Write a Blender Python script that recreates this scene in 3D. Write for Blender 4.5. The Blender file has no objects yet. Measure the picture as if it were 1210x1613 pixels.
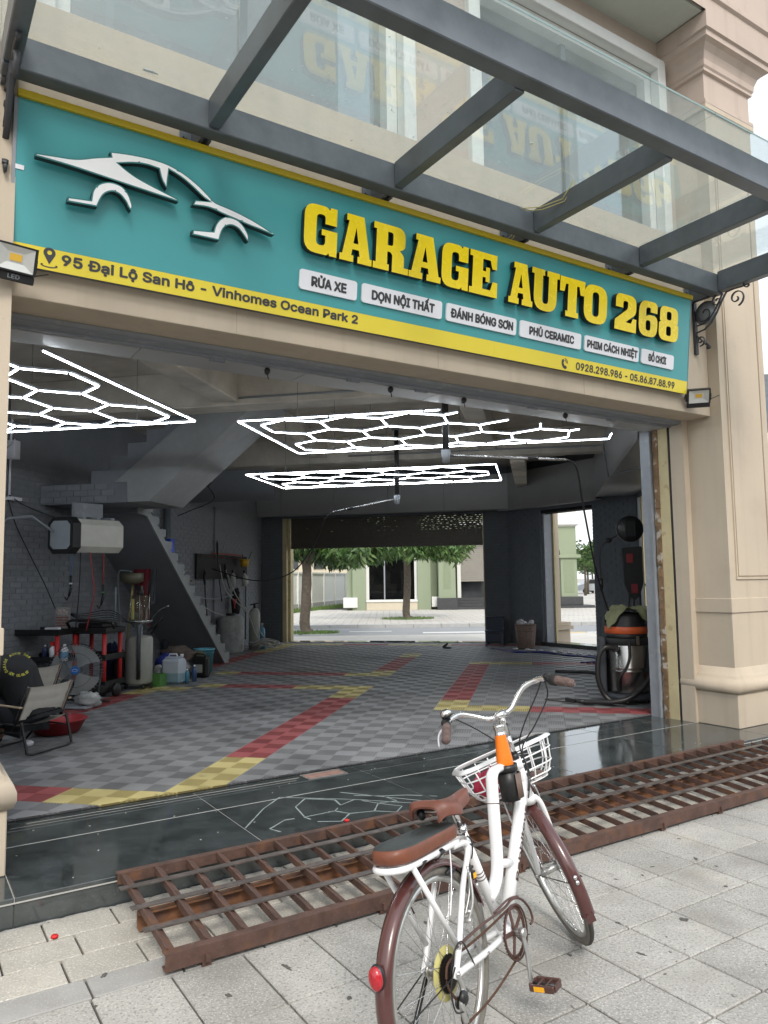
import bpy, bmesh, math, random
from mathutils import Vector, Matrix
random.seed(7)
sc = bpy.context.scene
COL = sc.collection
R = math.radians

# ---------------------------------------------------------------- camera, world, sun, exposure
cam_d = bpy.data.cameras.new('camera')
cam = bpy.data.objects.new('camera', cam_d); COL.objects.link(cam)
cam_d.sensor_fit = 'VERTICAL'; cam_d.sensor_height = 36.0
cam_d.lens = 1189.5 / 1613 * 36.0
cam_d.clip_start = 0.05; cam_d.clip_end = 2000
_p, _r = R(5.132), R(-0.745)
_fw = Vector((0, math.cos(_p), math.sin(_p))); _ri = Vector((1, 0, 0)); _up = Vector((0, -math.sin(_p), math.cos(_p)))
_r2 = _ri * math.cos(_r) + _up * math.sin(_r); _u2 = _up * math.cos(_r) - _ri * math.sin(_r)
_m = Matrix((_r2, _u2, -_fw)).transposed().to_4x4(); _m.translation = (0, 0, 1.6)
cam.matrix_world = _m
sc.camera = cam

SUN_EL, SUN_AZ = R(44), R(166)          # azimuth measured clockwise from +Y
w = bpy.data.worlds.new('World'); sc.world = w; w.use_nodes = True
nt = w.node_tree; nt.nodes.clear()
sky = nt.nodes.new('ShaderNodeTexSky'); sky.sky_type = 'NISHITA'; sky.sun_disc = False
sky.sun_elevation = SUN_EL; sky.sun_rotation = SUN_AZ; sky.dust_density = 4; sky.air_density = 1.2
b1 = nt.nodes.new('ShaderNodeBackground'); b1.inputs['Strength'].default_value = 0.06
b2 = nt.nodes.new('ShaderNodeBackground'); b2.inputs['Strength'].default_value = 0.95
b2.inputs['Color'].default_value = (0.93, 0.97, 1.0, 1)
ad = nt.nodes.new('ShaderNodeAddShader'); ow = nt.nodes.new('ShaderNodeOutputWorld')
nt.links.new(sky.outputs[0], b1.inputs['Color']); nt.links.new(b1.outputs[0], ad.inputs[0])
nt.links.new(b2.outputs[0], ad.inputs[1]); nt.links.new(ad.outputs[0], ow.inputs['Surface'])
sd = bpy.data.lights.new('sun', 'SUN'); sd.energy = 1.3; sd.angle = R(16); sd.color = (1.0, 0.96, 0.9)
so = bpy.data.objects.new('sun', sd); COL.objects.link(so)
_d = Vector((math.sin(SUN_AZ) * math.cos(SUN_EL), math.cos(SUN_AZ) * math.cos(SUN_EL), math.sin(SUN_EL)))
so.rotation_euler = _d.to_track_quat('Z', 'Y').to_euler(); so.location = _d * 40
sc.view_settings.view_transform = 'Standard'; sc.view_settings.look = 'None'
sc.view_settings.exposure = 0.38; sc.view_settings.gamma = 1.0; sc.view_settings.use_curve_mapping = False
sc.render.engine = 'CYCLES'
sc.cycles.use_denoising = True; sc.cycles.max_bounces = 7; sc.cycles.diffuse_bounces = 4
sc.cycles.transparent_max_bounces = 16; sc.cycles.sample_clamp_indirect = 4.0
sc.cycles.caustics_reflective = False; sc.cycles.caustics_refractive = False

# ---------------------------------------------------------------- frames of reference (metres)
# W: x right, y ahead of the camera.  F: x along the shop front, y into the shop.  G: the garage's own grid.
FR = {'W': (0.0, Vector((0, 0, 0))), 'F': (R(32.743), Vector((-1.918, 3.946, 0))), 'G': (R(-11.25), Vector((0, 0, 0)))}
def toW(fr, p):
    a, o = FR[fr]; c, s = math.cos(a), math.sin(a)
    return Vector((o.x + c * p[0] - s * p[1], o.y + s * p[0] + c * p[1], p[2]))
def fromW(fr, p):
    a, o = FR[fr]; c, s = math.cos(a), math.sin(a); x, y = p[0] - o.x, p[1] - o.y
    return Vector((c * x + s * y, -s * x + c * y, p[2]))
def F2G(u, n, z=0): return fromW('G', toW('F', (u, n, z)))
def G2F(a, b, z=0): return fromW('F', toW('G', (a, b, z)))

# ---------------------------------------------------------------- mesh builder
class MB:
    def __init__(s): s.v = []; s.f = []; s.m = []; s.sm = []; s.mi = 0; s.smooth = False
    def add(s, vs, fs, smooth=None):
        o = len(s.v); s.v += [tuple(p) for p in vs]
        for f in fs:
            s.f.append([i + o for i in f]); s.m.append(s.mi); s.sm.append(s.smooth if smooth is None else smooth)
        return s
    def box(s, x0, x1, y0, y1, z0, z1):
        vs = [(x, y, z) for z in (z0, z1) for y in (y0, y1) for x in (x0, x1)]
        return s.add(vs, [(0, 2, 3, 1), (4, 5, 7, 6), (0, 1, 5, 4), (2, 6, 7, 3), (0, 4, 6, 2), (1, 3, 7, 5)], False)
    def bbox(s, x0, x1, y0, y1, z0, z1, b=.005):      # chamfered box
        X, Y, Z = (x0, x1), (y0, y1), (z0, z1)
        bm = bmesh.new(); bmesh.ops.create_cube(bm, size=1)
        for v in bm.verts: v.co = ((x0 + x1) / 2 + v.co.x * (x1 - x0), (y0 + y1) / 2 + v.co.y * (y1 - y0), (z0 + z1) / 2 + v.co.z * (z1 - z0))
        bmesh.ops.bevel(bm, geom=bm.edges[:], offset=b, segments=1, affect='EDGES')
        bm.verts.index_update(); s.add([v.co for v in bm.verts], [[v.index for v in f.verts] for f in bm.faces], False); bm.free(); return s
    def obox(s, c, ax, ay, az):                      # oriented box: centre and three half-vectors
        c, ax, ay, az = map(Vector, (c, ax, ay, az))
        vs = [c + ax * i + ay * j + az * k for k in (-1, 1) for j in (-1, 1) for i in (-1, 1)]
        return s.add(vs, [(0, 2, 3, 1), (4, 5, 7, 6), (0, 1, 5, 4), (2, 6, 7, 3), (0, 4, 6, 2), (1, 3, 7, 5)], False)
    def bar(s, p, q, w, h, up=(0, 0, 1)):            # rectangular bar p -> q
        p, q, up = Vector(p), Vector(q), Vector(up); d = (q - p); n = d.normalized()
        sd_ = n.cross(up).normalized(); u2 = sd_.cross(n)
        return s.obox((p + q) / 2, d / 2, sd_ * w / 2, u2 * h / 2)
    def cyl(s, p, q, r0, r1=None, n=12, caps=True, smooth=True):
        r1 = r0 if r1 is None else r1
        p, q = Vector(p), Vector(q); d = (q - p).normalized()
        a = d.orthogonal().normalized(); b = d.cross(a)
        vs = []
        for c, r in ((p, r0), (q, r1)):
            for i in range(n):
                t = 2 * math.pi * i / n; vs.append(c + (a * math.cos(t) + b * math.sin(t)) * r)
        s.add(vs, [(i, (i + 1) % n, n + (i + 1) % n, n + i) for i in range(n)], smooth)
        if caps:
            o = len(s.v) - 2 * n
            for fc in (list(range(n))[::-1], list(range(n, 2 * n))):
                s.f.append([o + i for i in fc]); s.m.append(s.mi); s.sm.append(False)
        return s
    def tube(s, pts, r, n=8, closed=False, smooth=True, caps=True, flat=None):
        pts = [Vector(p) for p in pts]; N = len(pts)
        rs = r if isinstance(r, (list, tuple)) else [r] * N
        prev = None; rings = []
        for i, p in enumerate(pts):
            if closed: d = pts[(i + 1) % N] - pts[i - 1]
            else: d = pts[min(i + 1, N - 1)] - pts[max(i - 1, 0)]
            d.normalize()
            if prev is None: a = d.orthogonal().normalized() if flat is None else (Vector(flat) - d * d.dot(Vector(flat))).normalized()
            else:
                a = (prev - d * prev.dot(d)) if flat is None else (Vector(flat) - d * d.dot(Vector(flat)))
                a = a.normalized() if a.length > 1e-6 else d.orthogonal().normalized()
            prev = a; b = d.cross(a)
            ra, rb = rs[i] if isinstance(rs[i], (tuple, list)) else (rs[i], rs[i])
            rings.append([p + a * (math.cos(2 * math.pi * k / n) * ra) + b * (math.sin(2 * math.pi * k / n) * rb) for k in range(n)])
        vs = [v for rg in rings for v in rg]; fs = []
        for i in range(N if closed else N - 1):
            j = (i + 1) % N
            for k in range(n): fs.append((i * n + k, i * n + (k + 1) % n, j * n + (k + 1) % n, j * n + k))
        if not closed and caps: fs += [tuple(range(n))[::-1], tuple((N - 1) * n + k for k in range(n))]
        return s.add(vs, fs, smooth)
    def lathe(s, prof, c=(0, 0, 0), n=24, axis='Z', smooth=True, a0=0, a1=2 * math.pi):
        full = abs(a1 - a0 - 2 * math.pi) < 1e-6; m = n if full else n + 1; vs = []
        for (r, z) in prof:
            for i in range(m):
                t = a0 + (a1 - a0) * i / n; x, y = r * math.cos(t), r * math.sin(t)
                q = (x, y, z) if axis == 'Z' else ((x, z, y) if axis == 'Y' else (z, x, y))
                vs.append((c[0] + q[0], c[1] + q[1], c[2] + q[2]))
        fs = []
        for j in range(len(prof) - 1):
            for i in range(n if full else n):
                i2 = (i + 1) % m
                fs.append((j * m + i, j * m + i2, (j + 1) * m + i2, (j + 1) * m + i))
        return s.add(vs, fs, smooth)
    def prism(s, poly, d0, d1, plane='XY', smooth=False):   # polygon extruded; plane XY->z, XZ->y, YZ->x
        def P(p, d): return (p[0], p[1], d) if plane == 'XY' else ((p[0], d, p[1]) if plane == 'XZ' else (d, p[0], p[1]))
        n = len(poly); vs = [P(p, d0) for p in poly] + [P(p, d1) for p in poly]
        return s.add(vs, [tuple(range(n))[::-1], tuple(range(n, 2 * n))] + [(i, (i + 1) % n, n + (i + 1) % n, n + i) for i in range(n)], smooth)
    def blob(s, c, rx, ry, rz, n=10, m=7, jit=0.0, rnd=None):
        vs = []; rnd = rnd or random
        for j in range(m + 1):
            ph = math.pi * j / m
            for i in range(n):
                t = 2 * math.pi * i / n; k = 1 + (rnd.uniform(-jit, jit) if 0 < j < m else 0)
                vs.append((c[0] + rx * k * math.sin(ph) * math.cos(t), c[1] + ry * k * math.sin(ph) * math.sin(t), c[2] + rz * k * math.cos(ph)))
        fs = [(j * n + i, (j + 1) * n + i, (j + 1) * n + (i + 1) % n, j * n + (i + 1) % n) for j in range(m) for i in range(n)]
        return s.add(vs, fs, True)
    def quad(s, a, b, c, d): return s.add([a, b, c, d], [(0, 1, 2, 3)], False)
    def xf(s, fn, start=0):
        for i in range(start, len(s.v)): s.v[i] = tuple(fn(Vector(s.v[i])))
        return s
    def mesh(s, name, mats, origin=(0, 0, 0)):
        me = bpy.data.meshes.new(name); o = origin
        me.from_pydata([(v[0] - o[0], v[1] - o[1], v[2] - o[2]) for v in s.v], [], s.f)
        for mt in (mats if isinstance(mats, (list, tuple)) else [mats]): me.materials.append(mt)
        me.polygons.foreach_set('material_index', s.m); me.polygons.foreach_set('use_smooth', s.sm)
        me.update(); return me

ORG = {}
def _tag(o, label=None, cat=None, group=None, kind=None):
    if label: o['label'] = label
    if cat: o['category'] = cat
    if group: o['group'] = group
    if kind: o['kind'] = kind
def thing(name, label, cat, fr='W', loc=(0, 0, 0), group=None, rot=None):
    o = bpy.data.objects.new(name, None); COL.objects.link(o); o.empty_display_size = .1
    o.location = toW(fr, loc); o.rotation_euler = (0, 0, FR[fr][0]) if rot is None else rot
    _tag(o, label, cat, group); ORG[o.name] = tuple(loc); return o
def part(name, mb, mats, parent, label=None, kind=None):
    org = ORG[parent.name]
    o = bpy.data.objects.new(name, mb if isinstance(mb, bpy.types.Mesh) else mb.mesh(name, mats, org)); COL.objects.link(o)
    o.parent = parent; ORG[o.name] = org; _tag(o, label, kind=kind); return o
def solo(name, mb, mats, label, cat, fr='W', loc=(0, 0, 0), group=None, kind=None):
    o = bpy.data.objects.new(name, mb.mesh(name, mats, loc)); COL.objects.link(o)
    o.location = toW(fr, loc); o.rotation_euler = (0, 0, FR[fr][0]); _tag(o, label, cat, group, kind); ORG[o.name] = tuple(loc); return o
def struct(name, mb, mats, fr='W', loc=(0, 0, 0), kind='structure'):
    if mb is None: o = bpy.data.objects.new(name, None)
    else: o = bpy.data.objects.new(name, mb.mesh(name, mats, loc))
    COL.objects.link(o); o.location = toW(fr, loc); o.rotation_euler = (0, 0, FR[fr][0]); o['kind'] = kind; ORG[o.name] = tuple(loc); return o
def piece(name, me, parent, loc=(0, 0, 0), rz=0, scale=None):
    o = bpy.data.objects.new(name, me); COL.objects.link(o); o.parent = parent; og = ORG[parent.name]
    o.location = (loc[0] - og[0], loc[1] - og[1], loc[2] - og[2])
    if rz: o.rotation_euler = (0, 0, rz)
    if scale: o.scale = scale
    return o
def kids(o): return [c for c in bpy.data.objects if c.parent == o]
def copy_tree(o, loc_w, rz, label=None, parent=None):
    c = o.copy(); COL.objects.link(c)
    if parent is None:
        c.location = loc_w; c.rotation_euler = (0, 0, rz)
        if label: c['label'] = label
    else: c.parent = parent
    for k in kids(o): copy_tree(k, None, 0, None, c)
    return c

# ---------------------------------------------------------------- materials
def mat(name, col, rough=.6, metal=0., var=0.06, scale=8., bump=0., bscale=60., spec=None, coat=0., rnd=0., speck=None, wear=None, det=6, streak=None, world=False):
    m = bpy.data.materials.new(name); m.use_nodes = True; t = m.node_tree; N = t.nodes; L = t.links
    b = N['Principled BSDF']; b.inputs['Roughness'].default_value = rough; b.inputs['Metallic'].default_value = metal
    if spec is not None: b.inputs['Specular IOR Level'].default_value = spec
    if coat: b.inputs['Coat Weight'].default_value = coat; b.inputs['Coat Roughness'].default_value = .12
    tc = N.new('ShaderNodeTexCoord'); out = None
    if world:                      # pattern fixed to the place, so that alike pieces do not repeat it
        class _W: outputs = {'Object': N.new('ShaderNodeNewGeometry').outputs['Position']}
        tc = _W
    col = tuple(col)
    nz = N.new('ShaderNodeTexNoise'); nz.inputs['Scale'].default_value = scale; nz.inputs['Detail'].default_value = det; nz.inputs['Roughness'].default_value = .65
    L.new(tc.outputs['Object'], nz.inputs['Vector'])
    rp = N.new('ShaderNodeMapRange'); rp.inputs[1].default_value = .3; rp.inputs[2].default_value = .7
    rp.inputs[3].default_value = 1 - var; rp.inputs[4].default_value = 1 + var
    L.new(nz.outputs['Fac'], rp.inputs[0])
    mx = N.new('ShaderNodeVectorMath'); mx.operation = 'SCALE'; mx.inputs[0].default_value = col[:3]
    L.new(rp.outputs[0], mx.inputs['Scale']); out = mx.outputs[0]
    if rnd:
        oi = N.new('ShaderNodeObjectInfo'); r2 = N.new('ShaderNodeMapRange'); r2.inputs[3].default_value = 1 - rnd; r2.inputs[4].default_value = 1 + rnd
        L.new(oi.outputs['Random'], r2.inputs[0]); m2 = N.new('ShaderNodeVectorMath'); m2.operation = 'SCALE'
        L.new(out, m2.inputs[0]); L.new(r2.outputs[0], m2.inputs['Scale']); out = m2.outputs[0]
    for sp in ([speck] if speck and not isinstance(speck, list) else (speck or [])):   # (colour, scale, lo, hi, amount)
        n2 = N.new('ShaderNodeTexNoise'); n2.inputs['Scale'].default_value = sp[1]; n2.inputs['Detail'].default_value = 3
        L.new(tc.outputs['Object'], n2.inputs['Vector'])
        r3 = N.new('ShaderNodeMapRange'); r3.inputs[1].default_value = sp[2]; r3.inputs[2].default_value = sp[3]; r3.inputs[4].default_value = sp[4]
        L.new(n2.outputs['Fac'], r3.inputs[0])
        m3 = N.new('ShaderNodeMix'); m3.data_type = 'RGBA'; L.new(r3.outputs[0], m3.inputs['Factor'])
        L.new(out, m3.inputs[6]); m3.inputs[7].default_value = (*sp[0], 1); out = m3.outputs[2]
    if streak:                     # run-off streaks: noise stretched along z  (colour, scale, amount)
        mp = N.new('ShaderNodeMapping'); mp.inputs['Scale'].default_value = (streak[1], streak[1], streak[1] * .06); L.new(tc.outputs['Object'], mp.inputs['Vector'])
        n4 = N.new('ShaderNodeTexNoise'); n4.inputs['Scale'].default_value = 1; n4.inputs['Detail'].default_value = 5; L.new(mp.outputs[0], n4.inputs['Vector'])
        r5 = N.new('ShaderNodeMapRange'); r5.inputs[1].default_value = .52; r5.inputs[2].default_value = .78; r5.inputs[4].default_value = streak[2]; L.new(n4.outputs['Fac'], r5.inputs[0])
        m5 = N.new('ShaderNodeMix'); m5.data_type = 'RGBA'; L.new(r5.outputs[0], m5.inputs['Factor']); L.new(out, m5.inputs[6]); m5.inputs[7].default_value = (*streak[0], 1); out = m5.outputs[2]
    L.new(out, b.inputs['Base Color'])
    rr = N.new('ShaderNodeMapRange'); rr.inputs[3].default_value = max(0, rough - .08); rr.inputs[4].default_value = min(1, rough + .1)
    L.new(nz.outputs['Fac'], rr.inputs[0]); L.new(rr.outputs[0], b.inputs['Roughness'])
    if bump:
        nb = N.new('ShaderNodeTexNoise'); nb.inputs['Scale'].default_value = bscale; nb.inputs['Detail'].default_value = 5
        L.new(tc.outputs['Object'], nb.inputs['Vector']); bp = N.new('ShaderNodeBump'); bp.inputs['Strength'].default_value = bump
        bp.inputs['Distance'].default_value = .01; L.new(nb.outputs['Fac'], bp.inputs['Height']); L.new(bp.outputs[0], b.inputs['Normal'])
    return m
def emis(name, col, st):
    m = bpy.data.materials.new(name); m.use_nodes = True; b = m.node_tree.nodes['Principled BSDF']
    b.inputs['Base Color'].default_value = (*col, 1); b.inputs['Emission Color'].default_value = (*col, 1); b.inputs['Emission Strength'].default_value = st; return m
def glassy(name, tint, refl=1.0, dirt_veil=.08, dcol=(.55, .6, .58), ior=1.5, rough=.02, opac=0.):
    m = bpy.data.materials.new(name); m.use_nodes = True; t = m.node_tree; N = t.nodes; L = t.links; N.clear()
    o = N.new('ShaderNodeOutputMaterial'); tr = N.new('ShaderNodeBsdfTransparent'); tr.inputs[0].default_value = (*tint, 1)
    gl = N.new('ShaderNodeBsdfGlossy'); gl.inputs['Roughness'].default_value = rough; gl.inputs[0].default_value = (refl, refl, refl, 1)
    fr = N.new('ShaderNodeFresnel'); ge = N.new('ShaderNodeNewGeometry'); mr = N.new('ShaderNodeMapRange')
    mr.inputs[3].default_value = ior; mr.inputs[4].default_value = 1 / ior; L.new(ge.outputs['Backfacing'], mr.inputs[0]); L.new(mr.outputs[0], fr.inputs[0])   # same reflectance on both faces of a pane
    m1 = N.new('ShaderNodeMixShader'); L.new(fr.outputs[0], m1.inputs[0]); L.new(tr.outputs[0], m1.inputs[1]); L.new(gl.outputs[0], m1.inputs[2])
    df = N.new('ShaderNodeBsdfDiffuse'); df.inputs[0].default_value = (*dcol, 1)
    tl = N.new('ShaderNodeBsdfTranslucent'); tl.inputs[0].default_value = (*dcol, 1)
    ms = N.new('ShaderNodeMixShader'); L.new(df.outputs[0], ms.inputs[1]); L.new(tl.outputs[0], ms.inputs[2])
    m2 = N.new('ShaderNodeMixShader')
    tc = N.new('ShaderNodeTexCoord'); nz = N.new('ShaderNodeTexNoise'); nz.inputs['Scale'].default_value = 2.2; nz.inputs['Detail'].default_value = 9; nz.inputs['Roughness'].default_value = .75
    L.new(tc.outputs['Object'], nz.inputs['Vector']); rp = N.new('ShaderNodeMapRange'); rp.inputs[1].default_value = .35; rp.inputs[2].default_value = .75
    rp.inputs[3].default_value = opac; rp.inputs[4].default_value = opac + dirt_veil * 2; L.new(nz.outputs['Fac'], rp.inputs[0])
    L.new(rp.outputs[0], m2.inputs[0]); L.new(m1.outputs[0], m2.inputs[1]); L.new(ms.outputs[0], m2.inputs[2]); L.new(m2.outputs[0], o.inputs[0]); return m

M = {}
M['beige'] = mat('beige_paint', (.52, .442, .345), .75, var=.05, scale=1.3, bump=.15, bscale=240, speck=[((.38, .31, .24), 2.2, .56, .80, .4), ((.30, .25, .20), 22, .70, .78, .35)], streak=((.36, .30, .23), 9, .35))
M['beige2'] = mat('beige_paint_upper', (.50, .41, .35), .75, var=.05, scale=1.1, bump=.12, bscale=240, speck=[((.36, .31, .26), 1.6, .56, .82, .4)], streak=((.34, .28, .23), 7, .4))
M['cream'] = mat('cream_strip_paint', (.55, .47, .28), .8, var=.1, scale=4, bump=.3, bscale=90, speck=[((.35, .25, .13), 9, .6, .7, .6)])
M['rawwood'] = mat('rough_brown_plaster', (.22, .14, .08), .9, var=.35, scale=7, bump=.7, bscale=60, speck=[((.5, .47, .42), 12, .56, .62, .8)])
M['jambgrey'] = mat('grey_shutter_guide', (.27, .29, .32), .55, metal=.1, var=.1, scale=5, speck=[((.42, .42, .42), 8, .6, .72, .5)])
M['whiteframe'] = mat('white_window_frame', (.72, .74, .73), .45, var=.04)
M['soffit'] = mat('pale_grey_green_soffit', (.52, .55, .50), .8, var=.04)
M['steel'] = mat('dark_grey_painted_steel', (.125, .143, .162), .42, metal=.2, var=.22, scale=3.5, bump=.05, speck=[((.16, .17, .18), 5, .6, .75, .5)])
M['steel_lo'] = mat('black_wrought_iron', (.06, .062, .068), .5, metal=.3, var=.15)
M['granite'] = mat('polished_black_granite', (.048, .057, .058), .07, world=True, var=.45, scale=5, spec=.9, speck=[((.10, .11, .11), 22, .58, .70, .35), ((.13, .135, .135), 1.9, .55, .8, .28), ((.16, .165, .165), 160, .66, .74, .5)], rnd=.12)
M['grout'] = mat('pale_grout', (.42, .42, .40), .85)
M['chalk'] = mat('chalk_line', (.23, .27, .27), .9)
M['mortar'] = mat('grey_mortar', (.30, .29, .27), .9, var=.25, scale=20, bump=.8, bscale=40)
M['slab'] = mat('granite_paving', (.385, .375, .348), .8, world=True, var=.2, scale=2.2, bump=.4, bscale=150, rnd=.10, speck=[((.66, .65, .61), 105, .54, .62, .5), ((.17, .17, .16), 80, .55, .64, .6), ((.21, .20, .175), 1.7, .50, .70, .6), ((.12, .115, .10), 6.5, .66, .76, .5), ((.50, .42, .30), 1.5, .6, .78, .4)])
M['slab2'] = mat('pale_paving', (.42, .40, .35), .85, world=True, var=.12, scale=4, bump=.3, bscale=120, rnd=.08, speck=[((.75, .74, .70), 110, .55, .64, .5), ((.33, .31, .27), 6, .58, .72, .5), ((.24, .235, .22), 100, .58, .66, .5)])
M['strip'] = mat('grey_border_stone', (.34, .335, .32), .8, world=True, var=.12, scale=5, bump=.2, bscale=120, rnd=.06, speck=[((.55, .55, .52), 110, .58, .66, .4), ((.2, .2, .19), 3, .6, .75, .4)])
M['joint'] = mat('dark_joint_sand', (.04, .037, .032), .95, var=.3, scale=30)
M['rust'] = mat('rusty_brown_steel', world=True, col=(.112, .064, .05), rough=.62, metal=.25, var=.3, scale=14, bump=.25, bscale=120, speck=[((.20, .09, .04), 9, .54, .70, .6), ((.045, .035, .033), 5, .55, .7, .6), ((.22, .17, .14), 38, .68, .76, .4)])
M['rustflat'] = mat('worn_flat_bar', (.115, .098, .09), .5, metal=.35, var=.35, scale=12, bump=.25, bscale=120, speck=[((.18, .16, .15), 16, .55, .68, .5), ((.20, .10, .05), 8, .6, .7, .5)])
M['rustor'] = mat('orange_primer_steel', (.21, .10, .05), .7, var=.3, scale=9, bump=.2, speck=[((.1, .06, .05), 8, .5, .62, .8)])
M['teal'] = mat('teal_sign_face', (.065, .345, .37), .33, var=.04, scale=.8, bump=.35, bscale=2.5)
M['yellow'] = mat('yellow_sign_vinyl', (.82, .66, .05), .38, var=.03, scale=1.5)
M['yellowtrim'] = mat('yellow_sign_trim', (.58, .43, .012), .45, var=.03)
M['letter'] = mat('yellow_letter_face', (.93, .70, .008), .25, var=.03, scale=12, bump=.3, bscale=5)
M['black'] = mat('black_plastic', (.014, .014, .015), .4, var=.1)
M['blackmat'] = mat('matt_black', (.02, .02, .021), .75, var=.15)
M['dktext'] = mat('dark_lettering', (.045, .045, .05), .5, var=.02)
M['white'] = mat('white_plastic', (.84, .84, .90), .35, var=.02)
M['logowhite'] = mat('white_acrylic', (.90, .90, .92), .3, var=.02)
M['tealdark'] = mat('teal_edge', (.03, .20, .20), .4, var=.04)
M['greybrick'] = mat('grey_painted_brick', (.235, .247, .27), .75, world=True, var=.12, scale=9, bump=.5, bscale=70, rnd=.1)
M['greywall'] = mat('grey_painted_wall', (.215, .23, .255), .75, world=True, var=.10, scale=2.2, bump=.2, bscale=50)
M['greywall2'] = mat('lighter_grey_concrete_paint', (.30, .31, .315), .8, var=.12, scale=3, bump=.2, bscale=40)
M['darkbrick'] = mat('dark_grey_brick', (.12, .135, .152), .7, var=.12, scale=6, bump=.4, bscale=60, rnd=.1)
M['concrete'] = mat('raw_concrete', (.55, .51, .44), .9, var=.22, scale=1.6, bump=.4, bscale=25, speck=[((.14, .13, .11), 1.2, .52, .75, .6)])
M['panel'] = mat('grey_aluminium_panel', (.42, .43, .44), .36, metal=.1, var=.06, scale=1.2)
M['shutter'] = mat('dark_roller_shutter', (.085, .075, .06), .5, metal=.3, var=.1)
M['led'] = emis('led_tube_light', (.88, .95, 1.0), 20.0)
M['tgrey'] = mat('grey_floor_tile', (.225, .23, .24), .5, var=.16, scale=1.2, rnd=.08, world=True, speck=[((.06, .06, .062), 1.1, .50, .72, .6), ((.36, .36, .35), 5, .62, .76, .25), ((.05, .05, .05), 9, .66, .74, .5)])
M['tred'] = mat('red_floor_tile', (.30, .072, .077), .5, var=.14, scale=1.2, rnd=.08, world=True, speck=[((.09, .035, .035), 1.1, .50, .72, .6), ((.07, .04, .04), 9, .64, .74, .5)])
M['tyel'] = mat('yellow_floor_tile', (.52, .45, .20), .5, var=.14, scale=1.2, rnd=.08, world=True, speck=[((.17, .14, .06), 1.1, .50, .72, .6), ((.12, .1, .06), 9, .64, .74, .5)])
M['trib'] = mat('grey_tile_ribs', (.178, .182, .19), .7, var=.16, scale=1.2, rnd=.08, world=True, speck=[((.05, .05, .052), 1.1, .50, .72, .6)])  # tile grey darkened to imitate the shade in the rib gaps
M['tbase'] = mat('tile_grid_base', (.015, .016, .017), .9)
# ---------------------------------------------------------------- pavement in front of the shop (F frame)
base = MB(); base.box(-14, 22, -14, 1.0, -.3, -.02)
pv = struct('pavement', base, M['joint'], 'F')
rnd = random.Random(3)
def slab_mesh(w, d, material, n=6):
    out = []
    for k in range(n):
        b = MB(); e = .004
        b.bbox(-w / 2 + .0043, w / 2 - .0043, -d / 2 + .0043, d / 2 - .0043, -.025, 0, e)
        out.append(b.mesh('paving_slab', material))
    return out
def row(n0, n1, w, off, u0, u1, meshes, name='paving_slab'):
    k = math.floor((u0 - off) / w)
    while off + k * w < u1:
        o = piece(name, rnd.choice(meshes), pv, (off + (k + .5) * w, (n0 + n1) / 2, rnd.uniform(-.0015, .0015)), rz=math.pi * rnd.choice((0, 1)))
        k += 1
PW = .3125
small = slab_mesh(.315, .2175, M['slab2']); brd = slab_mesh(.36, .175, M['strip']); big1 = slab_mesh(PW, .4575, M['slab']); big = slab_mesh(PW, .3175, M['slab'])
row(-.53, -.3125, .315, .11, -1.2, 7.4, small); row(-.7475, -.53, .315, .22, -1.2, 7.4, small); row(-.965, -.7475, .315, .125, -1.2, 7.4, small)
row(-1.14, -.965, .36, .18, -1.2, 7.4, brd, 'border_slab')
row(-1.5975, -1.14, PW, .48, -1.5, 8.2, big1)
for j in range(4): row(-1.5975 - .3175 * (j + 1), -1.5975 - .3175 * j, PW, .48, -.6, 5.6 - j * .5, big)
far = MB()   # the rest of the pavement, out of the picture or too small to pick apart
for j in range(30):
    n1 = -1.5975 - .3175 * j
    for k in range(-34, 50):
        u = .48 + k * PW
        if j < 4 and -1.3 < u < 5.9 - j * .5: continue
        if n1 < -9: continue
        far.box(u + .003, u + PW - .003, n1 - .3175 + .003, n1 - .003, -.02, 0)
part('paving_slab_field', far, M['slab'], pv, kind='stuff')
# scattered marks, crumbs, caps
mor = MB(); rr = random.Random(5)
for i in range(160):
    u = -1 + i * .05; w0 = rr.uniform(.006, .028)
    mor.blob((u + rr.uniform(-.02, .02), -.318 - w0 / 2, .0), rr.uniform(.03, .07), w0 * rr.uniform(.25, 1), rr.uniform(.002, .007), 9, 4, .45, rr)
part('mortar_edge', mor, M['mortar'], pv, kind='stuff')
cr = MB()
for i in range(70):
    u, n = rr.uniform(-.5, 6), rr.uniform(-2.6, -.4)
    s = rr.uniform(.003, .009); cr.blob((u, n, .003), s, s * rr.uniform(.5, 1.4), .003, 6, 4, .3, rr)
solo('pavement_crumbs', cr, M['mortar'], 'tiny mortar crumbs and grit scattered on the pavement', 'grit', 'F', kind='stuff')
M['stain'] = mat('dark_stain', (.10, .095, .085), .8, var=.3, scale=60)
st = MB()
for (px, py, sx, sy) in [(rr.uniform(-.2, 5), rr.uniform(-2.9, -1.2), rr.uniform(.01, .035), rr.uniform(.008, .02)) for _ in range(26)] + [(3.35, -1.56, .05, .02), (2.63, -2.0, .04, .03), (2.2, -2.1, .05, .015), (.62, -1.42, .03, .02), (1.62, -1.35, .04, .02), (2.35, -1.85, .03, .02), (3.1, -2.3, .05, .012), (.25, -.99, .04, .02), (.9, -1.35, .07, .02), (3.05, -1.5, .03, .01), (1.0, -1.7, .03, .02)]:
    sx *= .5; sy *= .5; n = 15; ang = rr.uniform(0, 3); pts = []
    for k in range(n):
        t = 2 * math.pi * k / n; q = rr.uniform(.6, 1.25); x, y = sx * q * math.cos(t), sy * q * math.sin(t)
        pts.append((px + x * math.cos(ang) - y * math.sin(ang), py + x * math.sin(ang) + y * math.cos(ang)))
    st.prism(pts, .0012, .0028)
part('dark_spots', st, M['stain'], pv, kind='stuff')

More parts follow.
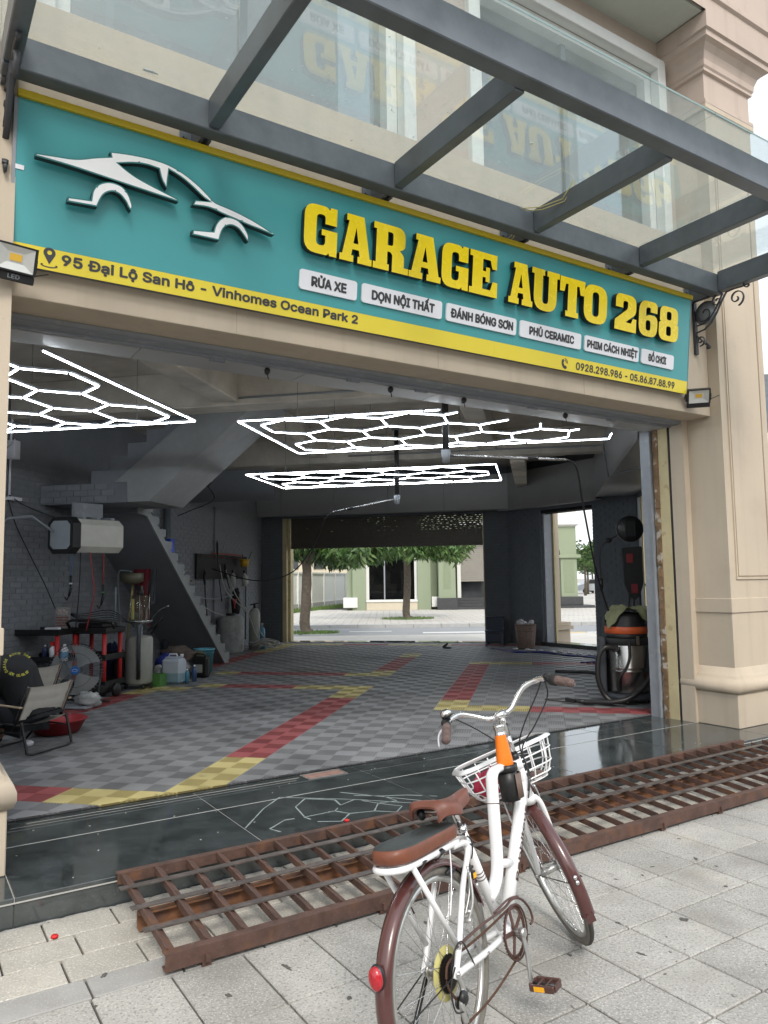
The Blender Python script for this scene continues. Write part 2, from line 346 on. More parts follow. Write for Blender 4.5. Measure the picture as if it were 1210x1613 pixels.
# ---------------------------------------------------------------- black granite platform with step
pf = struct('granite_step', MB().box(-1.6, 8.3, -.30, 1.25, -.05, .112), M['mortar'], 'F')
joints = [-1.6, -.006, 1.268, 2.54, 3.81, 5.08, 6.23, 8.3]
for (n0, n1) in ((-.317, .452), (.462, .745), (.748, .945)):
    for i in range(len(joints) - 1):
        b = MB(); b.bbox(joints[i] + .0018, joints[i + 1] - .0018, n0, n1 - .002, .112, .14, .003); part('granite_slab', b, M['granite'], pf)
b = MB()
for i in range(len(joints) - 1): b = MB().bbox(joints[i] + .0015, joints[i + 1] - .0015, -.309, -.2995, -.02, .1115, .002); part('granite_riser', b, M['granite'], pf)
g = MB(); g.box(-1.6, 8.3, .4515, .4615, .12, .1385); g.box(-1.6, 8.3, -.318, -.3105, .1125, .1195)
part('grout_line', g, M['grout'], pf)
g = MB()
for j in joints[1:-1]: g.box(j - .0013, j + .0013, -.315, .94, .12, .1375)
part('grout_joint', g, M['grout'], pf)
g = MB(); g.box(.2, 2.05, .855, .861, .1402, .1412); g.box(.1, 2.0, .80, .803, .1402, .1410)
part('scored_line', g, M['grout'], pf)
# drain hatch
hb = MB(); hb.box(2.09, 2.40, .765, .90, .139, .1415); part('hatch_bed', hb, mat('pinkish_sealant', (.27, .16, .13), .8, var=.3, scale=20, bump=.4), pf)
hb = MB()
for q in ((2.08, 2.41, .757, .767), (2.08, 2.41, .898, .908), (2.08, 2.09, .767, .898), (2.40, 2.41, .767, .898)): hb.box(*q, .1405, .146)
part('hatch_frame', hb, mat('steel_edge', (.35, .34, .33), .4, metal=.7), pf)
# chalk hexagons drawn on the granite
ch = MB(); rr = random.Random(9)
def chalk(p, q, w=.012): ch.bar((p[0], p[1], .1409), (q[0], q[1], .1409), w, .0012)
def hexa(cx, cy, rx, ry, a):
    P = [(cx + rx * math.cos(a + k * math.pi / 3), cy + ry * math.sin(a + k * math.pi / 3)) for k in range(6)]
    for k in range(6): chalk(P[k], P[(k + 1) % 6], .009)
LINES = [[(1.273, .003), (1.52, .30), (1.715, .475), (2.1, .14), (2.42, -.20)], [(1.388, -.094), (1.531, .007), (1.655, -.01), (1.684, -.135), (1.807, -.213), (1.924, -.109), (1.874, -.009), (1.655, -.01)], [(1.662, .003), (1.706, .214), (1.838, .343), (1.991, .203), (1.966, .08), (1.874, -.009)],
 [(1.966, .08), (2.102, .135), (2.188, -.027), (2.08, -.154), (1.924, -.109)], [(2.188, -.027), (2.28, -.171), (2.182, -.254), (2.08, -.154)], [(1.388, -.094), (1.419, -.179)], [(2.11, .34), (2.472, -.168)], [(2.15, .22), (2.30, .10), (2.32, -.05), (2.188, -.027)], [(2.30, .10), (2.45, .02), (2.6, -.12)]]
for l in LINES:
    for p, q in zip(l, l[1:]):
        n_ = max(2, int(math.dist(p, q) / .05))
        for k in range(n_):
            a_ = [p[i] + (q[i] - p[i]) * k / n_ for i in (0, 1)]; b_ = [p[i] + (q[i] - p[i]) * (k + 1) / n_ for i in (0, 1)]
            if rr.random() < .93: chalk(a_, b_, rr.uniform(.006, .012))
part('chalk_hexagon_drawing', ch, M['chalk'], pf)
db = MB()
for i in range(45):
    u, n = rr.uniform(-.4, 6), rr.uniform(-.28, .9); s = rr.uniform(.003, .008); db.blob((u, n, .142), s, s * .7, .002, 6, 3, .3, rr)
solo('granite_debris', db, M['grout'], 'tiny pale crumbs scattered on the black granite', 'grit', 'F', kind='stuff')
for (u, n, z, c, lb) in ((1.83, -.235, .147, 'redcap', 'small red bottle cap lying on the black granite by the steel ramp'), (.14, -.515, .006, 'redcap', 'small red bottle cap lying on the pavement left of the steel ramp'), (3.55, -.98, .006, 'bluecap', 'small blue bottle cap lying on the pavement under the steel ramp')):
    if c not in M: M[c] = mat(c, (.6, .02, .02) if c == 'redcap' else (.02, .16, .5), .4)
    b = MB().lathe([(0, .006), (.014, .006), (.016, .003), (.016, -.006), (.013, -.006), (.013, .002), (0, .002)], (u, n, z), 14); solo('bottle_cap', b, M[c], lb, 'bottle cap', 'F', (u, n, z), None)

# ---------------------------------------------------------------- steel drive-over ramp
rp = thing('steel_ramp', 'long rusty brown steel grate ramp leaning on the granite step', 'ramp', 'F', (3.1, -.75, 0))
U0, U1 = .455, 6.55
def zr(n): return .158 + (n + .335) / (-.815) * (-.068) * -1 if False else .158 - (-.335 - n) / .815 * .072
def rail(n, w, h, name, m, u0=U0, u1=U1, dz=0):
    b = MB(); z = zr(n) + dz; b.box(u0, u1, n - w / 2, n + w / 2, z - h, z); part(name, b, m, rp)
b = MB(); z = zr(-.34); b.box(U0, 5.78, -.345, -.339, z - .05, z); b.box(U0, 5.78, -.339, -.30, z - .006, z); part('back_rail', b, M['rust'], rp)
b = MB(); z = zr(-1.15); b.box(U0, U1, -1.152, -1.146, .02, z); b.box(U0, U1, -1.146, -1.10, z - .006, z); b.box(U0, U1, -1.146, -1.10, .02, .026); part('front_rail', b, M['rust'], rp)
k = 0; u = U0 + .03
while u < U1:
    b = MB(); n0, n1 = -1.105, (-.345 if u < 5.78 else -.42)
    p, q = Vector((u, n0, zr(n0) - .012)), Vector((u, n1, zr(n1) - .012))
    # angle iron: a sloped flange and an upright flange
    b.bar(p + Vector((-.012, 0, 0)), q + Vector((-.012, 0, 0)), .006, .034)
    b.obox((p + q) / 2 + Vector((.006, 0, .004)), (.019, 0, -.009), (q - p) / 2, (.0015, 0, .0025))
    part('cross_angle', b, M['rust'], rp); u += .1655; k += 1
for n, ue in ((-.505, 5.80), (-.715, 6.1), (-.925, 6.4)):
    b = MB(); rj = random.Random(int(-n * 1000)); z = zr(n) + .004
    us = [U0 - .03, 1.9, 3.7, ue]
    for i in range(3): b.box(us[i] + .001, us[i + 1] - .001, n - .021, n + .021, z - .004, z + rj.uniform(.001, .003))
    part('flat_bar', b, M['rustflat'], rp)
b = MB(); b.box(.47, 6.0, -.66, -.652, .012, .088); b.box(.47, 6.0, -.70, -.66, .012, .02); b.box(.47, 6.0, -.70, -.66, .080, .088); part('support_channel', b, M['rustor'], rp)
for u in (.62, 1.5, 2.4, 3.6, 4.2, 4.9, 5.6):
    b = MB(); b.box(u, u + .02, -1.166, -1.153, .02, .05); b.box(u - .01, u + .03, -1.152, -1.1, .0, .02); part('rail_lug', b, M['rust'], rp)
# ---------------------------------------------------------------- the shop building (F frame)
bl = thing('garage_building', 'beige corner building with a wide open garage bay under a glass canopy', 'building', 'F', (3.1, .6, 0))
def P_(name, mb, m, label=None, kind=None): return part(name, mb, m, bl, label, kind)
def pillar(u0, u1, side):
    # shaft, plinth, torus, panel, band, capital
    s = thing_part = None
    b = MB(); b.box(u0, u1, .05, .95, .55, 6.42); sh = P_('pillar', b, M['beige'])
    b = MB(); b.bbox(u0 - .05, u1 + .05, 0, 1.0, .14, .46, .006); part('plinth', b, M['beige'], sh)
    # torus with fillets, following the rectangle
    prof = [(.02, .46), (.05, .462), (.075, .478), (.088, .51), (.088, .55), (.075, .585), (.05, .602), (.035, .606), (.035, .625), (.02, .64), (.006, .70), (.0, .705)]
    b = MB(); ring = []
    for (e, z) in prof: ring.append([(u0 - e, .05 - e, z), (u1 + e, .05 - e, z), (u1 + e, .95, z), (u0 - e, .95, z)])
    vs = [v for r_ in ring for v in r_]
    b.add(vs, [(j * 4 + i, j * 4 + (i + 1) % 4, (j + 1) * 4 + (i + 1) % 4, (j + 1) * 4 + i) for j in range(len(ring) - 1) for i in range(4)], True)
    o = part('base_moulding', b, M['beige'], sh)
    for nm_, z0, z1, e in (('band', 1.235, 1.375, .014), ('band', 6.40, 6.46, .03)):
        b = MB(); b.bbox(u0 - e, u1 + e, .05 - e, .95, z0, z1, .004); part(nm_, b, M['beige'], sh)
    # recessed panel drawn by a raised frame
    b = MB(); a0, a1, z0, z1, t, n = u0 + .10, u1 - .10, 1.56, 6.15, .016, .05
    for q in ((a0, a1, z0, z0 + t), (a0, a1, z1 - t, z1), (a0, a0 + t, z0 + t, z1 - t), (a1 - t, a1, z0 + t, z1 - t)): b.box(q[0], q[1], n - .014, n + .001, q[2], q[3])
    b.box(a0 + .035, a1 - .035, n - .012, n + .001, z0 + .035, z1 - .035)
    part('panel', b, M['beige'], sh)
    # capital
    prof = [(.03, 6.46), (.03, 6.50), (.0, 6.52), (.0, 6.80), (.03, 6.81), (.03, 6.84), (.045, 6.86), (.05, 6.92), (.075, 6.99), (.12, 7.04), (.165, 7.06), (.165, 7.12), (.19, 7.13), (.19, 7.27), (.19, 7.3)]
    b = MB(); ring = [[(u0 - e, .05 - e, z), (u1 + e, .05 - e, z), (u1 + e, .95, z), (u0 - e, .95, z)] for (e, z) in prof]
    vs = [v for r_ in ring for v in r_]
    b.add(vs, [(j * 4 + i, j * 4 + (i + 1) % 4, (j + 1) * 4 + (i + 1) % 4, (j + 1) * 4 + i) for j in range(len(ring) - 1) for i in range(4)], False)
    part('capital', b, M['beige2'], sh)
pillar(6.32, 7.12, 1); pillar(-.92, -.06, -1)
# lintel box carrying the sign, reveals
b = MB(); b.bbox(-.058, 6.318, .17, .95, 3.20, 4.985, .004); P_('lintel', b, M['beige'])
M['jl'] = mat('lintel_joint_paint', (.40, .34, .27), .8)  # darker beige for the narrow joint lines on the lintel
for u in (1.27, 2.9, 4.5): P_('lintel_joint', MB().box(u - .002, u + .002, .1685, .171, 3.2, 3.42), M['jl'])
b = MB(); b.box(6.24, 6.318, .44, .95, .14, 3.199); P_('jamb_pilaster', b, M['beige'])
b = MB(); b.box(6.2365, 6.24, .443, .60, .14, 3.19); P_('jamb_edge', b, M['beige'])
b = MB(); b.box(6.226, 6.2395, .625, .74, .14, 3.16); P_('cream_strip', b, M['cream'])
b = MB(); b.box(6.232, 6.2395, .602, .623, .14, 3.17); P_('dark_seal', b, M['blackmat'])
b = MB(); rr = random.Random(4)
for i in range(46):
    z = .14 + i * .066; b.box(6.215 + rr.uniform(-.006, .008), 6.238, .742, .80 + rr.uniform(-.008, .012), z, z + .066)
P_('broken_plaster_edge', b, M['rawwood'])
b = MB(); b.box(6.20, 6.24, .82, .95, .14, 3.16); b.box(6.19, 6.2, .82, .84, .14, 3.16); P_('shutter_guide', b, M['jambgrey'])
b = MB(); b.box(-.058, -.03, .45, .95, .14, 3.199); P_('jamb_pilaster', b, M['beige'])
# head: rolling door slot, guide rails, light-grey soffit panels over the threshold
b = MB(); b.box(-.05, 6.235, .47, .56, 3.165, 3.197); P_('door_head_rail', b, M['jambgrey'])
b = MB(); b.box(-.05, 6.235, .575, .60, 3.15, 3.19); b.box(-.05, 6.235, .455, .463, 3.17, 3.197); P_('door_slot_trim', b, M['jambgrey'])
b = MB(); b.box(-.05, 6.235, .60, .625, 3.175, 3.197); P_('door_slot', b, M['blackmat'])
edges = [-.05, .78, 2.0, 3.25, 4.5, 5.6, 6.235]
for i in range(6):
    b = MB(); b.bbox(edges[i] + .003, edges[i + 1] - .003, .63, .885, 3.15, 3.17, .002); P_('soffit_panel', b, M['panel'])
# clips and bolts along the head
b = MB()
for u in (1.25, 2.35, 3.0, 4.25, 5.3): b.box(u, u + .11, .60, .628, 3.135, 3.15); b.box(u + .03, u + .05, .59, .60, 3.13, 3.16)
P_('door_clip', b, M['jambgrey'])
b = MB()
for u in (1.68, 2.75, 3.5, 4.72): b.blob((u, .61, 3.12), .022, .03, .028, 8, 5); b.cyl((u, .61, 3.12), (u + .01, .61, 3.06), .004, n=5)
P_('door_stop', b, M['black'])
# upper wall with two big windows
b = MB()
W1, W2, ZB, ZT = (.15, 2.80), (3.58, 6.08), 5.02, 6.98
for q in ((-.92, 7.1, .45, .95, 4.985, ZB), (-.92, W1[0], .45, .95, ZB, ZT), (W1[1], W2[0], .45, .95, ZB, ZT), (W2[1], 7.1, .45, .95, ZB, ZT), (-.92, 7.1, .45, .95, ZT, 9.2)): b.box(*q)
P_('upper_wall', b, M['beige2'])
M['wglass'] = glassy('window_glass', (.45, .5, .52), refl=.95, dirt_veil=.05, dcol=(.3, .34, .36), ior=2.6)
M['roomback'] = mat('lightened_room_backdrop', (.34, .39, .41), .9, var=.4, scale=1.2)  # grey-blue backdrop, lightened to stand in for sky reflected in the panes
for (a, c) in (W1, W2):
    wf = P_('window', MB().box(a + .12, c - .12, .60, .612, ZB + .03, ZT - .12), M['wglass'])
    b = MB()
    for q in ((a - .1, a + .02, ZB, ZT + .1), (c - .02, c + .1, ZB, ZT + .1), (a + .02, c - .02, ZT - .02, ZT + .1)): b.bbox(q[0], q[1], .39, .50, q[2], q[3], .006)
    for q in ((a + .021, a + .12, ZB, ZT - .021), (c - .12, c - .021, ZB, ZT - .021), (a + .12, c - .12, ZT - .12, ZT - .021)): b.box(q[0], q[1], .5, .62, q[2], q[3])
    part('window_frame', b, M['whiteframe'], wf)
    b = MB(); b.box((a + c) / 2 - .03, (a + c) / 2 + .03, .575, .599, ZB + .03, ZT - .12); b.box(a + .12, c - .12, .575, .599, ZB, ZB + .03); part('mullion', b, M['steel'], wf)
    b = MB(); b.box(a - .05, c + .05, 1.6, 1.62, ZB - .3, ZT + .4); b.box(a + .5, a + .9, 1.0, 1.3, ZB - .3, ZT); part('room_behind', b, M['roomback'], wf)
# entablature above
b = MB(); b.box(-2, 6.12, -.10, .45, 7.30, 7.34); P_('balcony_soffit', b, M['soffit'])
prof = [(-.14, 7.30), (-.14, 7.44), (-.17, 7.46), (-.17, 7.52), (-.11, 7.54), (-.11, 8.35), (-.16, 8.38), (-.22, 8.5), (-.22, 8.62), (-.1, 8.64), (-.1, 9.2), (.95, 9.2), (.95, 7.345), (-.1, 7.345)]
b = MB(); b.prism([(n, z) for n, z in prof], -2.0, 7.36, 'YZ'); P_('entablature', b, M['beige2'])
b = MB(); b.box(-12, -.93, .35, .95, 0, 9.2); b.box(7.13, 7.2, .3, .95, 0, 9.2); P_('side_wall', b, M['beige2'])
b = MB(); b.box(-2.6, -1.25, .33, .35, 3.4, 4.3); P_('louvre_panel', b, M['steel'])

# ---------------------------------------------------------------- sign board, tilted forward at the top
SB, ST = Vector((0, .10, 3.36)), Vector((0, 0, 4.29)); SV = (ST - SB).normalized(); SN = Vector((0, -SV.z, SV.y))   # SN: towards the street
SLEN = (ST - SB).length
def sp(u, s, o=0.0): return SB + Vector((u, 0, 0)) + SV * s + SN * o
sg = thing('sign_board', 'long teal and yellow garage sign board with raised yellow letters above the bay', 'sign', 'F', (2.9, .10, 3.36))
def sbox(b, u0, u1, s0, s1, o0, o1):
    c = sp((u0 + u1) / 2, (s0 + s1) / 2, (o0 + o1) / 2); return b.obox(c, (u1 - u0, 0, 0) and Vector(((u1 - u0) / 2, 0, 0)), SV * (s1 - s0) / 2, SN * (o1 - o0) / 2)
UL, UR = -.062, 5.85
b = MB(); sbox(b, UL, UR, -.0, SLEN, -.06, -.004); part('backing_box', b, M['steel'], sg)
b = MB(); sbox(b, UL, UR, .118, SLEN - .028, -.003, 0); part('teal_face', b, M['teal'], sg)
b = MB(); sbox(b, UL, 3.40, -.005, .117, -.003, .0005); sbox(b, 3.401, UR, -.005, .117, -.003, .0005); part('yellow_strip', b, M['yellow'], sg)
b = MB(); sbox(b, UL - .004, UR + .004, SLEN - .027, SLEN + .012, -.06, .022); part('yellow_trim', b, M['yellowtrim'], sg)
b = MB(); sbox(b, UL - .02, UL - .001, 0, SLEN - .03, -.06, .004); part('end_cap', b, M['jambgrey'], sg); b = MB(); sbox(b, UR + .001, UR + .01, 0, SLEN - .03, -.06, .003); part('end_cap', b, M['jambgrey'], sg)

def rpoly(pts, seg=5):
    out = []; n = len(pts)
    for i in range(n):
        p = Vector(pts[i][:2]); r = pts[i][2] if len(pts[i]) > 2 else 0
        if r <= 0: out.append(p); continue
        a = Vector(pts[i - 1][:2]) - p; c = Vector(pts[(i + 1) % n][:2]) - p; r = min(r, a.length * .5, c.length * .5)
        p0, p1 = p + a.normalized() * r, p + c.normalized() * r
        for k in range(seg + 1):
            t = k / seg; out.append(p0 * (1 - t) ** 2 + p * 2 * t * (1 - t) + p1 * t * t)
    return out
def curve_mesh(loops, name, ex=0.0):
    cu = bpy.data.curves.new('c', 'CURVE'); cu.dimensions = '2D'; cu.fill_mode = 'BOTH'; cu.extrude = ex
    for lp in loops:
        s_ = cu.splines.new('POLY'); s_.points.add(len(lp) - 1); s_.use_cyclic_u = True
        for i, p in enumerate(lp): s_.points[i].co = (p[0], p[1], 0, 1)
    ob = bpy.data.objects.new('c', cu); me = bpy.data.meshes.new_from_object(ob); bpy.data.objects.remove(ob); me.name = name; return me
def me2mb(me, b, fn, mi=0):
    b.mi = mi; b.add([fn(v.co) for v in me.vertices], [list(p.vertices) for p in me.polygons], False); return b
G_ = {
 'G': (.80, [[(0, 0, .32), (.56, 0, .18), (.60, .06), (.62, 0), (.80, 0), (.80, .52), (.42, .52), (.42, .40), (.51, .40), (.51, .18, .1), (.29, .18, .1), (.29, .82, .1), (.50, .82, .08), (.50, .64), (.78, .64), (.78, 1), (.62, 1), (.60, .94), (.52, 1, .2), (0, 1, .32)]]),
 'A': (.90, [[(0, 0), (.38, 0), (.38, .14), (.32, .14), (.345, .27), (.53, .27), (.555, .14), (.50, .14), (.50, 0), (.90, 0), (.90, .14), (.84, .14), (.645, 1), (.17, 1), (.17, .86), (.235, .86), (.07, .14), (0, .14)], [(.365, .40), (.51, .40), (.438, .74)]]),
 'R': (.92, [[(0, 0), (.41, 0), (.41, .14), (.36, .14), (.36, .42), (.44, .42, .04), (.49, .36, .02), (.49, 0), (.92, 0), (.92, .14), (.80, .14), (.80, .40, .1), (.68, .49, .02), (.82, .56, .12), (.82, 1, .26), (0, 1), (0, .86), (.07, .86), (.07, .14), (0, .14)], [(.36, .56), (.50, .56, .06), (.50, .85, .06), (.36, .85)]]),
 'E': (.80, [[(0, 0), (.80, 0), (.80, .36), (.66, .36), (.60, .15), (.37, .15), (.37, .43), (.46, .43), (.46, .33), (.57, .33), (.57, .67), (.46, .67), (.46, .57), (.37, .57), (.37, .85), (.58, .85), (.64, .66), (.77, .66), (.77, 1), (0, 1), (0, .86), (.08, .86), (.08, .14), (0, .14)]]),
 'U': (.94, [[(0, 1), (.43, 1), (.43, .86), (.37, .86), (.37, .18, .1), (.57, .18, .1), (.57, .86), (.51, .86), (.51, 1), (.94, 1), (.94, .86), (.86, .86), (.86, 0, .34), (.08, 0, .34), (.08, .86), (0, .86)]]),
 'T': (.86, [[(.21, 0), (.65, 0), (.65, .14), (.58, .14), (.58, .83), (.66, .83), (.71, .62), (.86, .62), (.86, 1), (0, 1), (0, .62), (.15, .62), (.20, .83), (.28, .83), (.28, .14), (.21, .14)]]),
 'O': (.84, [[(0, 0, .34), (.84, 0, .34), (.84, 1, .34), (0, 1, .34)], [(.30, .18, .12), (.54, .18, .12), (.54, .82, .12), (.30, .82, .12)]]),
 '2': (.82, [[(0, 0), (.82, 0), (.82, .38), (.68, .38), (.62, .24), (.40, .24, .05), (.80, .52, .12), (.80, 1, .32), (.02, 1, .32), (.02, .62), (.30, .62), (.30, .82, .06), (.48, .82, .06), (.48, .62, .08), (0, .26, .05)]]),
 '6': (.80, [[(0, 0, .32), (.80, 0, .32), (.80, .62, .24), (.42, .62, .1), (.30, .56), (.30, .82, .08), (.49, .82, .06), (.49, .70), (.78, .70), (.78, 1, .30), (0, 1, .34)], [(.30, .17, .09), (.50, .17, .09), (.50, .46, .09), (.30, .46, .09)]]),
 '8': (.82, [[(0, 0, .28), (.82, 0, .28), (.82, .50, .18), (.74, .53, .02), (.79, .56, .18), (.79, 1, .30), (.03, 1, .30), (.03, .56, .18), (.08, .53, .02), (0, .50, .18)], [(.31, .15, .08), (.51, .15, .08), (.51, .43, .08), (.31, .43, .08)], [(.31, .61, .08), (.51, .61, .08), (.51, .86, .08), (.31, .86, .08)]])}
for ch_, u0, u1, s0, s1 in (('G', 1.664, 1.915, .44, .765), ('A', 1.938, 2.196, .44, .765), ('R', 2.206, 2.506, .44, .765), ('A', 2.512, 2.80, .44, .765), ('G', 2.806, 3.06, .435, .765), ('E', 3.072, 3.352, .435, .765),
                            ('A', 3.472, 3.758, .435, .765), ('U', 3.715, 4.025, .43, .765), ('T', 4.033, 4.33, .435, .76), ('O', 4.322, 4.61, .43, .76), ('2', 4.715, 5.0, .432, .755), ('6', 5.033, 5.293, .432, .755), ('8', 5.315, 5.597, .437, .755)):
    wd, loops = G_[ch_]
    me = curve_mesh([rpoly(l) for l in loops], 'l', .5)
    if ch_ == 'A' and u0 > 3.4: u1 = 3.73
    f = lambda p: sp(u0 + p.x / wd * (u1 - u0), s0 + p.y * (s1 - s0), .012 + (p.z + .5) * .05)
    b = me2mb(me, MB(), f)
    for i, fc in enumerate(b.f):       # side walls of the channel letter are black, the face yellow
        zs = [((Vector(b.v[k]) - SB).dot(SN)) for k in fc]
        b.m[i] = 0 if min(zs) > .055 else 1
    o = part('letter', b, [M['letter'], M['black']], sg)
# car emblem
CAR = [
 [[(.025, .600), (.12, .612), (.237, .625), (.33, .665), (.42, .694), (.414, .722), (.511, .738), (.639, .750), (.753, .745), (.851, .715), (.942, .667), (1.005, .622), (1.041, .592), (1.183, .573), (1.313, .54), (1.40, .51), (1.453, .486), (1.43, .484), (1.36, .496), (1.272, .505), (1.19, .52), (1.101, .533), (1.018, .553), (.906, .540), (.921, .575), (1.015, .588), (.976, .60), (.914, .642), (.833, .688), (.755, .712), (.752, .665), (.746, .597), (.712, .640), (.694, .70), (.62, .706), (.55, .694), (.461, .667), (.55, .62), (.66, .59), (.815, .553), (.82, .537), (.394, .566), (.2, .58), (.026, .583)]],
 [[(.199, .405), (.322, .418), (.328, .481), (.361, .525), (.421, .553), (.493, .544), (.531, .503), (.555, .440), (.545, .412), (.528, .43), (.515, .456), (.477, .495), (.432, .50), (.389, .47), (.37, .427), (.358, .389), (.197, .378)]],
 [[(.915, .392), (1.045, .412), (1.053, .453), (1.082, .503), (1.133, .528), (1.196, .524), (1.24, .494), (1.278, .44), (1.276, .399), (1.26, .41), (1.243, .432), (1.198, .475), (1.145, .478), (1.108, .45), (1.092, .406), (1.084, .365), (.912, .361)]]]
def soften(lp):
    out = []; n = len(lp)
    for i in range(n):
        p0, p1, p2 = Vector(lp[i - 1]), Vector(lp[i]), Vector(lp[(i + 1) % n]); a = (p1 - p0).angle(p2 - p1)
        out.append((p1.x, p1.y, min((p1 - p0).length, (p2 - p1).length) * .5 if a < 1.0 else 0))
    return [tuple(p) for p in rpoly(out, 4)]
CAR = [[soften(l) for l in lps] for lps in CAR]
def inset(lp, d):
    n = len(lp); A_ = sum(lp[i][0] * lp[(i + 1) % n][1] - lp[(i + 1) % n][0] * lp[i][1] for i in range(n)); sg_ = 1 if A_ > 0 else -1; out = []
    for i in range(n):
        p0, p1, p2 = Vector(lp[i - 1]), Vector(lp[i]), Vector(lp[(i + 1) % n]); e1, e2 = (p1 - p0).normalized(), (p2 - p1).normalized()
        n1, n2 = Vector((-e1.y, e1.x)) * sg_, Vector((-e2.y, e2.x)) * sg_; m_ = (n1 + n2)
        m_ = m_.normalized() if m_.length > 1e-4 else n1
        out.append(p1 + m_ * min(d / max(.35, m_.dot(n1)), d * 1.8))
    return out
for loops in CAR:
    me = curve_mesh(loops, 'c', .5); b = me2mb(me, MB(), lambda p: sp(p.x, p.y, .018 + (p.z + .5) * .05))
    for i, fc in enumerate(b.f): b.m[i] = 0 if min((Vector(b.v[k]) - SB).dot(SN) for k in fc) > .06 else 1
    em = part('car_emblem', b, [M['tealdark'], M['black']], sg)
    me = curve_mesh([inset(l, .0075) for l in loops], 'c', 0); b = me2mb(me, MB(), lambda p: sp(p.x, p.y, .0695)); part('emblem_face', b, M['logowhite'], em)

import os
from mathutils.geometry import tessellate_polygon
FONT = None
try: FONT = bpy.data.fonts.load(os.path.join(bpy.utils.system_resource('DATAFILES'), 'fonts', 'Inter.woff2'))   # ships with Blender
except Exception: FONT = None
def _text(body):
    cu = bpy.data.curves.new('t', 'FONT'); cu.body = body; cu.size = 1; cu.resolution_u = 3
    if FONT: cu.font = FONT
    ob = bpy.data.objects.new('t', cu); COL.objects.link(ob); dg = bpy.context.evaluated_depsgraph_get(); c2 = ob.to_curve(dg)
    loops = []
    for s_ in c2.splines:
        pts = []; bp = s_.bezier_points; n = len(bp)
        for i in range(n):
            a, c = bp[i], bp[(i + 1) % n]; ch_v = c.co - a.co; straight = max(abs(ch_v.x * h.y - ch_v.y * h.x) for h in (a.handle_right - a.co, c.handle_left - a.co)) < 1e-5
            for k in range(1 if straight else 4):
                t = k / 4; q = a.co * (1 - t) ** 3 + a.handle_right * 3 * t * (1 - t) ** 2 + c.handle_left * 3 * t * t * (1 - t) + c.co * t ** 3; pts.append((q.x, q.y))
        if len(pts) > 2: loops.append(pts)
    ob.to_curve_clear(); bpy.data.objects.remove(ob)
    XG = [(.018, 0), (.203, .262), (.029, .509), (.104, .509), (.238, .312), (.374, .509), (.446, .509), (.272, .262), (.456, 0), (.382, 0), (.236, .210), (.091, 0)]
    for k, l in enumerate(loops):        # the font's X crosses itself: drawn afresh as one clean outline
        w_, h_ = max(p[0] for p in l) - min(p[0] for p in l), max(p[1] for p in l) - min(p[1] for p in l)
        if FONT and 'X' in body and abs(w_ - .438) < .004 and abs(h_ - .509) < .004: x0 = min(p[0] for p in l) - .018; loops[k] = [(x + x0, y) for x, y in XG]
    ar = lambda l: sum(l[i][0] * l[(i + 1) % len(l)][1] - l[(i + 1) % len(l)][0] * l[i][1] for i in range(len(l))) / 2
    if not loops: return curve_mesh([[(0, 0), (1e-4, 0), (0, 1e-4)]], 't')
    sg0 = math.copysign(1, ar(max(loops, key=lambda l: abs(ar(l))))); outs = [l for l in loops if ar(l) * sg0 > 0]; holes = [l for l in loops if ar(l) * sg0 < 0]
    def inside(p, l):
        r_ = False
        for i in range(len(l)):
            (x1, y1), (x2, y2) = l[i], l[i - 1]
            if (y1 > p[1]) != (y2 > p[1]) and p[0] < (x2 - x1) * (p[1] - y1) / (y2 - y1) + x1: r_ = not r_
        return r_
    mb = MB()         # every outline is filled on its own with the holes that lie in it, so that overlapping strokes of a glyph stay solid
    for k, o in enumerate(outs):
        hs = [h for h in holes if inside(h[0], o)]; allp = [o] + hs
        tri = tessellate_polygon([[Vector((x, y, 0)) for x, y in l] for l in allp]); mb.add([(x, y, (k % 3) * 2e-5) for l in allp for x, y in l], [list(t_) for t_ in tri], False)
    return mb.mesh('t', [])
CAPH = max(v.co.y for v in _text('H').vertices)
def text_mb(body, u0, u1, s0, cap, off, mb=None, fn=None, bold=.0):
    """flat lettering, thickened by a few copies shifted by a stroke's fraction, each a hair in front of the last"""
    me = _text(body); xs = [v.co.x for v in me.vertices]
    if not xs: return mb or MB()
    x0, x1 = min(xs), max(xs); d = bold * cap; sx = (u1 - u0 - 2 * d) / (x1 - x0); sy = (cap - 2 * d) / CAPH; mb = mb or MB()
    sh = [(0, 0)] if not bold else [(0, 0), (-1, 0), (1, 0), (0, 1), (0, -1), (.7, .7), (-.7, .7), (.7, -.7), (-.7, -.7)]
    fn = fn or (lambda x, y, e: sp(x, y, off + e))
    for i, (dx, dy) in enumerate(sh):
        me2mb(me, mb, lambda p: fn(u0 + d + dx * d + (p.x - x0) * sx, s0 + d + dy * d + p.y * sy, i * .00012 + p.z))
    return mb
b = text_mb('95 Đại Lộ San Hô - Vinhomes Ocean Park 2', .192, 2.142, .036, .062, .002, bold=.062); part('address_lettering', b, M['dktext'], sg)
b = text_mb('0928.298.986 - 05.86.87.88.99', 4.322, 5.66, .020, .066, .002, bold=.05); part('phone_lettering', b, M['dktext'], sg)
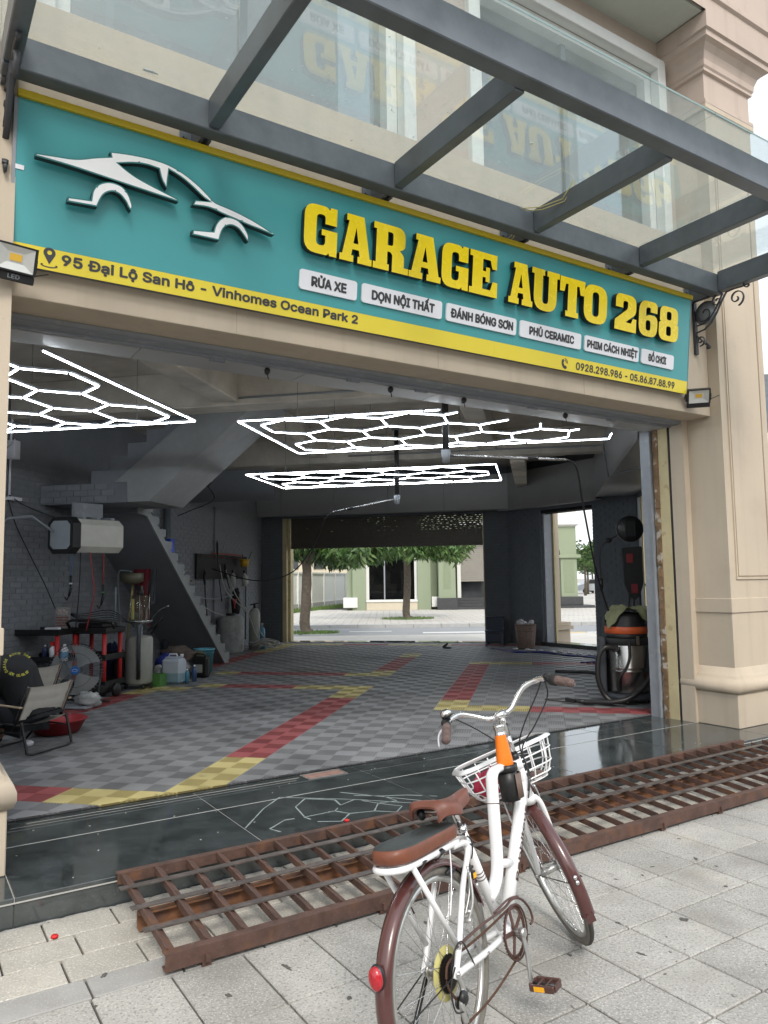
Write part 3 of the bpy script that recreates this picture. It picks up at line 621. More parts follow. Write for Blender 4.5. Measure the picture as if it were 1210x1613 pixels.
# pin and phone symbols
pin = [(.128 + .032 * math.cos(t), .092 + .030 * math.sin(t)) for t in [math.radians(a) for a in range(-20, 201, 20)]] + [(.128, .028)]
me = curve_mesh([pin, [(.128 + .013 * math.cos(t), .094 + .013 * math.sin(t)) for t in [k * .7 for k in range(9)]]], 'p'); b = me2mb(me, MB(), lambda p: sp(p.x, p.y, .002))
me = curve_mesh([[(.128 + .045 * math.cos(t), .022 + .013 * math.sin(t)) for t in [math.radians(a) for a in range(150, 391, 15)]] + [(.128 + .034 * math.cos(t), .022 + .007 * math.sin(t)) for t in [math.radians(a) for a in range(390, 149, -15)]]], 'p')
me2mb(me, b, lambda p: sp(p.x, p.y, .002)); part('pin_symbol', b, M['dktext'], sg)
me = curve_mesh([rpoly([(4.155, .085, .008), (4.172, .092, .005), (4.180, .070, .005), (4.172, .060), (4.188, .036), (4.204, .038), (4.216, .022, .006), (4.200, .006, .01), (4.170, .014, .03), (4.148, .05, .03)])], 'p'); b = me2mb(me, MB(), lambda p: sp(p.x, p.y, .002))
for r_ in (.022, .036):
    lp = [(4.188 + r_ * math.cos(math.radians(a)), .062 + r_ * math.sin(math.radians(a))) for a in range(-10, 101, 15)] + [(4.188 + (r_ - .007) * math.cos(math.radians(a)), .062 + (r_ - .007) * math.sin(math.radians(a))) for a in range(100, -11, -15)]
    me2mb(curve_mesh([lp], 'p'), b, lambda p: sp(p.x, p.y, .002))
part('handset_symbol', b, M['dktext'], sg)
for tx, u0, u1, a, c in (('RỬA XE', 1.668, 2.115, 1.755, 2.03), ('DỌN NỘI THẤT', 2.154, 2.86, 2.235, 2.79), ('ĐÁNH BÓNG SƠN', 2.90, 3.61, 2.94, 3.575), ('PHỦ CERAMIC', 3.648, 4.357, 3.75, 4.27), ('PHIM CÁCH NHIỆT', 4.40, 5.11, 4.43, 5.09), ('ĐỒ CHƠI', 5.148, 5.612, 5.24, 5.50)):
    me = curve_mesh([rpoly([(u0, .196, .024), (u1, .194, .024), (u1, .328, .024), (u0, .330, .024)])], 'p', .5)
    b = me2mb(me, MB(), lambda p: sp(p.x, p.y, .003 + (p.z + .5) * .014)); pl = part('service_plate', b, M['white'], sg)
    b = text_mb(tx, a, c, .226, .070, .0185, bold=.068); part('plate_lettering', b, M['dktext'], pl)
b = MB(); sbox(b, -.064, -.02, .515, .54, .001, .004); part('small_sticker', b, M['white'], sg)

# ---------------------------------------------------------------- glass canopy
cn = thing('glass_canopy', 'glass canopy on dark grey steel beams sticking out over the sign', 'canopy', 'F', (3, -.7, 4.4))
def beam(u0, u1, n0, n1, z0, z1, name='beam', m='steel'):
    b = MB(); b.bbox(u0, u1, n0, n1, z0, z1, .006); return part(name, b, M[m], cn)
beam(-.16, 6.17, -.14, -.03, 4.335, 4.525, 'wall_beam')
beam(-.16, 6.17, -1.49, -1.38, 4.36, 4.565, 'front_beam')
for u in (1.0, 2.35, 3.68, 4.96):
    x = beam(u - .038, u + .038, -1.378, -.142, 4.352, 4.53, 'cross_beam')
    b = MB(); b.box(u - .075, u - .046, -1.379, -.141, 4.345, 4.357); b.box(u + .046, u + .075, -1.379, -.141, 4.345, 4.357)
for u in (-.115, 6.12): beam(u - .045, u + .045, -1.378, -.142, 4.35, 4.545, 'end_beam')
for u in (-.1, 1.0, 2.35, 3.68, 4.96, 6.1):
    b = MB(); b.bbox(u - .12, u + .03, .155, .168, 4.32, 4.52, .003); b.box(u - .05, u - .03, -.03, .155, 4.33, 4.50); b.box(u + .0, u + .02, -.03, .155, 4.33, 4.50)
    b.cyl((u - .09, .156, 4.42), (u - .09, .14, 4.42), .014, n=8); part('wall_bracket_plate', b, M['steel'], cn)
M['cglass'] = glassy('canopy_glass', (.95, .975, .97), refl=1.0, dirt_veil=.06, dcol=(.66, .75, .73), ior=1.8, opac=.12)  # milky dirt film, raised to imitate the veil of reflected sky
gu = [-.20, 1.0, 2.42, 3.82, 5.0, 6.28]
for i in range(5):
    b = MB(); b.box(gu[i] + .004, gu[i + 1] - .004, -1.63, .14, 4.572, 4.584); part('glass_pane', b, M['cglass'], cn)
    b = MB(); b.box(gu[i] + .004, gu[i + 1] - .004, -1.6325, -1.6303, 4.572, 4.584); part('glass_edge', b, mat('glass_edge_green', (.20, .30, .29), .3) if i == 0 else bpy.data.materials['glass_edge_green'], cn)
b = MB()
rr = random.Random(12)
for i in range(150):
    u, n = rr.uniform(0, 6), rr.uniform(-1.55, .1)
    if rr.random() < .6: u = rr.gauss(1.9, .35); n = rr.gauss(-.6, .3)
    s = rr.uniform(.002, .007); b.blob((u, n, 4.5855), s, s * rr.uniform(.5, 1.3), .002, 6, 3, .3, rr)
b.blob((3.05, -.75, 4.587), .018, .015, .006, 8, 4, .3, rr); b.blob((.62, -.12, 4.587), .05, .01, .006, 8, 4, .4, rr)
part('bird_droppings', b, M['whiteframe'], cn, kind='stuff')
b = MB(); pts = [(3.62, -.6, 4.56), (3.60, -.5, 4.45), (3.56, -.3, 4.46), (3.50, -.1, 4.52), (3.52, -.02, 4.34), (3.50, .05, 4.30)]
b.tube(pts, .004, 5); b.tube([(p[0] + .04, p[1] + .02, p[2]) for p in pts], .004, 5)
part('yellow_wire', b, mat('yellow_wire', (.6, .52, .2), .6), cn)
# scroll brackets (flat bar spirals in the vertical plane u = const)
def spiral(cx, cz, r0, r1, a0, a1, n=26):
    return [(cx + (r0 + (r1 - r0) * i / n) * math.cos(a0 + (a1 - a0) * i / n), cz + (r0 + (r1 - r0) * i / n) * math.sin(a0 + (a1 - a0) * i / n)) for i in range(n + 1)]
def scroll(u):
    s = part('scroll_bracket', MB().box(u - .02, u + .02, .14, .168, 3.80, 4.33), M['steel_lo'], cn)
    curves = [spiral(.035, 4.19, .018, .125, 0.3, 0.3 + 2 * math.pi * 1.35), spiral(-.30, 4.24, .014, .085, 2.6, 2.6 + 2 * math.pi * 1.3), spiral(-.10, 4.275, .010, .055, 0.2, .2 + 2 * math.pi * 1.2),
              spiral(.10, 3.93, .010, .055, 3.6, 3.6 + 2 * math.pi * 1.2), spiral(-.42, 4.335, .012, .05, 3.4, 3.4 + 4.3),
              [(.15, 4.02), (.05, 4.03), (-.03, 4.08), (-.09, 4.16), (-.15, 4.26), (-.20, 4.33)], [(.13, 4.09), (.06, 4.09), (0, 4.11), (-.06, 4.17), (-.12, 4.26), (-.16, 4.33)],
              [(.16, 4.02), (.12, 3.97), (.06, 3.90), (.02, 3.87), (.03, 3.90)], [(-.2, 4.33), (-.28, 4.335), (-.36, 4.33), (-.42, 4.335)]]
    for cv in curves:
        b = MB(); b.tube([(u, n, z) for n, z in cv], [(.017, .0055)] * len(cv), 6, flat=(1, 0, 0)); part('scroll', b, M['steel_lo'], s)
    b = MB(); b.lathe([(0, .0), (.115, 0), (.115, .004), (0, .004)], (u - .002, .035, 4.19), 24, 'X'); part('scroll_disc', b, M['jambgrey'], s)
    b = MB(); b.blob((u, .02, 3.845), .012, .03, .022, 8, 5, .2); b.tube([(u, .05, 3.88), (u, .02, 3.86)], .006, 5); part('leaf_tip', b, M['steel_lo'], s)
scroll(6.12); scroll(-.115)

# ---------------------------------------------------------------- floodlights
def flood(u, n, z, yaw, tilt, label, letter):
    t = thing('floodlight', label, 'floodlight', 'F', (u, n, z))
    cr_, sr = math.cos(yaw), math.sin(yaw); ct, st_ = math.cos(tilt), math.sin(tilt)
    def X(p):    # local: x right, y out of the face (towards street = -n), z up
        y, zz = p.y * ct - p.z * st_, p.y * st_ + p.z * ct
        return Vector((u + p.x * cr_ - (-y) * sr * -1 * -1, n - y * cr_ + p.x * sr * 1, z + zz)) if False else Vector((u + p.x * cr_ + y * sr, n + p.x * sr - y * cr_, z + zz))
    def pt(nm, b, m, par=None): b.xf(X); return part(nm, b, m, par or t)
    b = MB(); b.bbox(-.105, .105, -.02, .01, -.06, .085, .006); b.bbox(-.105, .105, -.03, .012, -.105, -.0605, .004)
    for k in range(8): b.box(-.09 + k * .024, -.078 + k * .024, -.045, -.021, -.05, .075)
    h_ = pt('housing', b, M['black'])
    b = MB(); b.add([(-.09, .022, -.05), (.09, .022, -.05), (.09, .022, .075), (-.09, .022, .075), (-.045, .0095, -.012), (.045, .0095, -.012), (.045, .0095, .045), (-.045, .0095, .045)], [(0, 1, 5, 4), (1, 2, 6, 5), (2, 3, 7, 6), (3, 0, 4, 7), (4, 5, 6, 7)], False)
    b.xf(lambda p: Vector((p.x, p.y + .004, p.z))); pt('reflector', b, mat('reflector', (.62, .63, .60), .3, metal=.3) if 'reflector' not in bpy.data.materials else bpy.data.materials['reflector'])
    b = MB(); b.box(-.03, .03, .0136, .016, -.0, .036); pt('led_chip', b, mat('led_chip', (.75, .45, .05), .5) if 'led_chip' not in bpy.data.materials else bpy.data.materials['led_chip'])
    b = MB(); 
    for q in ((-.105, .105, -.06, -.051), (-.105, .105, .076, .085), (-.105, -.091, -.051, .076), (.091, .105, -.051, .076)): b.box(q[0], q[1], .0125, .028, q[2], q[3])
    pt('bezel', b, M['black'])
    b = MB(); b.box(-.115, -.106, -.03, 0, -.04, .03); b.box(.106, .115, -.03, 0, -.04, .03); b.box(-.115, .115, -.07, -.06, -.03, .02); b.bar((-.11, -.065, 0), (-.11, -.02, 0), .02, .006); b.bar((.11, -.065, 0), (.11, -.02, 0), .02, .006); pt('mounting_yoke', b, M['black'])
    if letter:
        b = text_mb('LED', -.03, .03, -.092, .022, 0, fn=lambda x, y, e: Vector((x, .0125 + e, y)), bold=.03); pt('led_lettering', b, M['jambgrey'], h_)
    b = MB(); b.tube([(.0, -.03, -.03), (.03, -.06, -.07), (.1, -.07, -.06), (.2, -.075, -.02)], .004, 5); pt('cable', b, M['black'])
    return t
flood(-.06, -.04, 3.315, R(10), R(-18), 'black square LED floodlight with yellow chip at the left end of the sign', True)
flood(5.95, .04, 3.325, R(-48), R(-32), 'black square LED floodlight tilted upwards below the right end of the sign', False)
# ---------------------------------------------------------------- garage shell (G frame)
GA0, GA1, GB1 = -6.5, 1.9, 17.4
fl_poly = [tuple(F2G(-.06, .93)[:2]), tuple(F2G(6.24, .93)[:2]), (1.95, 9.3), (1.95, 14.9), (-.58, 17.45), (-6.6, 17.45), (-6.6, 4.5)]
gf = struct('garage_floor', MB().prism(fl_poly, .05, .138, 'XY'), M['tbase'], 'G')
S = .352
def tile_mesh(material, ribs=7, mode='full'):
    b = MB(); h = S / 2 - .002
    b.box(-h, h, -h, h, -.012, -.0075) if ribs else None
    for qx, qy, solid in ((-1, -1, 1), (1, 1, 1), (1, -1, 0), (-1, 1, 0)):
        x0, x1 = (-h, -.0012) if qx < 0 else (.0012, h); y0, y1 = (-h, -.0012) if qy < 0 else (.0012, h)
        if solid: b.box(x0, x1, y0, y1, -.007, 0)
        else:
            b.box(x0, x0 + .008, y0, y1, -.007, -.0004); b.box(x1 - .008, x1, y0, y1, -.007, -.0004)
            w_ = (x1 - x0 - .016) / (2 * ribs - 1) if False else (y1 - y0) / (2 * ribs - 1)
            b.mi = 1
            for k in range(ribs):
                xx = x0 + .008; b.box(xx + k * (x1 - x0 - .016) / ribs + .0015, xx + (k + .52) * (x1 - x0 - .016) / ribs, y0, y1, -.007, -.0006)
            b.mi = 0
    return b
tcol = {'g': M['tgrey'], 'r': M['tred'], 'y': M['tyel']}
trib = {'g': M['trib'], 'r': mat('red_tile_ribs', (.22, .055, .058), .7, var=.12, scale=2.5, rnd=.08), 'y': mat('yellow_tile_ribs', (.33, .28, .12), .7, var=.12, scale=2.5, rnd=.08)}  # red and yellow ribs darkened likewise for their shaded gaps
TB = {k: tile_mesh(tcol[k]) for k in tcol}
tme = {k: TB[k].mesh('floor_tile', [tcol[k], trib[k]]) for k in tcol}
def colour(i, j):
    if j == -4: return 'y' if i in (-2, -1, 0) else ('r' if i < -2 else 'g')
    if i == 0:
        if -4 <= j <= -1: return 'y'
        if 0 <= j <= 8: return 'r'
        if 9 <= j <= 11 or 15 <= j <= 16: return 'y'
        if 17 <= j <= 22: return 'r'
        if 23 <= j <= 24: return 'y'
    if j == 11 and i < 0: return 'y' if i >= -2 or i == -6 else ('r' if i >= -5 else 'g')
    if j == 15 and i < 0: return 'y' if i >= -1 or i == -7 else ('r' if i >= -6 else 'g')
    if i == 4 and 7 <= j <= 20: return 'y' if j in (7, 8, 20) else 'r'
    if j == 7 and i > 4: return 'y' if i <= 6 else 'r'
    if j == 20 and i > 4: return 'y' if i <= 6 else 'r'
    if i == -9: return 'r' if 17 <= j <= 24 else ('y' if 25 <= j <= 30 else 'g')
    if j == 30: return 'y' if (i < -5 or -2 <= i <= 1) else 'r'
    if i == -8 and 5 <= j <= 12: return 'r' if j < 9 else 'y'
    if i == -7 and 10 <= j <= 11: return 'y'
    return 'g'
TZ = .155
cells = []
for i in range(-12, 13):
    for j in range(-8, 34):
        a0, b0 = -2.57 + i * S, 6.04 + j * S
        cs = [G2F(a0 + dx, b0 + dy).y for dx in (0, S) for dy in (0, S)]
        if max(cs) < .945 or a0 < -6.75 or a0 + S > 2.0 or b0 > 17.3 or (a0 + b0) > 16.85: continue
        cells.append((min(cs) < .945, a0 + S / 2, b0 + S / 2, colour(i, j)))
# how large a tile shows: nearer ones first; those hidden behind the left column come last
def show(c):
    wv = toW('G', (c[1], c[2], 0)); return wv.length + (100 if wv.x / max(wv.y, .1) < -.50 or wv.x / max(wv.y, .1) > .40 else 0)
cells.sort(key=show); stuff = MB(); cnt = 0
for (cut, a, b_, c) in cells:
    if cut:
        bm = bmesh.new(); vs = [bm.verts.new((v[0] + a, v[1] + b_, v[2] + TZ)) for v in TB[c].v]
        for f, mi_ in zip(TB[c].f, TB[c].m): bm.faces.new([vs[k] for k in f]).material_index = mi_
        po = toW('F', (0, .948, 0)); p = fromW('G', po); nn = fromW('G', toW('F', (0, 1.948, 0))) - p
        r_ = bmesh.ops.bisect_plane(bm, geom=bm.verts[:] + bm.edges[:] + bm.faces[:], plane_co=p, plane_no=nn, clear_inner=True)
        bm.verts.index_update()
        if not bm.verts: bm.free(); continue
        mb = MB().add([v.co for v in bm.verts], [[v.index for v in f.verts] for f in bm.faces], False); mb.m = [f.material_index for f in bm.faces]; bm.free()
        if cnt < 300: part('floor_tile', mb, [tcol[c], trib[c]], gf); cnt += 1
        else: k0 = len(stuff.m); stuff.add(mb.v, mb.f, False); stuff.m[k0:] = ['gry'.index(c) + 3 * q for q in mb.m]
    elif cnt < 300: piece('floor_tile', tme[c], gf, (a, b_, TZ)); cnt += 1
    else:
        k0 = len(stuff.m); stuff.add([(v[0] + a, v[1] + b_, v[2] + TZ) for v in TB[c].v], TB[c].f, False); stuff.m[k0:] = ['gry'.index(c) + 3 * q for q in TB[c].m]
part('floor_tile_field', stuff, [tcol['g'], tcol['r'], tcol['y'], trib['g'], trib['r'], trib['y']], gf, kind='stuff')

gw = thing('garage_interior', 'grey painted walls, concrete ceiling and metal bands inside the garage bay', 'garage', 'G', (-2, 12, 0))
def Q(name, b, m, par=None, label=None, kind=None): return part(name, b, m, par or gw, label, kind)
# left wall with bricks
lw = Q('left_wall', MB().box(-6.75, -6.512, 3.5, 17.6, 0, 4.15), M['greywall'])
rr = random.Random(21); BW, BH = .222, .074
bricks = []
for r_ in range(41):
    z = .15 + r_ * BH
    for k in range(44):
        b0 = 7.9 + k * BW + (BW / 2 if r_ % 2 else 0)
        if b0 + BW > 17.38: continue
        bricks.append((b0, z))
bme = []
for k in range(8):
    b = MB(); d = rr.uniform(.006, .013)
    vs = []; 
    b.bbox(-.02, d, .005, BW - .007, .005, BH - .008, .004); b.xf(lambda p: p + Vector((0, rr.uniform(-.0015, .0015), rr.uniform(-.0015, .0015)))); bme.append(b)
bmesh_ = [b.mesh('brick', M['greybrick']) for b in bme]
near = sorted(bricks, key=lambda q: abs(q[0] - 9.6) * 1.0 + abs(q[1] - 1.75) * 1.6)[:300]; ns = set(near); st = MB()
for q in bricks:
    if q in ns: piece('brick', rr.choice(bmesh_), lw, (-6.512, q[0], q[1]))
    else:
        b = rr.choice(bme); st.add([(v[0] - 6.512, v[1] + q[0], v[2] + q[1]) for v in b.v], b.f, False)
part('brick_field', st, M['greybrick'], lw, kind='stuff')
b = MB()
b.box(-6.512, -6.47, 14.6, 14.9, .14, 3.15)
part('rendered_pier', b, M['greywall'], lw)
# closing wall from shop front to left wall
b = MB(); p = F2G(-.06, .9); b.prism([(p.x, p.y), (p.x - .1, p.y + .16), (-6.6, 4.2), (-6.6, 4.0)], 0, 4.2); Q('front_left_wall', b, M['greywall'])
# back wall around the roller door opening
OA0, OA1, OZ = -5.80, -1.16, 3.10
def brickwall(name, poly_segments, z0, z1, thick, m, par=None):
    pass
bw = Q('back_wall', MB().box(-6.75, OA0 - .16, GB1 + .012, GB1 + .30, 0, 4.15).box(OA1 + .02, -.5, GB1 + .012, GB1 + .30, 0, 4.15).box(OA0 - .16, OA1 + .02, GB1 + .012, GB1 + .3, OZ, 4.15), M['darkbrick'])
st = MB()
for r_ in range(41):
    z = .15 + r_ * BH
    for (x0, x1) in ((-6.5, OA0 - .16), (OA1 + .02, -.58)):
        x = x0 + (0 if r_ % 2 else -.11)
        while x < x1:
            u0_, u1_ = max(x, x0), min(x + BW, x1)
            if u1_ - u0_ > .03: st.box(u0_ + .004, u1_ - .005, GB1 - rr.uniform(.001, .005), GB1 + .013, z + .004, z + BH - .006)
            x += BW
part('brick_field', st, M['darkbrick'], bw, kind='stuff')
b = MB(); b.box(OA0 - .16, OA0 - .06, GB1 - .03, GB1 + .3, .14, 3.1); part('door_jamb', b, M['cream'], bw); b = MB(); b.box(OA0 - .06, OA0, GB1 + .1, GB1 + .32, .14, 3.1); part('door_jamb', b, M['cream'], bw); b = MB(); b.box(OA1, OA1 + .02, GB1 - .01, GB1 + .3, .14, 3.1); part('door_jamb', b, M['cream'], bw)
b = MB(); b.box(OA0, OA1, GB1 - .02, GB1 + .35, .10, .162); part('threshold', b, M['granite'], bw)
# roller shutter, partly down: each slat a part
rs = thing('roller_shutter', 'dark brown perforated roller shutter partly lowered in the far opening', 'shutter', 'G', (-3.5, GB1 + .1, 2.4))
z = 2.40; k = 0
while z < 3.12:
    b = MB()
    if k == 0: b.bbox(OA0 + .01, OA1 - .01, GB1 + .09, GB1 + .125, z - .03, z + .03, .004); part('bottom_rail', b, M['shutter'], rs); z += .0305
    else:
        # slat with a row of small slots; built as strips leaving gaps
        b.box(OA0 + .01, OA1 - .01, GB1 + .10, GB1 + .112, z, z + .030)
        x = OA0 + .01; tl_ = OA1 - OA0
        while x < OA1 - .02:
            fx = (x - OA0) / tl_; hole = z > 2.72 and rr.random() < (.55 if fx > .66 else (.14 if .40 < fx < .56 else .01)); w2 = .05
            b.box(x, min(x + w2, OA1 - .01), GB1 + .10, GB1 + .110, z + .030, z + .0385); x += w2 + (.045 if hole else .0001)
        b.box(OA0 + .01, OA1 - .01, GB1 + .102, GB1 + .116, z + .0385, z + .043)
        part('slat', b, M['shutter'], rs); z += .0435
    k += 1
# diagonal wall with second opening: local frame along (1,-1)/sqrt2 from (-.6,17.4)
q2 = 1 / math.sqrt(2)
def D(s, d, z): return Vector((-.6 + (s + d) * q2, 17.4 + (-s + d) * q2, z))     # s along, d outward (behind)
def dbox(b, s0, s1, d0, d1, z0, z1):
    vs = [D(s, d, z) for z in (z0, z1) for d in (d0, d1) for s in (s0, s1)]
    return b.add(vs, [(0, 2, 3, 1), (4, 5, 7, 6), (0, 1, 5, 4), (2, 6, 7, 3), (0, 4, 6, 2), (1, 3, 7, 5)], False)
S0, S1, DL = 1.02, 2.47, 3.55
b = MB(); dbox(b, -.02, S0, .012, .3, 0, 4.15); dbox(b, S1, DL + .1, .012, .3, 0, 4.15); dbox(b, S0, S1, .012, .3, 3.06, 4.15)
dw = Q('diagonal_wall', b, M['darkbrick']); st = MB()
for r_ in range(41):
    z = .15 + r_ * BH
    for (x0, x1) in ((0, S0), (S1, DL)):
        x = x0 + (0 if r_ % 2 else -.11)
        while x < x1:
            u0_, u1_ = max(x, x0), min(x + BW, x1)
            if u1_ - u0_ > .03: dbox(st, u0_ + .004, u1_ - .005, -rr.uniform(.001, .005), .013, z + .004, z + BH - .006)
            x += BW
part('brick_field', st, M['darkbrick'], dw, kind='stuff')
b = MB(); dbox(b, S0, S0 + .06, .06, .3, .2, 3.06); part('grey_jamb', b, M['jambgrey'], dw)
b = MB(); dbox(b, S0, S0 + .10, .301, .36, .2, 3.06); part('cream_jamb', b, M['cream'], dw)
b = MB(); dbox(b, S0 - .05, S1 + .02, -.02, .34, .13, .235); part('threshold', b, M['granite'], dw)
b = MB(); dbox(b, S0, S1, .05, .10, 2.985, 3.058); dbox(b, S0, S1, .12, .16, 2.97, 3.03); part('door_head_rail', b, M['black'], dw)
# outer pillar foot seen through the second opening
b = MB(); dbox(b, S0 - .75, S0 - .06, .37, .9, 0, .45)
of = Q('outer_pillar', b, M['beige']); b = MB(); dbox(b, S0 - .75, S0 - .27, .37, .85, .62, 3.9); part('shaft', b, M['beige'], of)
b = MB(); dbox(b, S0 - .8, S0 - .0, .34, .95, .46, .54); dbox(b, S0 - .78, S0 - .05, .36, .92, .545, .62); part('base_moulding', b, M['beige'], of)
# right wall with a narrow side opening, near the shop front
b = MB(); b.box(1.912, 2.2, 8.9, 13.45, 0, 4.15); b.box(1.912, 2.2, 14.75, 15.2, 0, 4.15); b.box(1.912, 2.2, 13.45, 14.75, 3.06, 4.15)
rw = Q('right_wall', b, M['darkbrick']); st = MB()
for r_ in range(41):
    z = .15 + r_ * BH; x = 8.95 + (0 if r_ % 2 else -.11)
    while x < 13.45:
        if x > 8.9: st.box(1.912 - rr.uniform(.001, .005), 1.913, x + .004, min(x + BW - .005, 13.45), z + .004, z + BH - .006)
        x += BW
part('brick_field', st, M['darkbrick'], rw, kind='stuff')
b = MB(); b.box(1.90, 2.2, 14.50, 14.66, .14, 3.06); part('white_jamb', b, M['whiteframe'], rw)
b = MB(); b.box(1.93, 2.25, 14.36, 14.499, .14, 3.06); part('cream_jamb', b, M['cream'], rw)
b = MB(); p = F2G(6.32, .95); b.prism([(p.x, p.y), (p.x + .12, p.y - .12), (2.2, 8.9), (1.912, 8.93)], 0, 4.15); Q('front_right_wall', b, M['darkbrick'])
# metal panel band round the top
edges = [-6.65, -5.9, -4.6, -3.3, -2.0, -.56]
for i in range(5):
    b = MB(); b.bbox(edges[i] + .003, edges[i + 1] - .003, GB1 - .32, GB1 - .30, 3.15, 3.95, .003); Q('band_panel', b, M['panel'])
b = MB(); b.box(-6.65, -.6, GB1 - .299, GB1 + .0, 3.152, 3.165); Q('band_soffit', b, M['panel'])
ds = [-.1, .75, 1.75, 2.75]
for i in range(3):
    b = MB(); dbox(b, ds[i] + .003, ds[i + 1] - .003, -.20, -.18, 3.12, 3.95); Q('band_panel', b, M['panel'])
b = MB(); dbox(b, -.1, 2.75, -.179, .012, 3.122, 3.14); Q('band_soffit', b, M['panel'])
es = [8.95, 10.3, 11.7, 13.1, 15.1]
for i in range(4):
    b = MB(); b.bbox(1.18, 1.20, es[i] + .003, es[i + 1] - .003, 3.15, 3.95, .003); Q('band_panel', b, M['panel'])
    b = MB(); b.box(1.201, 1.91, es[i] + .003, es[i + 1] - .003, 3.152, 3.165); Q('band_soffit', b, M['panel'])
# ceiling slab and beams
cp = [tuple(F2G(-.9, .96)[:2]), tuple(F2G(6.9, .96)[:2]), (2.3, 9.3), (2.3, 15), (-.3, 17.7), (-6.7, 17.7), (-6.7, 3.6)]
Q('ceiling', MB().prism(cp, 4.15, 4.4, 'XY'), M['concrete'])
for (b0, b1, z0) in ((8.35, 8.7, 3.70), (12.95, 13.25, 3.70)):
    b = MB(); b.bbox(-6.5, 1.9, b0, b1, z0, 4.151, .012); Q('ceiling_beam', b, M['concrete'])
b = MB(); b.bbox(-3.72, -3.42, 4.9, 8.349, 3.74, 4.151, .012); Q('ceiling_beam', b, M['concrete'])
b = MB(); b.bbox(-.38, -.12, 13.251, 17.0, 3.6, 4.151, .012); Q('ceiling_beam', b, M['concrete'])
b = MB(); b.bbox(-3.9, -3.6, 8.701, 12.949, 3.8, 4.151, .012); Q('ceiling_beam', b, M['concrete'])
b = MB(); b.bbox(-.9, -.6, 8.701, 12.949, 3.8, 4.151, .012); Q('ceiling_beam', b, M['concrete'])
b = MB(); b.box(-6.5, -4.7, 13.26, 13.27, 3.1, 3.69); Q('grey_bulkhead', b, M['greywall'])
# conduits on the beams
b = MB(); b.tube([(-3.4, 8.33, 3.78), (1.1, 8.33, 3.78)], .012, 6); b.tube([(-3.2, 12.92, 3.80), (-.2, 12.92, 3.80), (1.0, 12.92, 3.78), (1.15, 12.7, 3.76), (1.17, 12.5, 3.4), (1.17, 12.2, 3.16), (1.3, 11.4, 3.13), (1.75, 10.9, 3.12), (1.82, 10.8, 2.9)], .014, 6)
Q('conduit', b, M['jambgrey'])

# ---------------------------------------------------------------- staircase (G frame)
sr = thing('staircase', 'grey painted concrete staircase turning at a landing on the left wall', 'staircase', 'G', (-6, 10.5, 0))
def sq(name, b, m, label=None): return part(name, b, m, sr, label)
b = MB(); b.box(-6.5, -5.22, 9.002, 9.95, 2.66, 2.92); sq('landing', b, M['greywall'])
# flight 1: descends from the landing (b 9.95) to the floor (b 12.9) beside the wall
zt = lambda bb: 2.92 - (bb - 9.75) * .80
b = MB(); b.prism([(9.75, 2.60), (9.95, 2.60), (12.86, .142), (13.05, .142), (13.0, .30), (9.75, 2.92)], -6.5, -5.5, 'YZ'); sq('flight_slab', b, M['greywall'])
b = MB(); b.prism([(9.72, 2.58), (9.98, 2.56), (12.83, .142), (13.02, .142), (10.0, 2.695), (9.72, 2.72)], -5.499, -5.47, 'YZ'); sq('stringer', b, M['greywall2'])
ns_ = 15
for k in range(ns_):
    b0 = 9.95 + k * .205; z1 = 2.92 - (k + 1) * .172
    if z1 < .2: break
    b = MB(); b.bbox(-6.49, -5.478, b0, b0 + .212, max(.142, 2.60 - .845 * (b0 - 9.95) + .03), z1, .008); b.xf(lambda p: p + Vector((rr.uniform(-.004, .004), 0, rr.uniform(-.004, .004)))); sq('step', b, M['greywall2'])
# dark soffit underneath the flight is the slab itself; flight 2 rises to the right
b = MB(); b.prism([(-5.20, 2.66), (-4.9, 2.66), (-3.35, 3.95), (-3.35, 4.14), (-3.85, 4.14), (-5.40, 2.92), (-5.215, 2.92)], 8.975, 9.945, 'XZ'); sq('flight_slab', b, M['greywall2'])
for k in range(7):
    a0 = -5.75 + k * .262; z1 = 2.92 + (k + 1) * .174
    if z1 > 4.1: break
    b = MB(); b.bbox(a0, a0 + .30, 9.0 - .0, 9.94, z1 - .36, z1, .006); b.xf(lambda p: p + Vector((rr.uniform(-.006, .006), rr.uniform(-.003, .0), rr.uniform(-.005, .005)))); sq('step', b, M['greywall'])
for k in range(5):
    b = MB()
    for c in range(5 - 0):
        for r_ in range(3): 
            x = -6.49 + c * .2 + (.1 if r_ % 2 else 0) + k * 0
            if k == 0: b.box(x, x + .19, 8.985, 9.001, 2.68 + r_ * .08, 2.75 + r_ * .08)
    if k == 0: sq('landing_bricks', b, M['greybrick'])
b = MB(); b.tube([(-6.38, 12.35, .15), (-6.38, 12.35, 3.75)], .065, 12); b.tube([(-6.38, 12.35, 3.45), (-6.1, 12.35, 3.45), (-5.6, 12.5, 3.42)], .045, 10)
for z in (.9, 2.0, 3.1): b.lathe([(.066, -.03), (.074, -.03), (.074, .03), (.066, .03)], (-6.38, 12.35, z), 12)
b.tube([(-.42, 17.32, .15), (-.42, 17.32, 3.15)], .05, 10)
Q('drain_pipe', b, M['steel'])

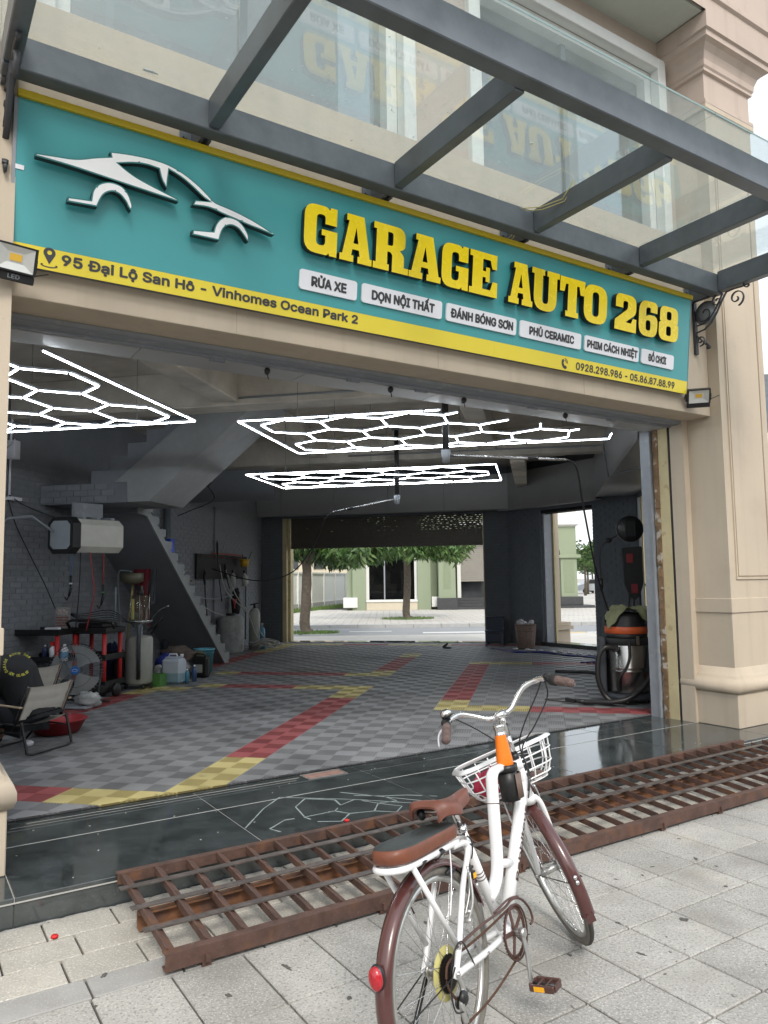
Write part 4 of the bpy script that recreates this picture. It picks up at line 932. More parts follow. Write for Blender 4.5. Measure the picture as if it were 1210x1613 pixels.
# ---------------------------------------------------------------- hexagon LED ceiling lights
def tube_part(par, p, q, r=.0048):
    b = MB(); p, q = Vector(p), Vector(q); d = (q - p).normalized() * .012
    b.cyl(p + d, q - d, r, n=8); o = part('led_tube', b, M['led'], par)
    b = MB(); u = Vector((0, 0, .013)); b.bar(p + u, q + u, .026, .014); part('tube_holder', b, M['jambgrey'], par); return o
def hexlight(a0, a1, b0, b1, z, label, clipn=1.02, cols=5, rows=3):
    t = thing('hexagon_light', label, 'ceiling light', 'G', ((a0 + a1) / 2, (b0 + b1) / 2, z), 'hexagon LED ceiling lights')
    segs = []
    def seg(p, q, n=1):
        for k in range(n): segs.append(((p[0] + (q[0] - p[0]) * k / n, p[1] + (q[1] - p[1]) * k / n), (p[0] + (q[0] - p[0]) * (k + 1) / n, p[1] + (q[1] - p[1]) * (k + 1) / n)))
    seg((a0, b0), (a1, b0), 4); seg((a0, b1), (a1, b1), 4); seg((a0, b0), (a0, b1), 2); seg((a1, b0), (a1, b1), 2)
    W_ = (a1 - a0 - .30) / (cols + .5); H_ = (b1 - b0 - .10) / (rows * 1.5 + .5) ; s = H_; done = set()
    for r_ in range(rows):
        for c in range(cols + (0 if r_ % 2 else 0)):
            cx = a0 + .15 + W_ * (c + .5 + (.5 if r_ % 2 else 0)); cy = b0 + .05 + H_ * (1 + 1.5 * r_)
            P = [(cx, cy - s), (cx + W_ / 2, cy - s / 2), (cx + W_ / 2, cy + s / 2), (cx, cy + s), (cx - W_ / 2, cy + s / 2), (cx - W_ / 2, cy - s / 2)]
            for k in range(6):
                p, q = P[k], P[(k + 1) % 6]; key = (round((p[0] + q[0]) * 50), round((p[1] + q[1]) * 50))
                if key in done: continue
                done.add(key); segs.append((p, q))
    for p, q in segs:
        np_, nq = G2F(*p).y, G2F(*q).y
        if np_ < clipn and nq < clipn: continue
        if np_ < clipn or nq < clipn:
            k = (clipn - np_) / (nq - np_); m_ = (p[0] + (q[0] - p[0]) * k, p[1] + (q[1] - p[1]) * k)
            p, q = (m_, q) if np_ < clipn else (p, m_)
            if math.dist(p, q) < .08: continue
        tube_part(t, (p[0], p[1], z), (q[0], q[1], z))
    b = MB()
    for a in (a0 + .5, (a0 + a1) / 2, a1 - .5):
        for bb in (b0 + .3, b1 - .2):
            if G2F(a, bb).y > clipn: b.cyl((a, bb, z + .015), (a, bb, 4.15), .0025, n=4)
    part('hanging_wire', b, M['steel'], t)
    return t
LZ = 3.12
hexlight(-6.35, -3.12, 4.0, 6.58, LZ, 'white glowing hexagon tube light nearest the left column', .9, 5, 4)
hexlight(-2.74, .84, 6.68, 8.58, LZ, 'white glowing hexagon tube light in the middle of the ceiling', 1.0, 5, 3)
hexlight(-4.02, -.48, 10.1, 11.8, LZ, 'white glowing hexagon tube light farthest back in the garage', 1.0, 5, 3)
# ---------------------------------------------------------------- things inside the garage (G frame)
def cmat(key, col, r=.5, **k):
    if key not in M: M[key] = mat(key, col, r, **k)
    return M[key]
Z0 = .155
def hang(p, q, sag, n=14):
    p, q = Vector(p), Vector(q); return [p.lerp(q, k / n) - Vector((0, 0, sag * 4 * (k / n) * (1 - k / n))) for k in range(n + 1)]
def smoothpts(P, n=6):
    P = [Vector(p) for p in P]; out = []
    for i in range(len(P) - 1):
        p0, p1, p2, p3 = P[max(i - 1, 0)], P[i], P[i + 1], P[min(i + 2, len(P) - 1)]
        for k in range(n):
            t = k / n; out.append(.5 * ((2 * p1) + (p2 - p0) * t + (2 * p0 - 5 * p1 + 4 * p2 - p3) * t * t + (-p0 + 3 * p1 - 3 * p2 + p3) * t ** 3))
    return out + [P[-1]]
def lat(prof, c, n=20): return MB().lathe(prof, c, n)
def bottle(a, b, z, r, hh, col, label, cap=None, name='bottle', band=None, nz=False):
    t = thing(name, label, 'bottle', 'G', (a, b, z))
    part('body', lat([(0, z + .001), (r, z + .001), (r, z + hh * .68), (r * .85, z + hh * .78), (r * .35, z + hh * .86), (r * .35, z + hh * .9), (0, z + hh * .9)], (a, b, 0), 14), col, t)
    bb = lat([(0, z + hh * .9), (r * .42, z + hh * .9), (r * .42, z + hh), (0, z + hh)], (a, b, 0), 10)
    if nz: bb.box(a - .03, a + .02, b - .012, b + .012, z + hh, z + hh + .03); bb.bar((a - .02, b, z + hh), (a - .03, b, z + hh - .05), .01, .008)
    part('cap', bb, cap or M['white'], t)
    if band: part('paper_label', lat([(r * 1.02, z + hh * .2), (r * 1.02, z + hh * .55)], (a, b, 0), 14), band, t)
    return t
# hose reel box under the landing
t = thing('hose_reel_box', 'white and black hose reel cabinet hanging under the landing', 'hose reel', 'G', (-5.55, 8.9, 2.2))
def octo(a0, a1, z0, z1, c): return [(a0 + c, z0), (a1 - c, z0), (a1, z0 + c), (a1, z1 - c), (a1 - c, z1), (a0 + c, z1), (a0, z1 - c), (a0, z0 + c)]
# cabinet's long axis runs along b turned a little so its end faces the camera
ca, cb, cz = -5.86, 8.62, 2.215; ang = R(28)
def bx(p): return Vector((ca + p.x * math.cos(ang) - p.y * math.sin(ang) * -1, cb - p.x * math.sin(ang) * -0 + p.y * math.cos(ang), cz + p.z))
b = MB().prism(octo(-.185, .185, -.215, .215, .075), .05, .66, 'XZ'); b.xf(bx); part('cabinet', b, cmat('cream_plastic', (.62, .61, .56), .45), t)
b = MB().prism(octo(-.20, .20, -.235, .235, .08), -.06, .049, 'XZ'); b.xf(bx); part('black_rim', b, M['black'], t)
b = MB().prism(octo(-.155, .155, -.175, .185, .05), -.066, -.061, 'XZ'); b.xf(bx); part('front_panel', b, cmat('grey_panel_plastic', (.36, .40, .44), .35), t)
for k in (.15, .35, .55):
    b = MB().box(-.12, .10, k, k + .05, .216, .25); b.xf(bx); part('bracket', b, M['jambgrey'], t)
b = MB(); b.box(-.02, .02, .1, .5, .25, .43); b.xf(bx); part('hanger', b, M['jambgrey'], t)
for i, (px, colr, lb) in enumerate(((.05, 'blue_hose', 'blue air hose with black coupling dangling below the reel cabinet'), (.16, 'red_hose', 'red hose with a green-ringed nozzle dangling below the reel cabinet'))):
    p0 = bx(Vector((px, .05 + i * .35, -.23))); h_ = thing('hose_end', lb, 'hose', 'G', p0)
    cmat('blue_hose', (.08, .2, .42)); cmat('red_hose', (.42, .04, .04)); L_ = .28 + .12 * i
    b = MB(); b.tube([p0, p0 + Vector((.01, 0, -L_ / 2)), p0 + Vector((.0, 0, -L_))], .007, 6); part('hose', b, M[colr], h_)
    q = p0 + Vector((0, 0, -L_)); b = MB(); b.cyl(q, q + Vector((0, 0, -.14)), .017, .012, 8); b.cyl(q + Vector((.01, 0, -.15)), q + Vector((-.02, 0, -.26)), .02, .016, 8); b.tube([q + Vector((-.02, 0, -.26)), q + Vector((-.05, 0, -.31)), q + Vector((-.08, 0, -.27))], .009, 6); part('nozzle', b, M['black'], h_)
    b = MB(); b.lathe([(.018, -.01), (.022, 0), (.018, .01)], (q.x, q.y, q.z - .1), 10); part('ring', b, cmat('green_ring', (.1, .35, .15)) if i else M['white'], h_)
# cables hanging on the left wall
def cable(pts, r, m, label, loc=None): b = MB(); b.tube(smoothpts(pts), r, 6); return solo('cable', b, m, label, 'cable', 'G', loc or pts[0])
cable([(-6.48, 8.35, 2.66), (-6.45, 8.5, 2.3), (-6.40, 9.0, 1.6), (-6.3, 9.2, 1.15), (-6.1, 9.2, .98)], .007, M['black'], 'long black cable running down the grey brick wall left of the reel cabinet')
cable([(-5.75, 8.8, 2.0), (-5.76, 8.8, 1.5), (-5.8, 8.8, 1.0)], .007, M['black'], 'straight black cable hanging from the reel cabinet down to the tool trolley')
cable([(-5.65, 8.85, 2.0), (-5.60, 8.85, 1.7), (-5.58, 8.85, 1.45), (-5.68, 8.85, 1.0)], .007, M['red_hose'], 'red hose hanging in a curve from the reel cabinet to the tool trolley')
for k in range(5):
    cable([(-6.2, 9.1, 1.22 + .01 * k), (-5.9, 9.1, 1.2 - .02 * k), (-5.5, 9.15, 1.24 - .03 * k), (-5.2, 9.2, 1.02 + .01 * k)], .005, M['black'], 'tangled black cables strung along the wall above the tool trolleys', None)
for o in [o for o in bpy.data.objects if o.get('label', '').startswith('tangled black')]: o['group'] = 'tangled cables above the trolleys'
cable([(-6.46, 8.33, 2.72), (-6.3, 8.4, 2.6), (-6.05, 8.5, 2.48), (-5.9, 8.6, 2.42)], .009, M['black'], 'short black power cable from the wall socket to the reel cabinet')
t = thing('electric_box', 'white electric box with conduit high on the wall above the landing', 'electric box', 'G', (-6.45, 8.5, 3.3))
b = MB(); b.bbox(-6.50, -6.38, 8.30, 8.42, 3.18, 3.42, .01); part('box', b, M['white'], t); b = MB(); b.tube([(-6.48, 8.36, 2.70), (-6.48, 8.36, 3.18)], .014, 6); b.tube([(-6.48, 8.36, 3.42), (-6.48, 8.38, 3.9)], .014, 6); part('conduit', b, M['white'], t)
b = MB(); b.tube([(-6.5, 8.3, 3.3), (-6.3, 8.2, 3.4)], .01, 5); part('side_conduit', b, M['white'], t); b = MB(); b.box(-6.50, -6.40, 8.30, 8.50, 2.66, 2.70); part('shelf_bracket', b, M['white'], t)
t = thing('wall_arm', 'grey bent steel arm on the left wall beside the reel cabinet', 'bracket', 'G', (-6.5, 8.3, 2.4))
b = MB(); b.tube([(-6.5, 8.15, 2.28), (-6.35, 8.2, 2.42), (-6.1, 8.3, 2.44), (-5.9, 8.45, 2.25)], .017, 6); part('arm', b, M['jambgrey'], t); b = MB(); b.tube([(-6.42, 8.2, 2.36), (-6.42, 8.2, 2.0), (-6.36, 8.2, 1.99)], .014, 6); part('drop', b, M['jambgrey'], t)
t = thing('wall_calendar', 'small printed calendar card standing against the wall on the left trolley', 'calendar', 'G', (-6.1, 9.0, 1.02))
b = MB(); b.box(-6.20, -5.99, 8.96, 8.97, 1.02, 1.30); part('card', b, cmat('card_print', (.35, .33, .32), .6, var=.5, scale=26), t)
for k in range(4): b = MB(); b.box(-6.185, -6.005, 8.955, 8.9595, 1.05 + k * .035, 1.067 + k * .035); part('printed_row', b, cmat('printed_red', (.32, .14, .12), .6, var=.6, scale=60), t)
b = MB(); b.box(-6.17, -6.02, 8.955, 8.9595, 1.20, 1.27); part('printed_picture', b, cmat('printed_pic', (.5, .42, .4), .6, var=.7, scale=30), t)

# tool trolleys
def trolley(a, b_, label, w=.62, d=.42, hh=.86):
    t = thing('tool_trolley', label, 'trolley', 'G', (a, b_, Z0))
    red = cmat('red_post', (.50, .03, .03), .4)
    for (x, y) in ((0, 0), (w, 0), (0, d), (w, d)):
        bb = MB(); bb.cyl((a + x, b_ + y, Z0 + .12), (a + x, b_ + y, Z0 + hh - .04), .030, n=10); part('post', bb, red, t)
        bb = MB(); bb.lathe([(0, -.02), (.035, -.02), (.035, .02), (0, .02)], (a + x, b_ + y, Z0 + .036), 10, 'X'); part('castor', bb, M['black'], t)
        bb = MB(); bb.cyl((a + x, b_ + y, Z0 + .06), (a + x, b_ + y, Z0 + .12), .012, n=6); part('castor_fork', bb, M['jambgrey'], t)
    for z in (.12, .46, hh - .06):
        bb = MB(); bb.bbox(a - .05, a + w + .05, b_ - .05, b_ + d + .05, Z0 + z, Z0 + z + .02, .006)
        for q in ((a - .05, a + w + .05, b_ - .05, b_ - .035), (a - .05, a + w + .05, b_ + d + .035, b_ + d + .05), (a - .05, a - .035, b_ - .034, b_ + d + .034), (a + w + .035, a + w + .05, b_ - .034, b_ + d + .034)): bb.box(*q, Z0 + z + .021, Z0 + z + .075)
        part('shelf', bb, M['black'], t)
    return t
trolley(-6.55, 8.62, 'black and red tool trolley with bottles on its shelf by the left wall')
t2 = trolley(-5.90, 8.95, 'black and red tool trolley with a push handle behind the fan', .42, .38, .86)
b = MB(); b.tube([(-5.95, 8.95, .98), (-5.99, 8.9, 1.10), (-5.92, 8.9, 1.13), (-5.55, 8.92, 1.12), (-5.38, 8.95, 1.10), (-5.36, 8.98, 1.02)], .02, 8); part('handle', b, M['black'], t2)
b = MB(); b.bbox(-5.88, -5.50, 8.96, 9.3, 1.02, 1.09, .02); part('top_tray_bin', b, M['black'], t2)
cmat('navy', (.02, .03, .09), .35); cmat('ltblue', (.12, .35, .6), .4)
bottle(-6.10, 8.62, Z0 + .481, .032, .20, M['navy'], 'dark navy bottle with white cap on the left trolley shelf')
bottle(-5.99, 8.62, Z0 + .481, .04, .21, M['white'], 'white trigger spray bottle on the left trolley shelf', cmat('redcap', (.6, .02, .02)), nz=True, name='spray_bottle')
bottle(-5.84, 8.64, Z0 + .481, .045, .21, M['white'], 'white bottle with a wide blue label on the left trolley shelf', band=M['ltblue'])
b = MB(); b.bbox(-6.15, -5.95, 8.66, 8.73, 1.02, 1.05, .01); solo('power_strip', b, M['white'], 'white power strip lying on the left trolley', 'power strip', 'G', (-5.85, 8.7, 1.02))
b = MB(); b.tube([(-5.72, 9.6, .9), (-5.72, 9.6, 1.55)], .013, 6); solo('steel_rod', b, M['jambgrey'], 'thin steel rod standing upright behind the fan', 'rod', 'G', (-4.93, 9.5, .9))

# floor fan
t = thing('floor_fan', 'big round floor fan with black cage and blue hub beside the trolleys', 'fan', 'G', (-5.35, 8.35, Z0))
fc = Vector((-5.45, 8.30, Z0 + .41)); fd = Vector((.42, -.9, .08)).normalized(); fr_ = fd.cross(Vector((0, 0, 1))).normalized(); fu = fr_.cross(fd)
def FP(x, y, z): return fc + fr_ * x + fu * y + fd * z
b = MB()
for k in range(48):
    t_ = 2 * math.pi * k / 48; c, s = math.cos(t_), math.sin(t_)
    b.tube([FP(.05 * c, .05 * s, .085), FP(.2 * c, .2 * s, .075), FP(.29 * c, .29 * s, .04), FP(.315 * c, .315 * s, 0), FP(.29 * c, .29 * s, -.06), FP(.1 * c, .1 * s, -.09)], .0018, 4, caps=False)
part('cage_wires', b, M['jambgrey'], t, kind='stuff')
for r_, z in ((.315, 0), (.2, .075), (.29, -.06)):
    b = MB(); b.tube([FP(r_ * math.cos(k * .2618), r_ * math.sin(k * .2618), z) for k in range(24)], .005 if r_ > .3 else .0025, 6, closed=True); part('cage_ring', b, M['black'], t)
for k in range(3):
    b = MB(); vs = []; fs = []
    for i in range(6):
        for j in range(7):
            r_ = .05 + .24 * i / 5; t_ = 2 * math.pi * k / 3 + (j / 6 - .5) * 1.5 * (.55 + .45 * i / 5); vs.append(FP(r_ * math.cos(t_), r_ * math.sin(t_), .03 * (j / 6 - .5) * 2 * .8))
    for i in range(5):
        for j in range(6): fs.append((i * 7 + j, i * 7 + j + 1, (i + 1) * 7 + j + 1, (i + 1) * 7 + j))
    b.add(vs, fs, True); part('blade', b, cmat('fan_blade', (.24, .25, .25), .35), t)
b = MB(); b.cyl(FP(0, 0, .075), FP(0, 0, .10), .055, .045, 20); part('hub_badge', b, cmat('hub_blue', (.02, .13, .42), .4), t)
b = MB(); b.tube([FP(.03 * math.cos(k * .314), .013 * math.sin(k * .314), .102) for k in range(20)], .002, 4, closed=True); b.box(fc.x - .0, fc.x + .001, fc.y, fc.y + .001, fc.z, fc.z + .001); part('badge_print', b, M['white'], t)
b = MB(); b.cyl(FP(0, 0, -.09), FP(0, 0, -.22), .07, .05, 14); part('motor', b, M['black'], t)
b = MB(); b.tube([(fc.x - .33, fc.y, fc.z), (fc.x - .31, fc.y - .02, Z0 + .06), (fc.x - .25, fc.y - .1, Z0 + .02), (fc.x + .25, fc.y - .1, Z0 + .02), (fc.x + .31, fc.y - .02, Z0 + .06), (fc.x + .33, fc.y, fc.z)], .012, 8); b.tube([(fc.x - .31, fc.y - .02, Z0 + .05), (fc.x - .3, fc.y + .25, Z0 + .02), (fc.x + .3, fc.y + .25, Z0 + .02), (fc.x + .31, fc.y - .02, Z0 + .05)], .012, 8); part('stand', b, M['black'], t)
rr = random.Random(31)
def crumple(name, c, r, m, label, cat, fr='G', seed=1, n=16, mm=11):
    q = random.Random(seed); b = MB(); b.blob(c, r[0], r[1], r[2], n, mm, .22, q); b.xf(lambda p: Vector((p.x, p.y, max(p.z, c[2] - r[2] * .8)))); return solo(name, b, m, label, cat, fr, c)
b = MB(); b.blob((-5.18, 8.15, Z0 + .09), .16, .09, .09, 18, 12, .25, rr); solo('plastic_bag', b, cmat('silver_bag', (.45, .46, .46), .3, var=.3, scale=20, bump=.6, bscale=30), 'crumpled silver grey plastic bag beside the fan', 'bag', 'G', (-4.93, 8.22, Z0))
b = MB(); b.bbox(-5.75, -5.1, 7.98, 8.22, Z0, Z0 + .03, .01); solo('flat_board', b, M['jambgrey'], 'flat grey board on the floor under the fan', 'board', 'G', (-5.2, 8.1, Z0))
for k, (a, b_, sx, sy, sz, m, lb) in enumerate(((-5.62, 9.0, .22, .2, .10, 'blackmat', 'black fabric bag lying on the floor between fan and oil drainer'), (-5.85, 9.75, .14, .12, .30, 'navy', 'dark blue fabric bundle piled behind the fan'), (-5.68, 9.7, .12, .12, .26, 'blackmat', 'black box-like bundle against the wall behind the fan'))):
    crumple('bundle', (a, b_, Z0 + sz), (sx, sy, sz), M[m], lb, 'bundle', seed=40 + k)
b = MB(); b.lathe([(.06, -.03), (.085, -.02), (.085, .02), (.06, .03), (0, .03)], (-5.33, 9.0, Z0 + .086), 16, 'X'); solo('loose_wheel', b, M['black'], 'small black wheel on the floor just left of the oil drainer', 'wheel', 'G', (-4.52, 9.0, Z0))

# waste oil drainer
ta, tb = -5.42, 9.72
t = thing('oil_drainer', 'grey waste oil drainer tank with glass chamber on top by the stairs', 'oil drainer', 'G', (ta, tb, Z0))
part('tank', lat([(0, .22), (.16, .22), (.185, .25), (.185, .82), (.17, .86), (.06, .88), (0, .88)], (ta, tb, 0), 28), cmat('tank_grey', (.36, .37, .34), .45, var=.12, scale=3), t)
part('tray', lat([(0, 1.02), (.06, 1.02), (.17, 1.06), (.18, 1.085), (.165, 1.085), (.05, 1.04), (0, 1.04)], (ta, tb, 0), 24), cmat('bright_steel', (.5, .5, .5), .25, metal=.9), t)
part('neck', lat([(.045, .87), (.045, 1.02)], (ta, tb, 0), 12), M['jambgrey'], t)
M['chamber'] = glassy('chamber_glass', (.75, .75, .62), dirt_veil=.12, dcol=(.5, .5, .4), opac=.08)
part('glass_chamber', lat([(.11, 1.045), (.11, 1.42), (.10, 1.43), (0, 1.43)], (ta, tb, 0), 20), M['chamber'], t)
for k in range(4):
    an = k * 1.57 + .5; b = MB(); b.cyl((ta + .125 * math.cos(an), tb + .125 * math.sin(an), 1.04), (ta + .125 * math.cos(an), tb + .125 * math.sin(an), 1.44), .007, n=6); part('chamber_rod', b, M['bright_steel'], t)
b = MB(); b.box(ta - .06, ta - .02, tb - .112, tb - .111, 1.1, 1.38); part('gauge_strip', b, cmat('gauge_yellow', (.6, .55, .2)), t)
b = MB(); b.lathe([(0, 1.43), (.05, 1.43), (.05, 1.50), (0, 1.50)], (ta, tb, 0), 10); b.box(ta - .05, ta + .03, tb - .03, tb + .03, 1.50, 1.56); part('valve_head', b, M['black'], t)
b = MB(); b.tube([(ta + .1, tb - .17, .42), (ta + .1, tb - .19, .30), (ta + .1, tb - .19, 1.0), (ta + .12, tb - .17, 1.03)], .028, 8); part('side_pipe', b, M['steel'], t)
b = MB(); b.tube(smoothpts([(ta + .17, tb, 1.08), (ta + .26, tb - .02, 1.18), (ta + .34, tb - .02, 1.24), (ta + .40, tb, 1.27)]), .006, 6); b.cyl((ta + .38, tb, 1.26), (ta + .44, tb, 1.285), .012, n=6); part('drain_probe', b, M['bright_steel'], t)
b = MB(); b.tube([(ta + .16, tb - .05, .95), (ta + .28, tb - .08, 1.0), (ta + .40, tb - .12, 1.12)], .016, 6); b.tube([(ta + .2, tb - .05, .90), (ta + .3, tb - .08, .98), (ta + .36, tb - .1, 1.1)], .014, 6); part('handle', b, M['black'], t)
for (x, y) in ((-.13, -.1), (.13, -.1), (0, .15), (.19, 0)): b = MB(); b.lathe([(0, -.012), (.032, -.012), (.032, .012), (0, .012)], (ta + x, tb + y, Z0 + .034), 10, 'X'); b.box(ta + x - .015, ta + x + .015, tb + y - .01, tb + y + .01, Z0 + .04, .23); part('castor', b, M['black'], t)
# broom, dustpan, cloths hanging by the stairs
t = thing('drip_pan_pole', 'round drip pan on a yellow pole leaning behind the oil drainer', 'drip pan', 'G', (-5.5, 9.98, .9))
b = MB(); b.cyl((-5.76, 9.98, .7), (-5.70, 10.02, 1.60), .016, n=8); part('pole', b, cmat('brass_pole', (.42, .35, .16), .4), t)
b = MB(); b.lathe([(0, 0), (.09, .0), (.165, .05), (.17, .16), (.16, .16), (.15, .06), (0, .012)], (-5.70, 10.0, 1.58), 20); part('pan', b, cmat('pan_olive', (.14, .13, .09), .5), t)
b = MB(); b.tube(smoothpts([(-5.84, 9.95, .9), (-5.87, 9.93, 1.45), (-5.86, 9.9, 1.74), (-5.80, 9.9, 1.78), (-5.66, 9.9, 1.76)]), .011, 6); part('hoop', b, M['jambgrey'], t)
def cloth(a, b_, w, z0, z1, m, label, seed, fr='G'):
    q = random.Random(seed); bb = MB(); nx, nz = 12, 12; vs = []; ph = q.uniform(0, 6)
    for j in range(nz + 1):
        for i in range(nx + 1):
            u = i / nx; v = j / nz; ww = w * (1 - .15 * math.sin(v * 3)); x = (u - .5) * ww + .03 * v * math.sin(seed)
            vs.append((a + x, b_ + .028 * math.sin(u * 14 + ph + v) * (.3 + v) + .015 * math.sin(u * 31), z1 + (z0 - z1) * v + .06 * math.sin(u * 5 + ph) * v))
    bb.add(vs, [(j * (nx + 1) + i, j * (nx + 1) + i + 1, (j + 1) * (nx + 1) + i + 1, (j + 1) * (nx + 1) + i) for j in range(nz) for i in range(nx)], True)
    return solo('cloth', bb, m, label, 'cloth', fr, (a, b_, z1))
cloth(-5.58, 10.06, .28, 1.15, 1.80, cmat('dark_red_cloth', (.20, .025, .035), .9), 'dark red cloth hanging under the stairs above the oil drainer', 3)
cloth(-5.50, 10.0, .15, 1.00, 1.45, cmat('dark_red_cloth', (.16, .02, .03), .9), 'shorter dark red cloth hanging lower right of the first one', 6)
cloth(-5.44, 10.1, .15, 1.35, 1.80, cmat('grey_cloth', (.09, .10, .11), .9), 'dark grey cloth hanging beside the red cloth under the stairs', 4)
# heap beside the drainer
cmat('blue_bag', (.03, .05, .28), .4); cmat('brown_cloth', (.13, .10, .085), .9, var=.35, scale=12); cmat('olive', (.13, .13, .09), .9); cmat('green_bin', (.09, .24, .06), .5)
for k, (a, b_, z, s_, m, lb) in enumerate(((-5.48, 10.6, .40, (.13, .12, .14), 'blue_bag', 'crumpled dark blue bag in the heap right of the oil drainer'), (-5.42, 10.9, .50, (.28, .16, .13), 'brown_cloth', 'heap of brown rags on top of boxes under the stairs'), (-5.40, 10.85, .30, (.2, .15, .16), 'greywall2', 'grey cloth bundle at the bottom of the rag heap'), (-5.20, 11.05, .48, (.16, .12, .06), 'olive', 'olive rag on the right end of the heap'), (-5.42, 10.3, .28, (.09, .1, .12), 'silver_bag', 'small silver bag behind the jerrycan'))):
    crumple('rag_bundle', (a, b_, z), s_, M[m], lb, 'rags', seed=60 + k)
t = thing('green_crate', 'small green plastic crate at the foot of the oil drainer', 'crate', 'G', (-5.250, 9.95, Z0))
b = MB(); 
for q in ((-5.350, -5.170, 9.86, 9.872), (-5.350, -5.170, 10.04, 10.052), (-5.350, -5.338, 9.873, 10.039), (-5.182, -5.170, 9.873, 10.039)): b.box(*q, Z0, Z0 + .17)
part('sides', b, M['green_bin'], t); b = MB(); b.box(-5.337, -5.183, 9.873, 10.039, Z0, Z0 + .012); part('bottom', b, M['green_bin'], t)
M['jerry'] = glassy('milky_plastic', (.7, .78, .85), dirt_veil=.05, dcol=(.62, .68, .76), opac=.72, rough=.3)
t = thing('jerrycan', 'translucent white jerrycan half full of blue liquid by the stairs', 'jerrycan', 'G', (-5.140, 10.2, Z0))
b = MB(); b.bbox(-5.290, -4.990, 10.1, 10.32, Z0 + .001, Z0 + .36, .035); b.bbox(-5.250, -5.030, 10.14, 10.28, Z0 + .361, Z0 + .385, .01); part('body', b, cmat('milky_white', (.50, .55, .62), .35), t)
b = MB(); b.bbox(-5.292, -4.988, 10.098, 10.322, Z0 + .003, Z0 + .19, .034); part('liquid_level', b, cmat('blue_liquid', (.25, .36, .42), .3), t)
b = MB(); b.tube([(-5.220, 10.21, Z0 + .385), (-5.210, 10.21, Z0 + .42), (-5.100, 10.21, Z0 + .42), (-5.090, 10.21, Z0 + .385)], .012, 6); part('handle', b, M['white'], t); part('cap', lat([(0, Z0 + .42), (.025, Z0 + .42), (.025, Z0 + .384), (0, Z0 + .384)], (-5.020, 10.21, 0), 12), M['white'], t)
bottle(-4.940, 10.45, Z0, .035, .24, cmat('navy2', (.05, .1, .22), .35), 'small dark blue bottle right of the jerrycan', M['white'])
bottle(-4.970, 10.28, Z0, .032, .20, cmat('teal_blue', (.08, .25, .38), .35), 'small light blue bottle with white cap beside the jerrycan')
t = thing('oil_canister', 'black plastic oil canister in front of the light blue bucket', 'canister', 'G', (-5.020, 10.95, Z0)); b = MB(); b.bbox(-5.170, -4.920, 10.85, 10.98, Z0, Z0 + .32, .03); part('body', b, M['black'], t); b = MB(); b.tube([(-5.150, 10.9, Z0 + .32), (-5.120, 10.9, Z0 + .36), (-5.000, 10.9, Z0 + .35), (-4.970, 10.9, Z0 + .32)], .012, 6); part('handle', b, M['black'], t); b = MB(); b.box(-5.120, -5.000, 10.844, 10.8495, Z0 + .08, Z0 + .2); part('paper_label', b, M['tank_grey'], t)
t = thing('blue_bucket', 'light blue plastic bucket standing at the foot of the stairs', 'bucket', 'G', (-5.250, 11.45, Z0))
cmat('bucket_blue', (.10, .33, .42), .4)
part('body', lat([(0, .012), (.125, .012), (.16, .36), (.175, .362), (.175, .385), (.15, .385), (.12, .02), (0, .02)], (-5.250, 11.45, Z0), 24), M['bucket_blue'], t)
b = MB(); b.lathe([(.158, .32), (.168, .325), (.158, .33)], (-5.250, 11.45, Z0), 24); part('rib', b, M['bucket_blue'], t)
# things standing on the steps
t = thing('blue_box', 'bright blue plastic box standing on an upper stair step', 'box', 'G', (-5.65, 10.86, 2.06)); b = MB(); b.bbox(-5.70, -5.52, 10.80, 10.94, 2.062, 2.26, .01); part('box', b, cmat('bright_blue', (.03, .08, .50), .35), t); b = MB(); b.box(-5.71, -5.51, 10.79, 10.95, 2.261, 2.275); part('lid', b, M['bright_blue'], t)
b = MB(); b.lathe([(0, 0), (.12, .01), (.19, .07), (.18, .07), (.11, .02), (0, .012)], (-5.75, 10.66, 2.235), 16); solo('tray', b, M['steel'], 'dark tray with cloths on the stair step behind the blue box', 'tray', 'G', (-5.75, 10.66, 2.235))
crumple('rag_bundle', (-5.75, 10.66, 2.29), (.1, .1, .05), M['dark_red_cloth'], 'small dark red rag lying in the tray on the stairs', 'rags', seed=81)
b = MB(); b.lathe([(0, 0), (.05, 0), (.085, .06), (.078, .06), (.045, .008), (0, .008)], (-5.6, 11.28, 1.718), 18); solo('white_bowl', b, cmat('offwhite', (.42, .42, .38), .5), 'off-white bowl on a middle stair step', 'bowl', 'G', (-5.6, 11.28, 1.718))
b = MB(); b.tube([(-5.6 + .04 * math.cos(k * .4), 11.28, 1.80 + .04 * math.sin(k * .4)) for k in range(12)], .012, 6); solo('tape_roll', b, M['offwhite'], 'roll of white tape lying in the bowl on the stairs', 'tape', 'G', (-5.6, 11.28, 1.80))
b = MB(); b.bbox(-5.62, -5.5, 11.52, 11.58, 1.61, 1.635, .006); solo('wooden_brush', b, cmat('brush_wood', (.25, .16, .08), .7), 'small wooden brush on a stair step below the bowl', 'brush', 'G', (-5.56, 11.56, 1.61))
b = MB(); b.blob((-5.6, 11.5, 1.59), .05, .045, .045, 10, 6, .1); solo('white_cup', b, M['offwhite'], 'small white cup on a stair step under the brush', 'cup', 'G', (-5.6, 11.5, 1.55))
bottle(-5.53, 12.08, 1.03, .022, .14, M['offwhite'], 'slim white bottle with dark cap on a lower stair step', M['black'])
b = MB(); b.blob((-5.62, 12.1, 1.06), .05, .03, .03, 8, 5, .3, rr); solo('copper_fitting', b, cmat('copper', (.4, .2, .1), .4, metal=.6), 'small copper fitting beside the slim white bottle on the stairs', 'fitting', 'G', (-5.62, 12.1, 1.03))
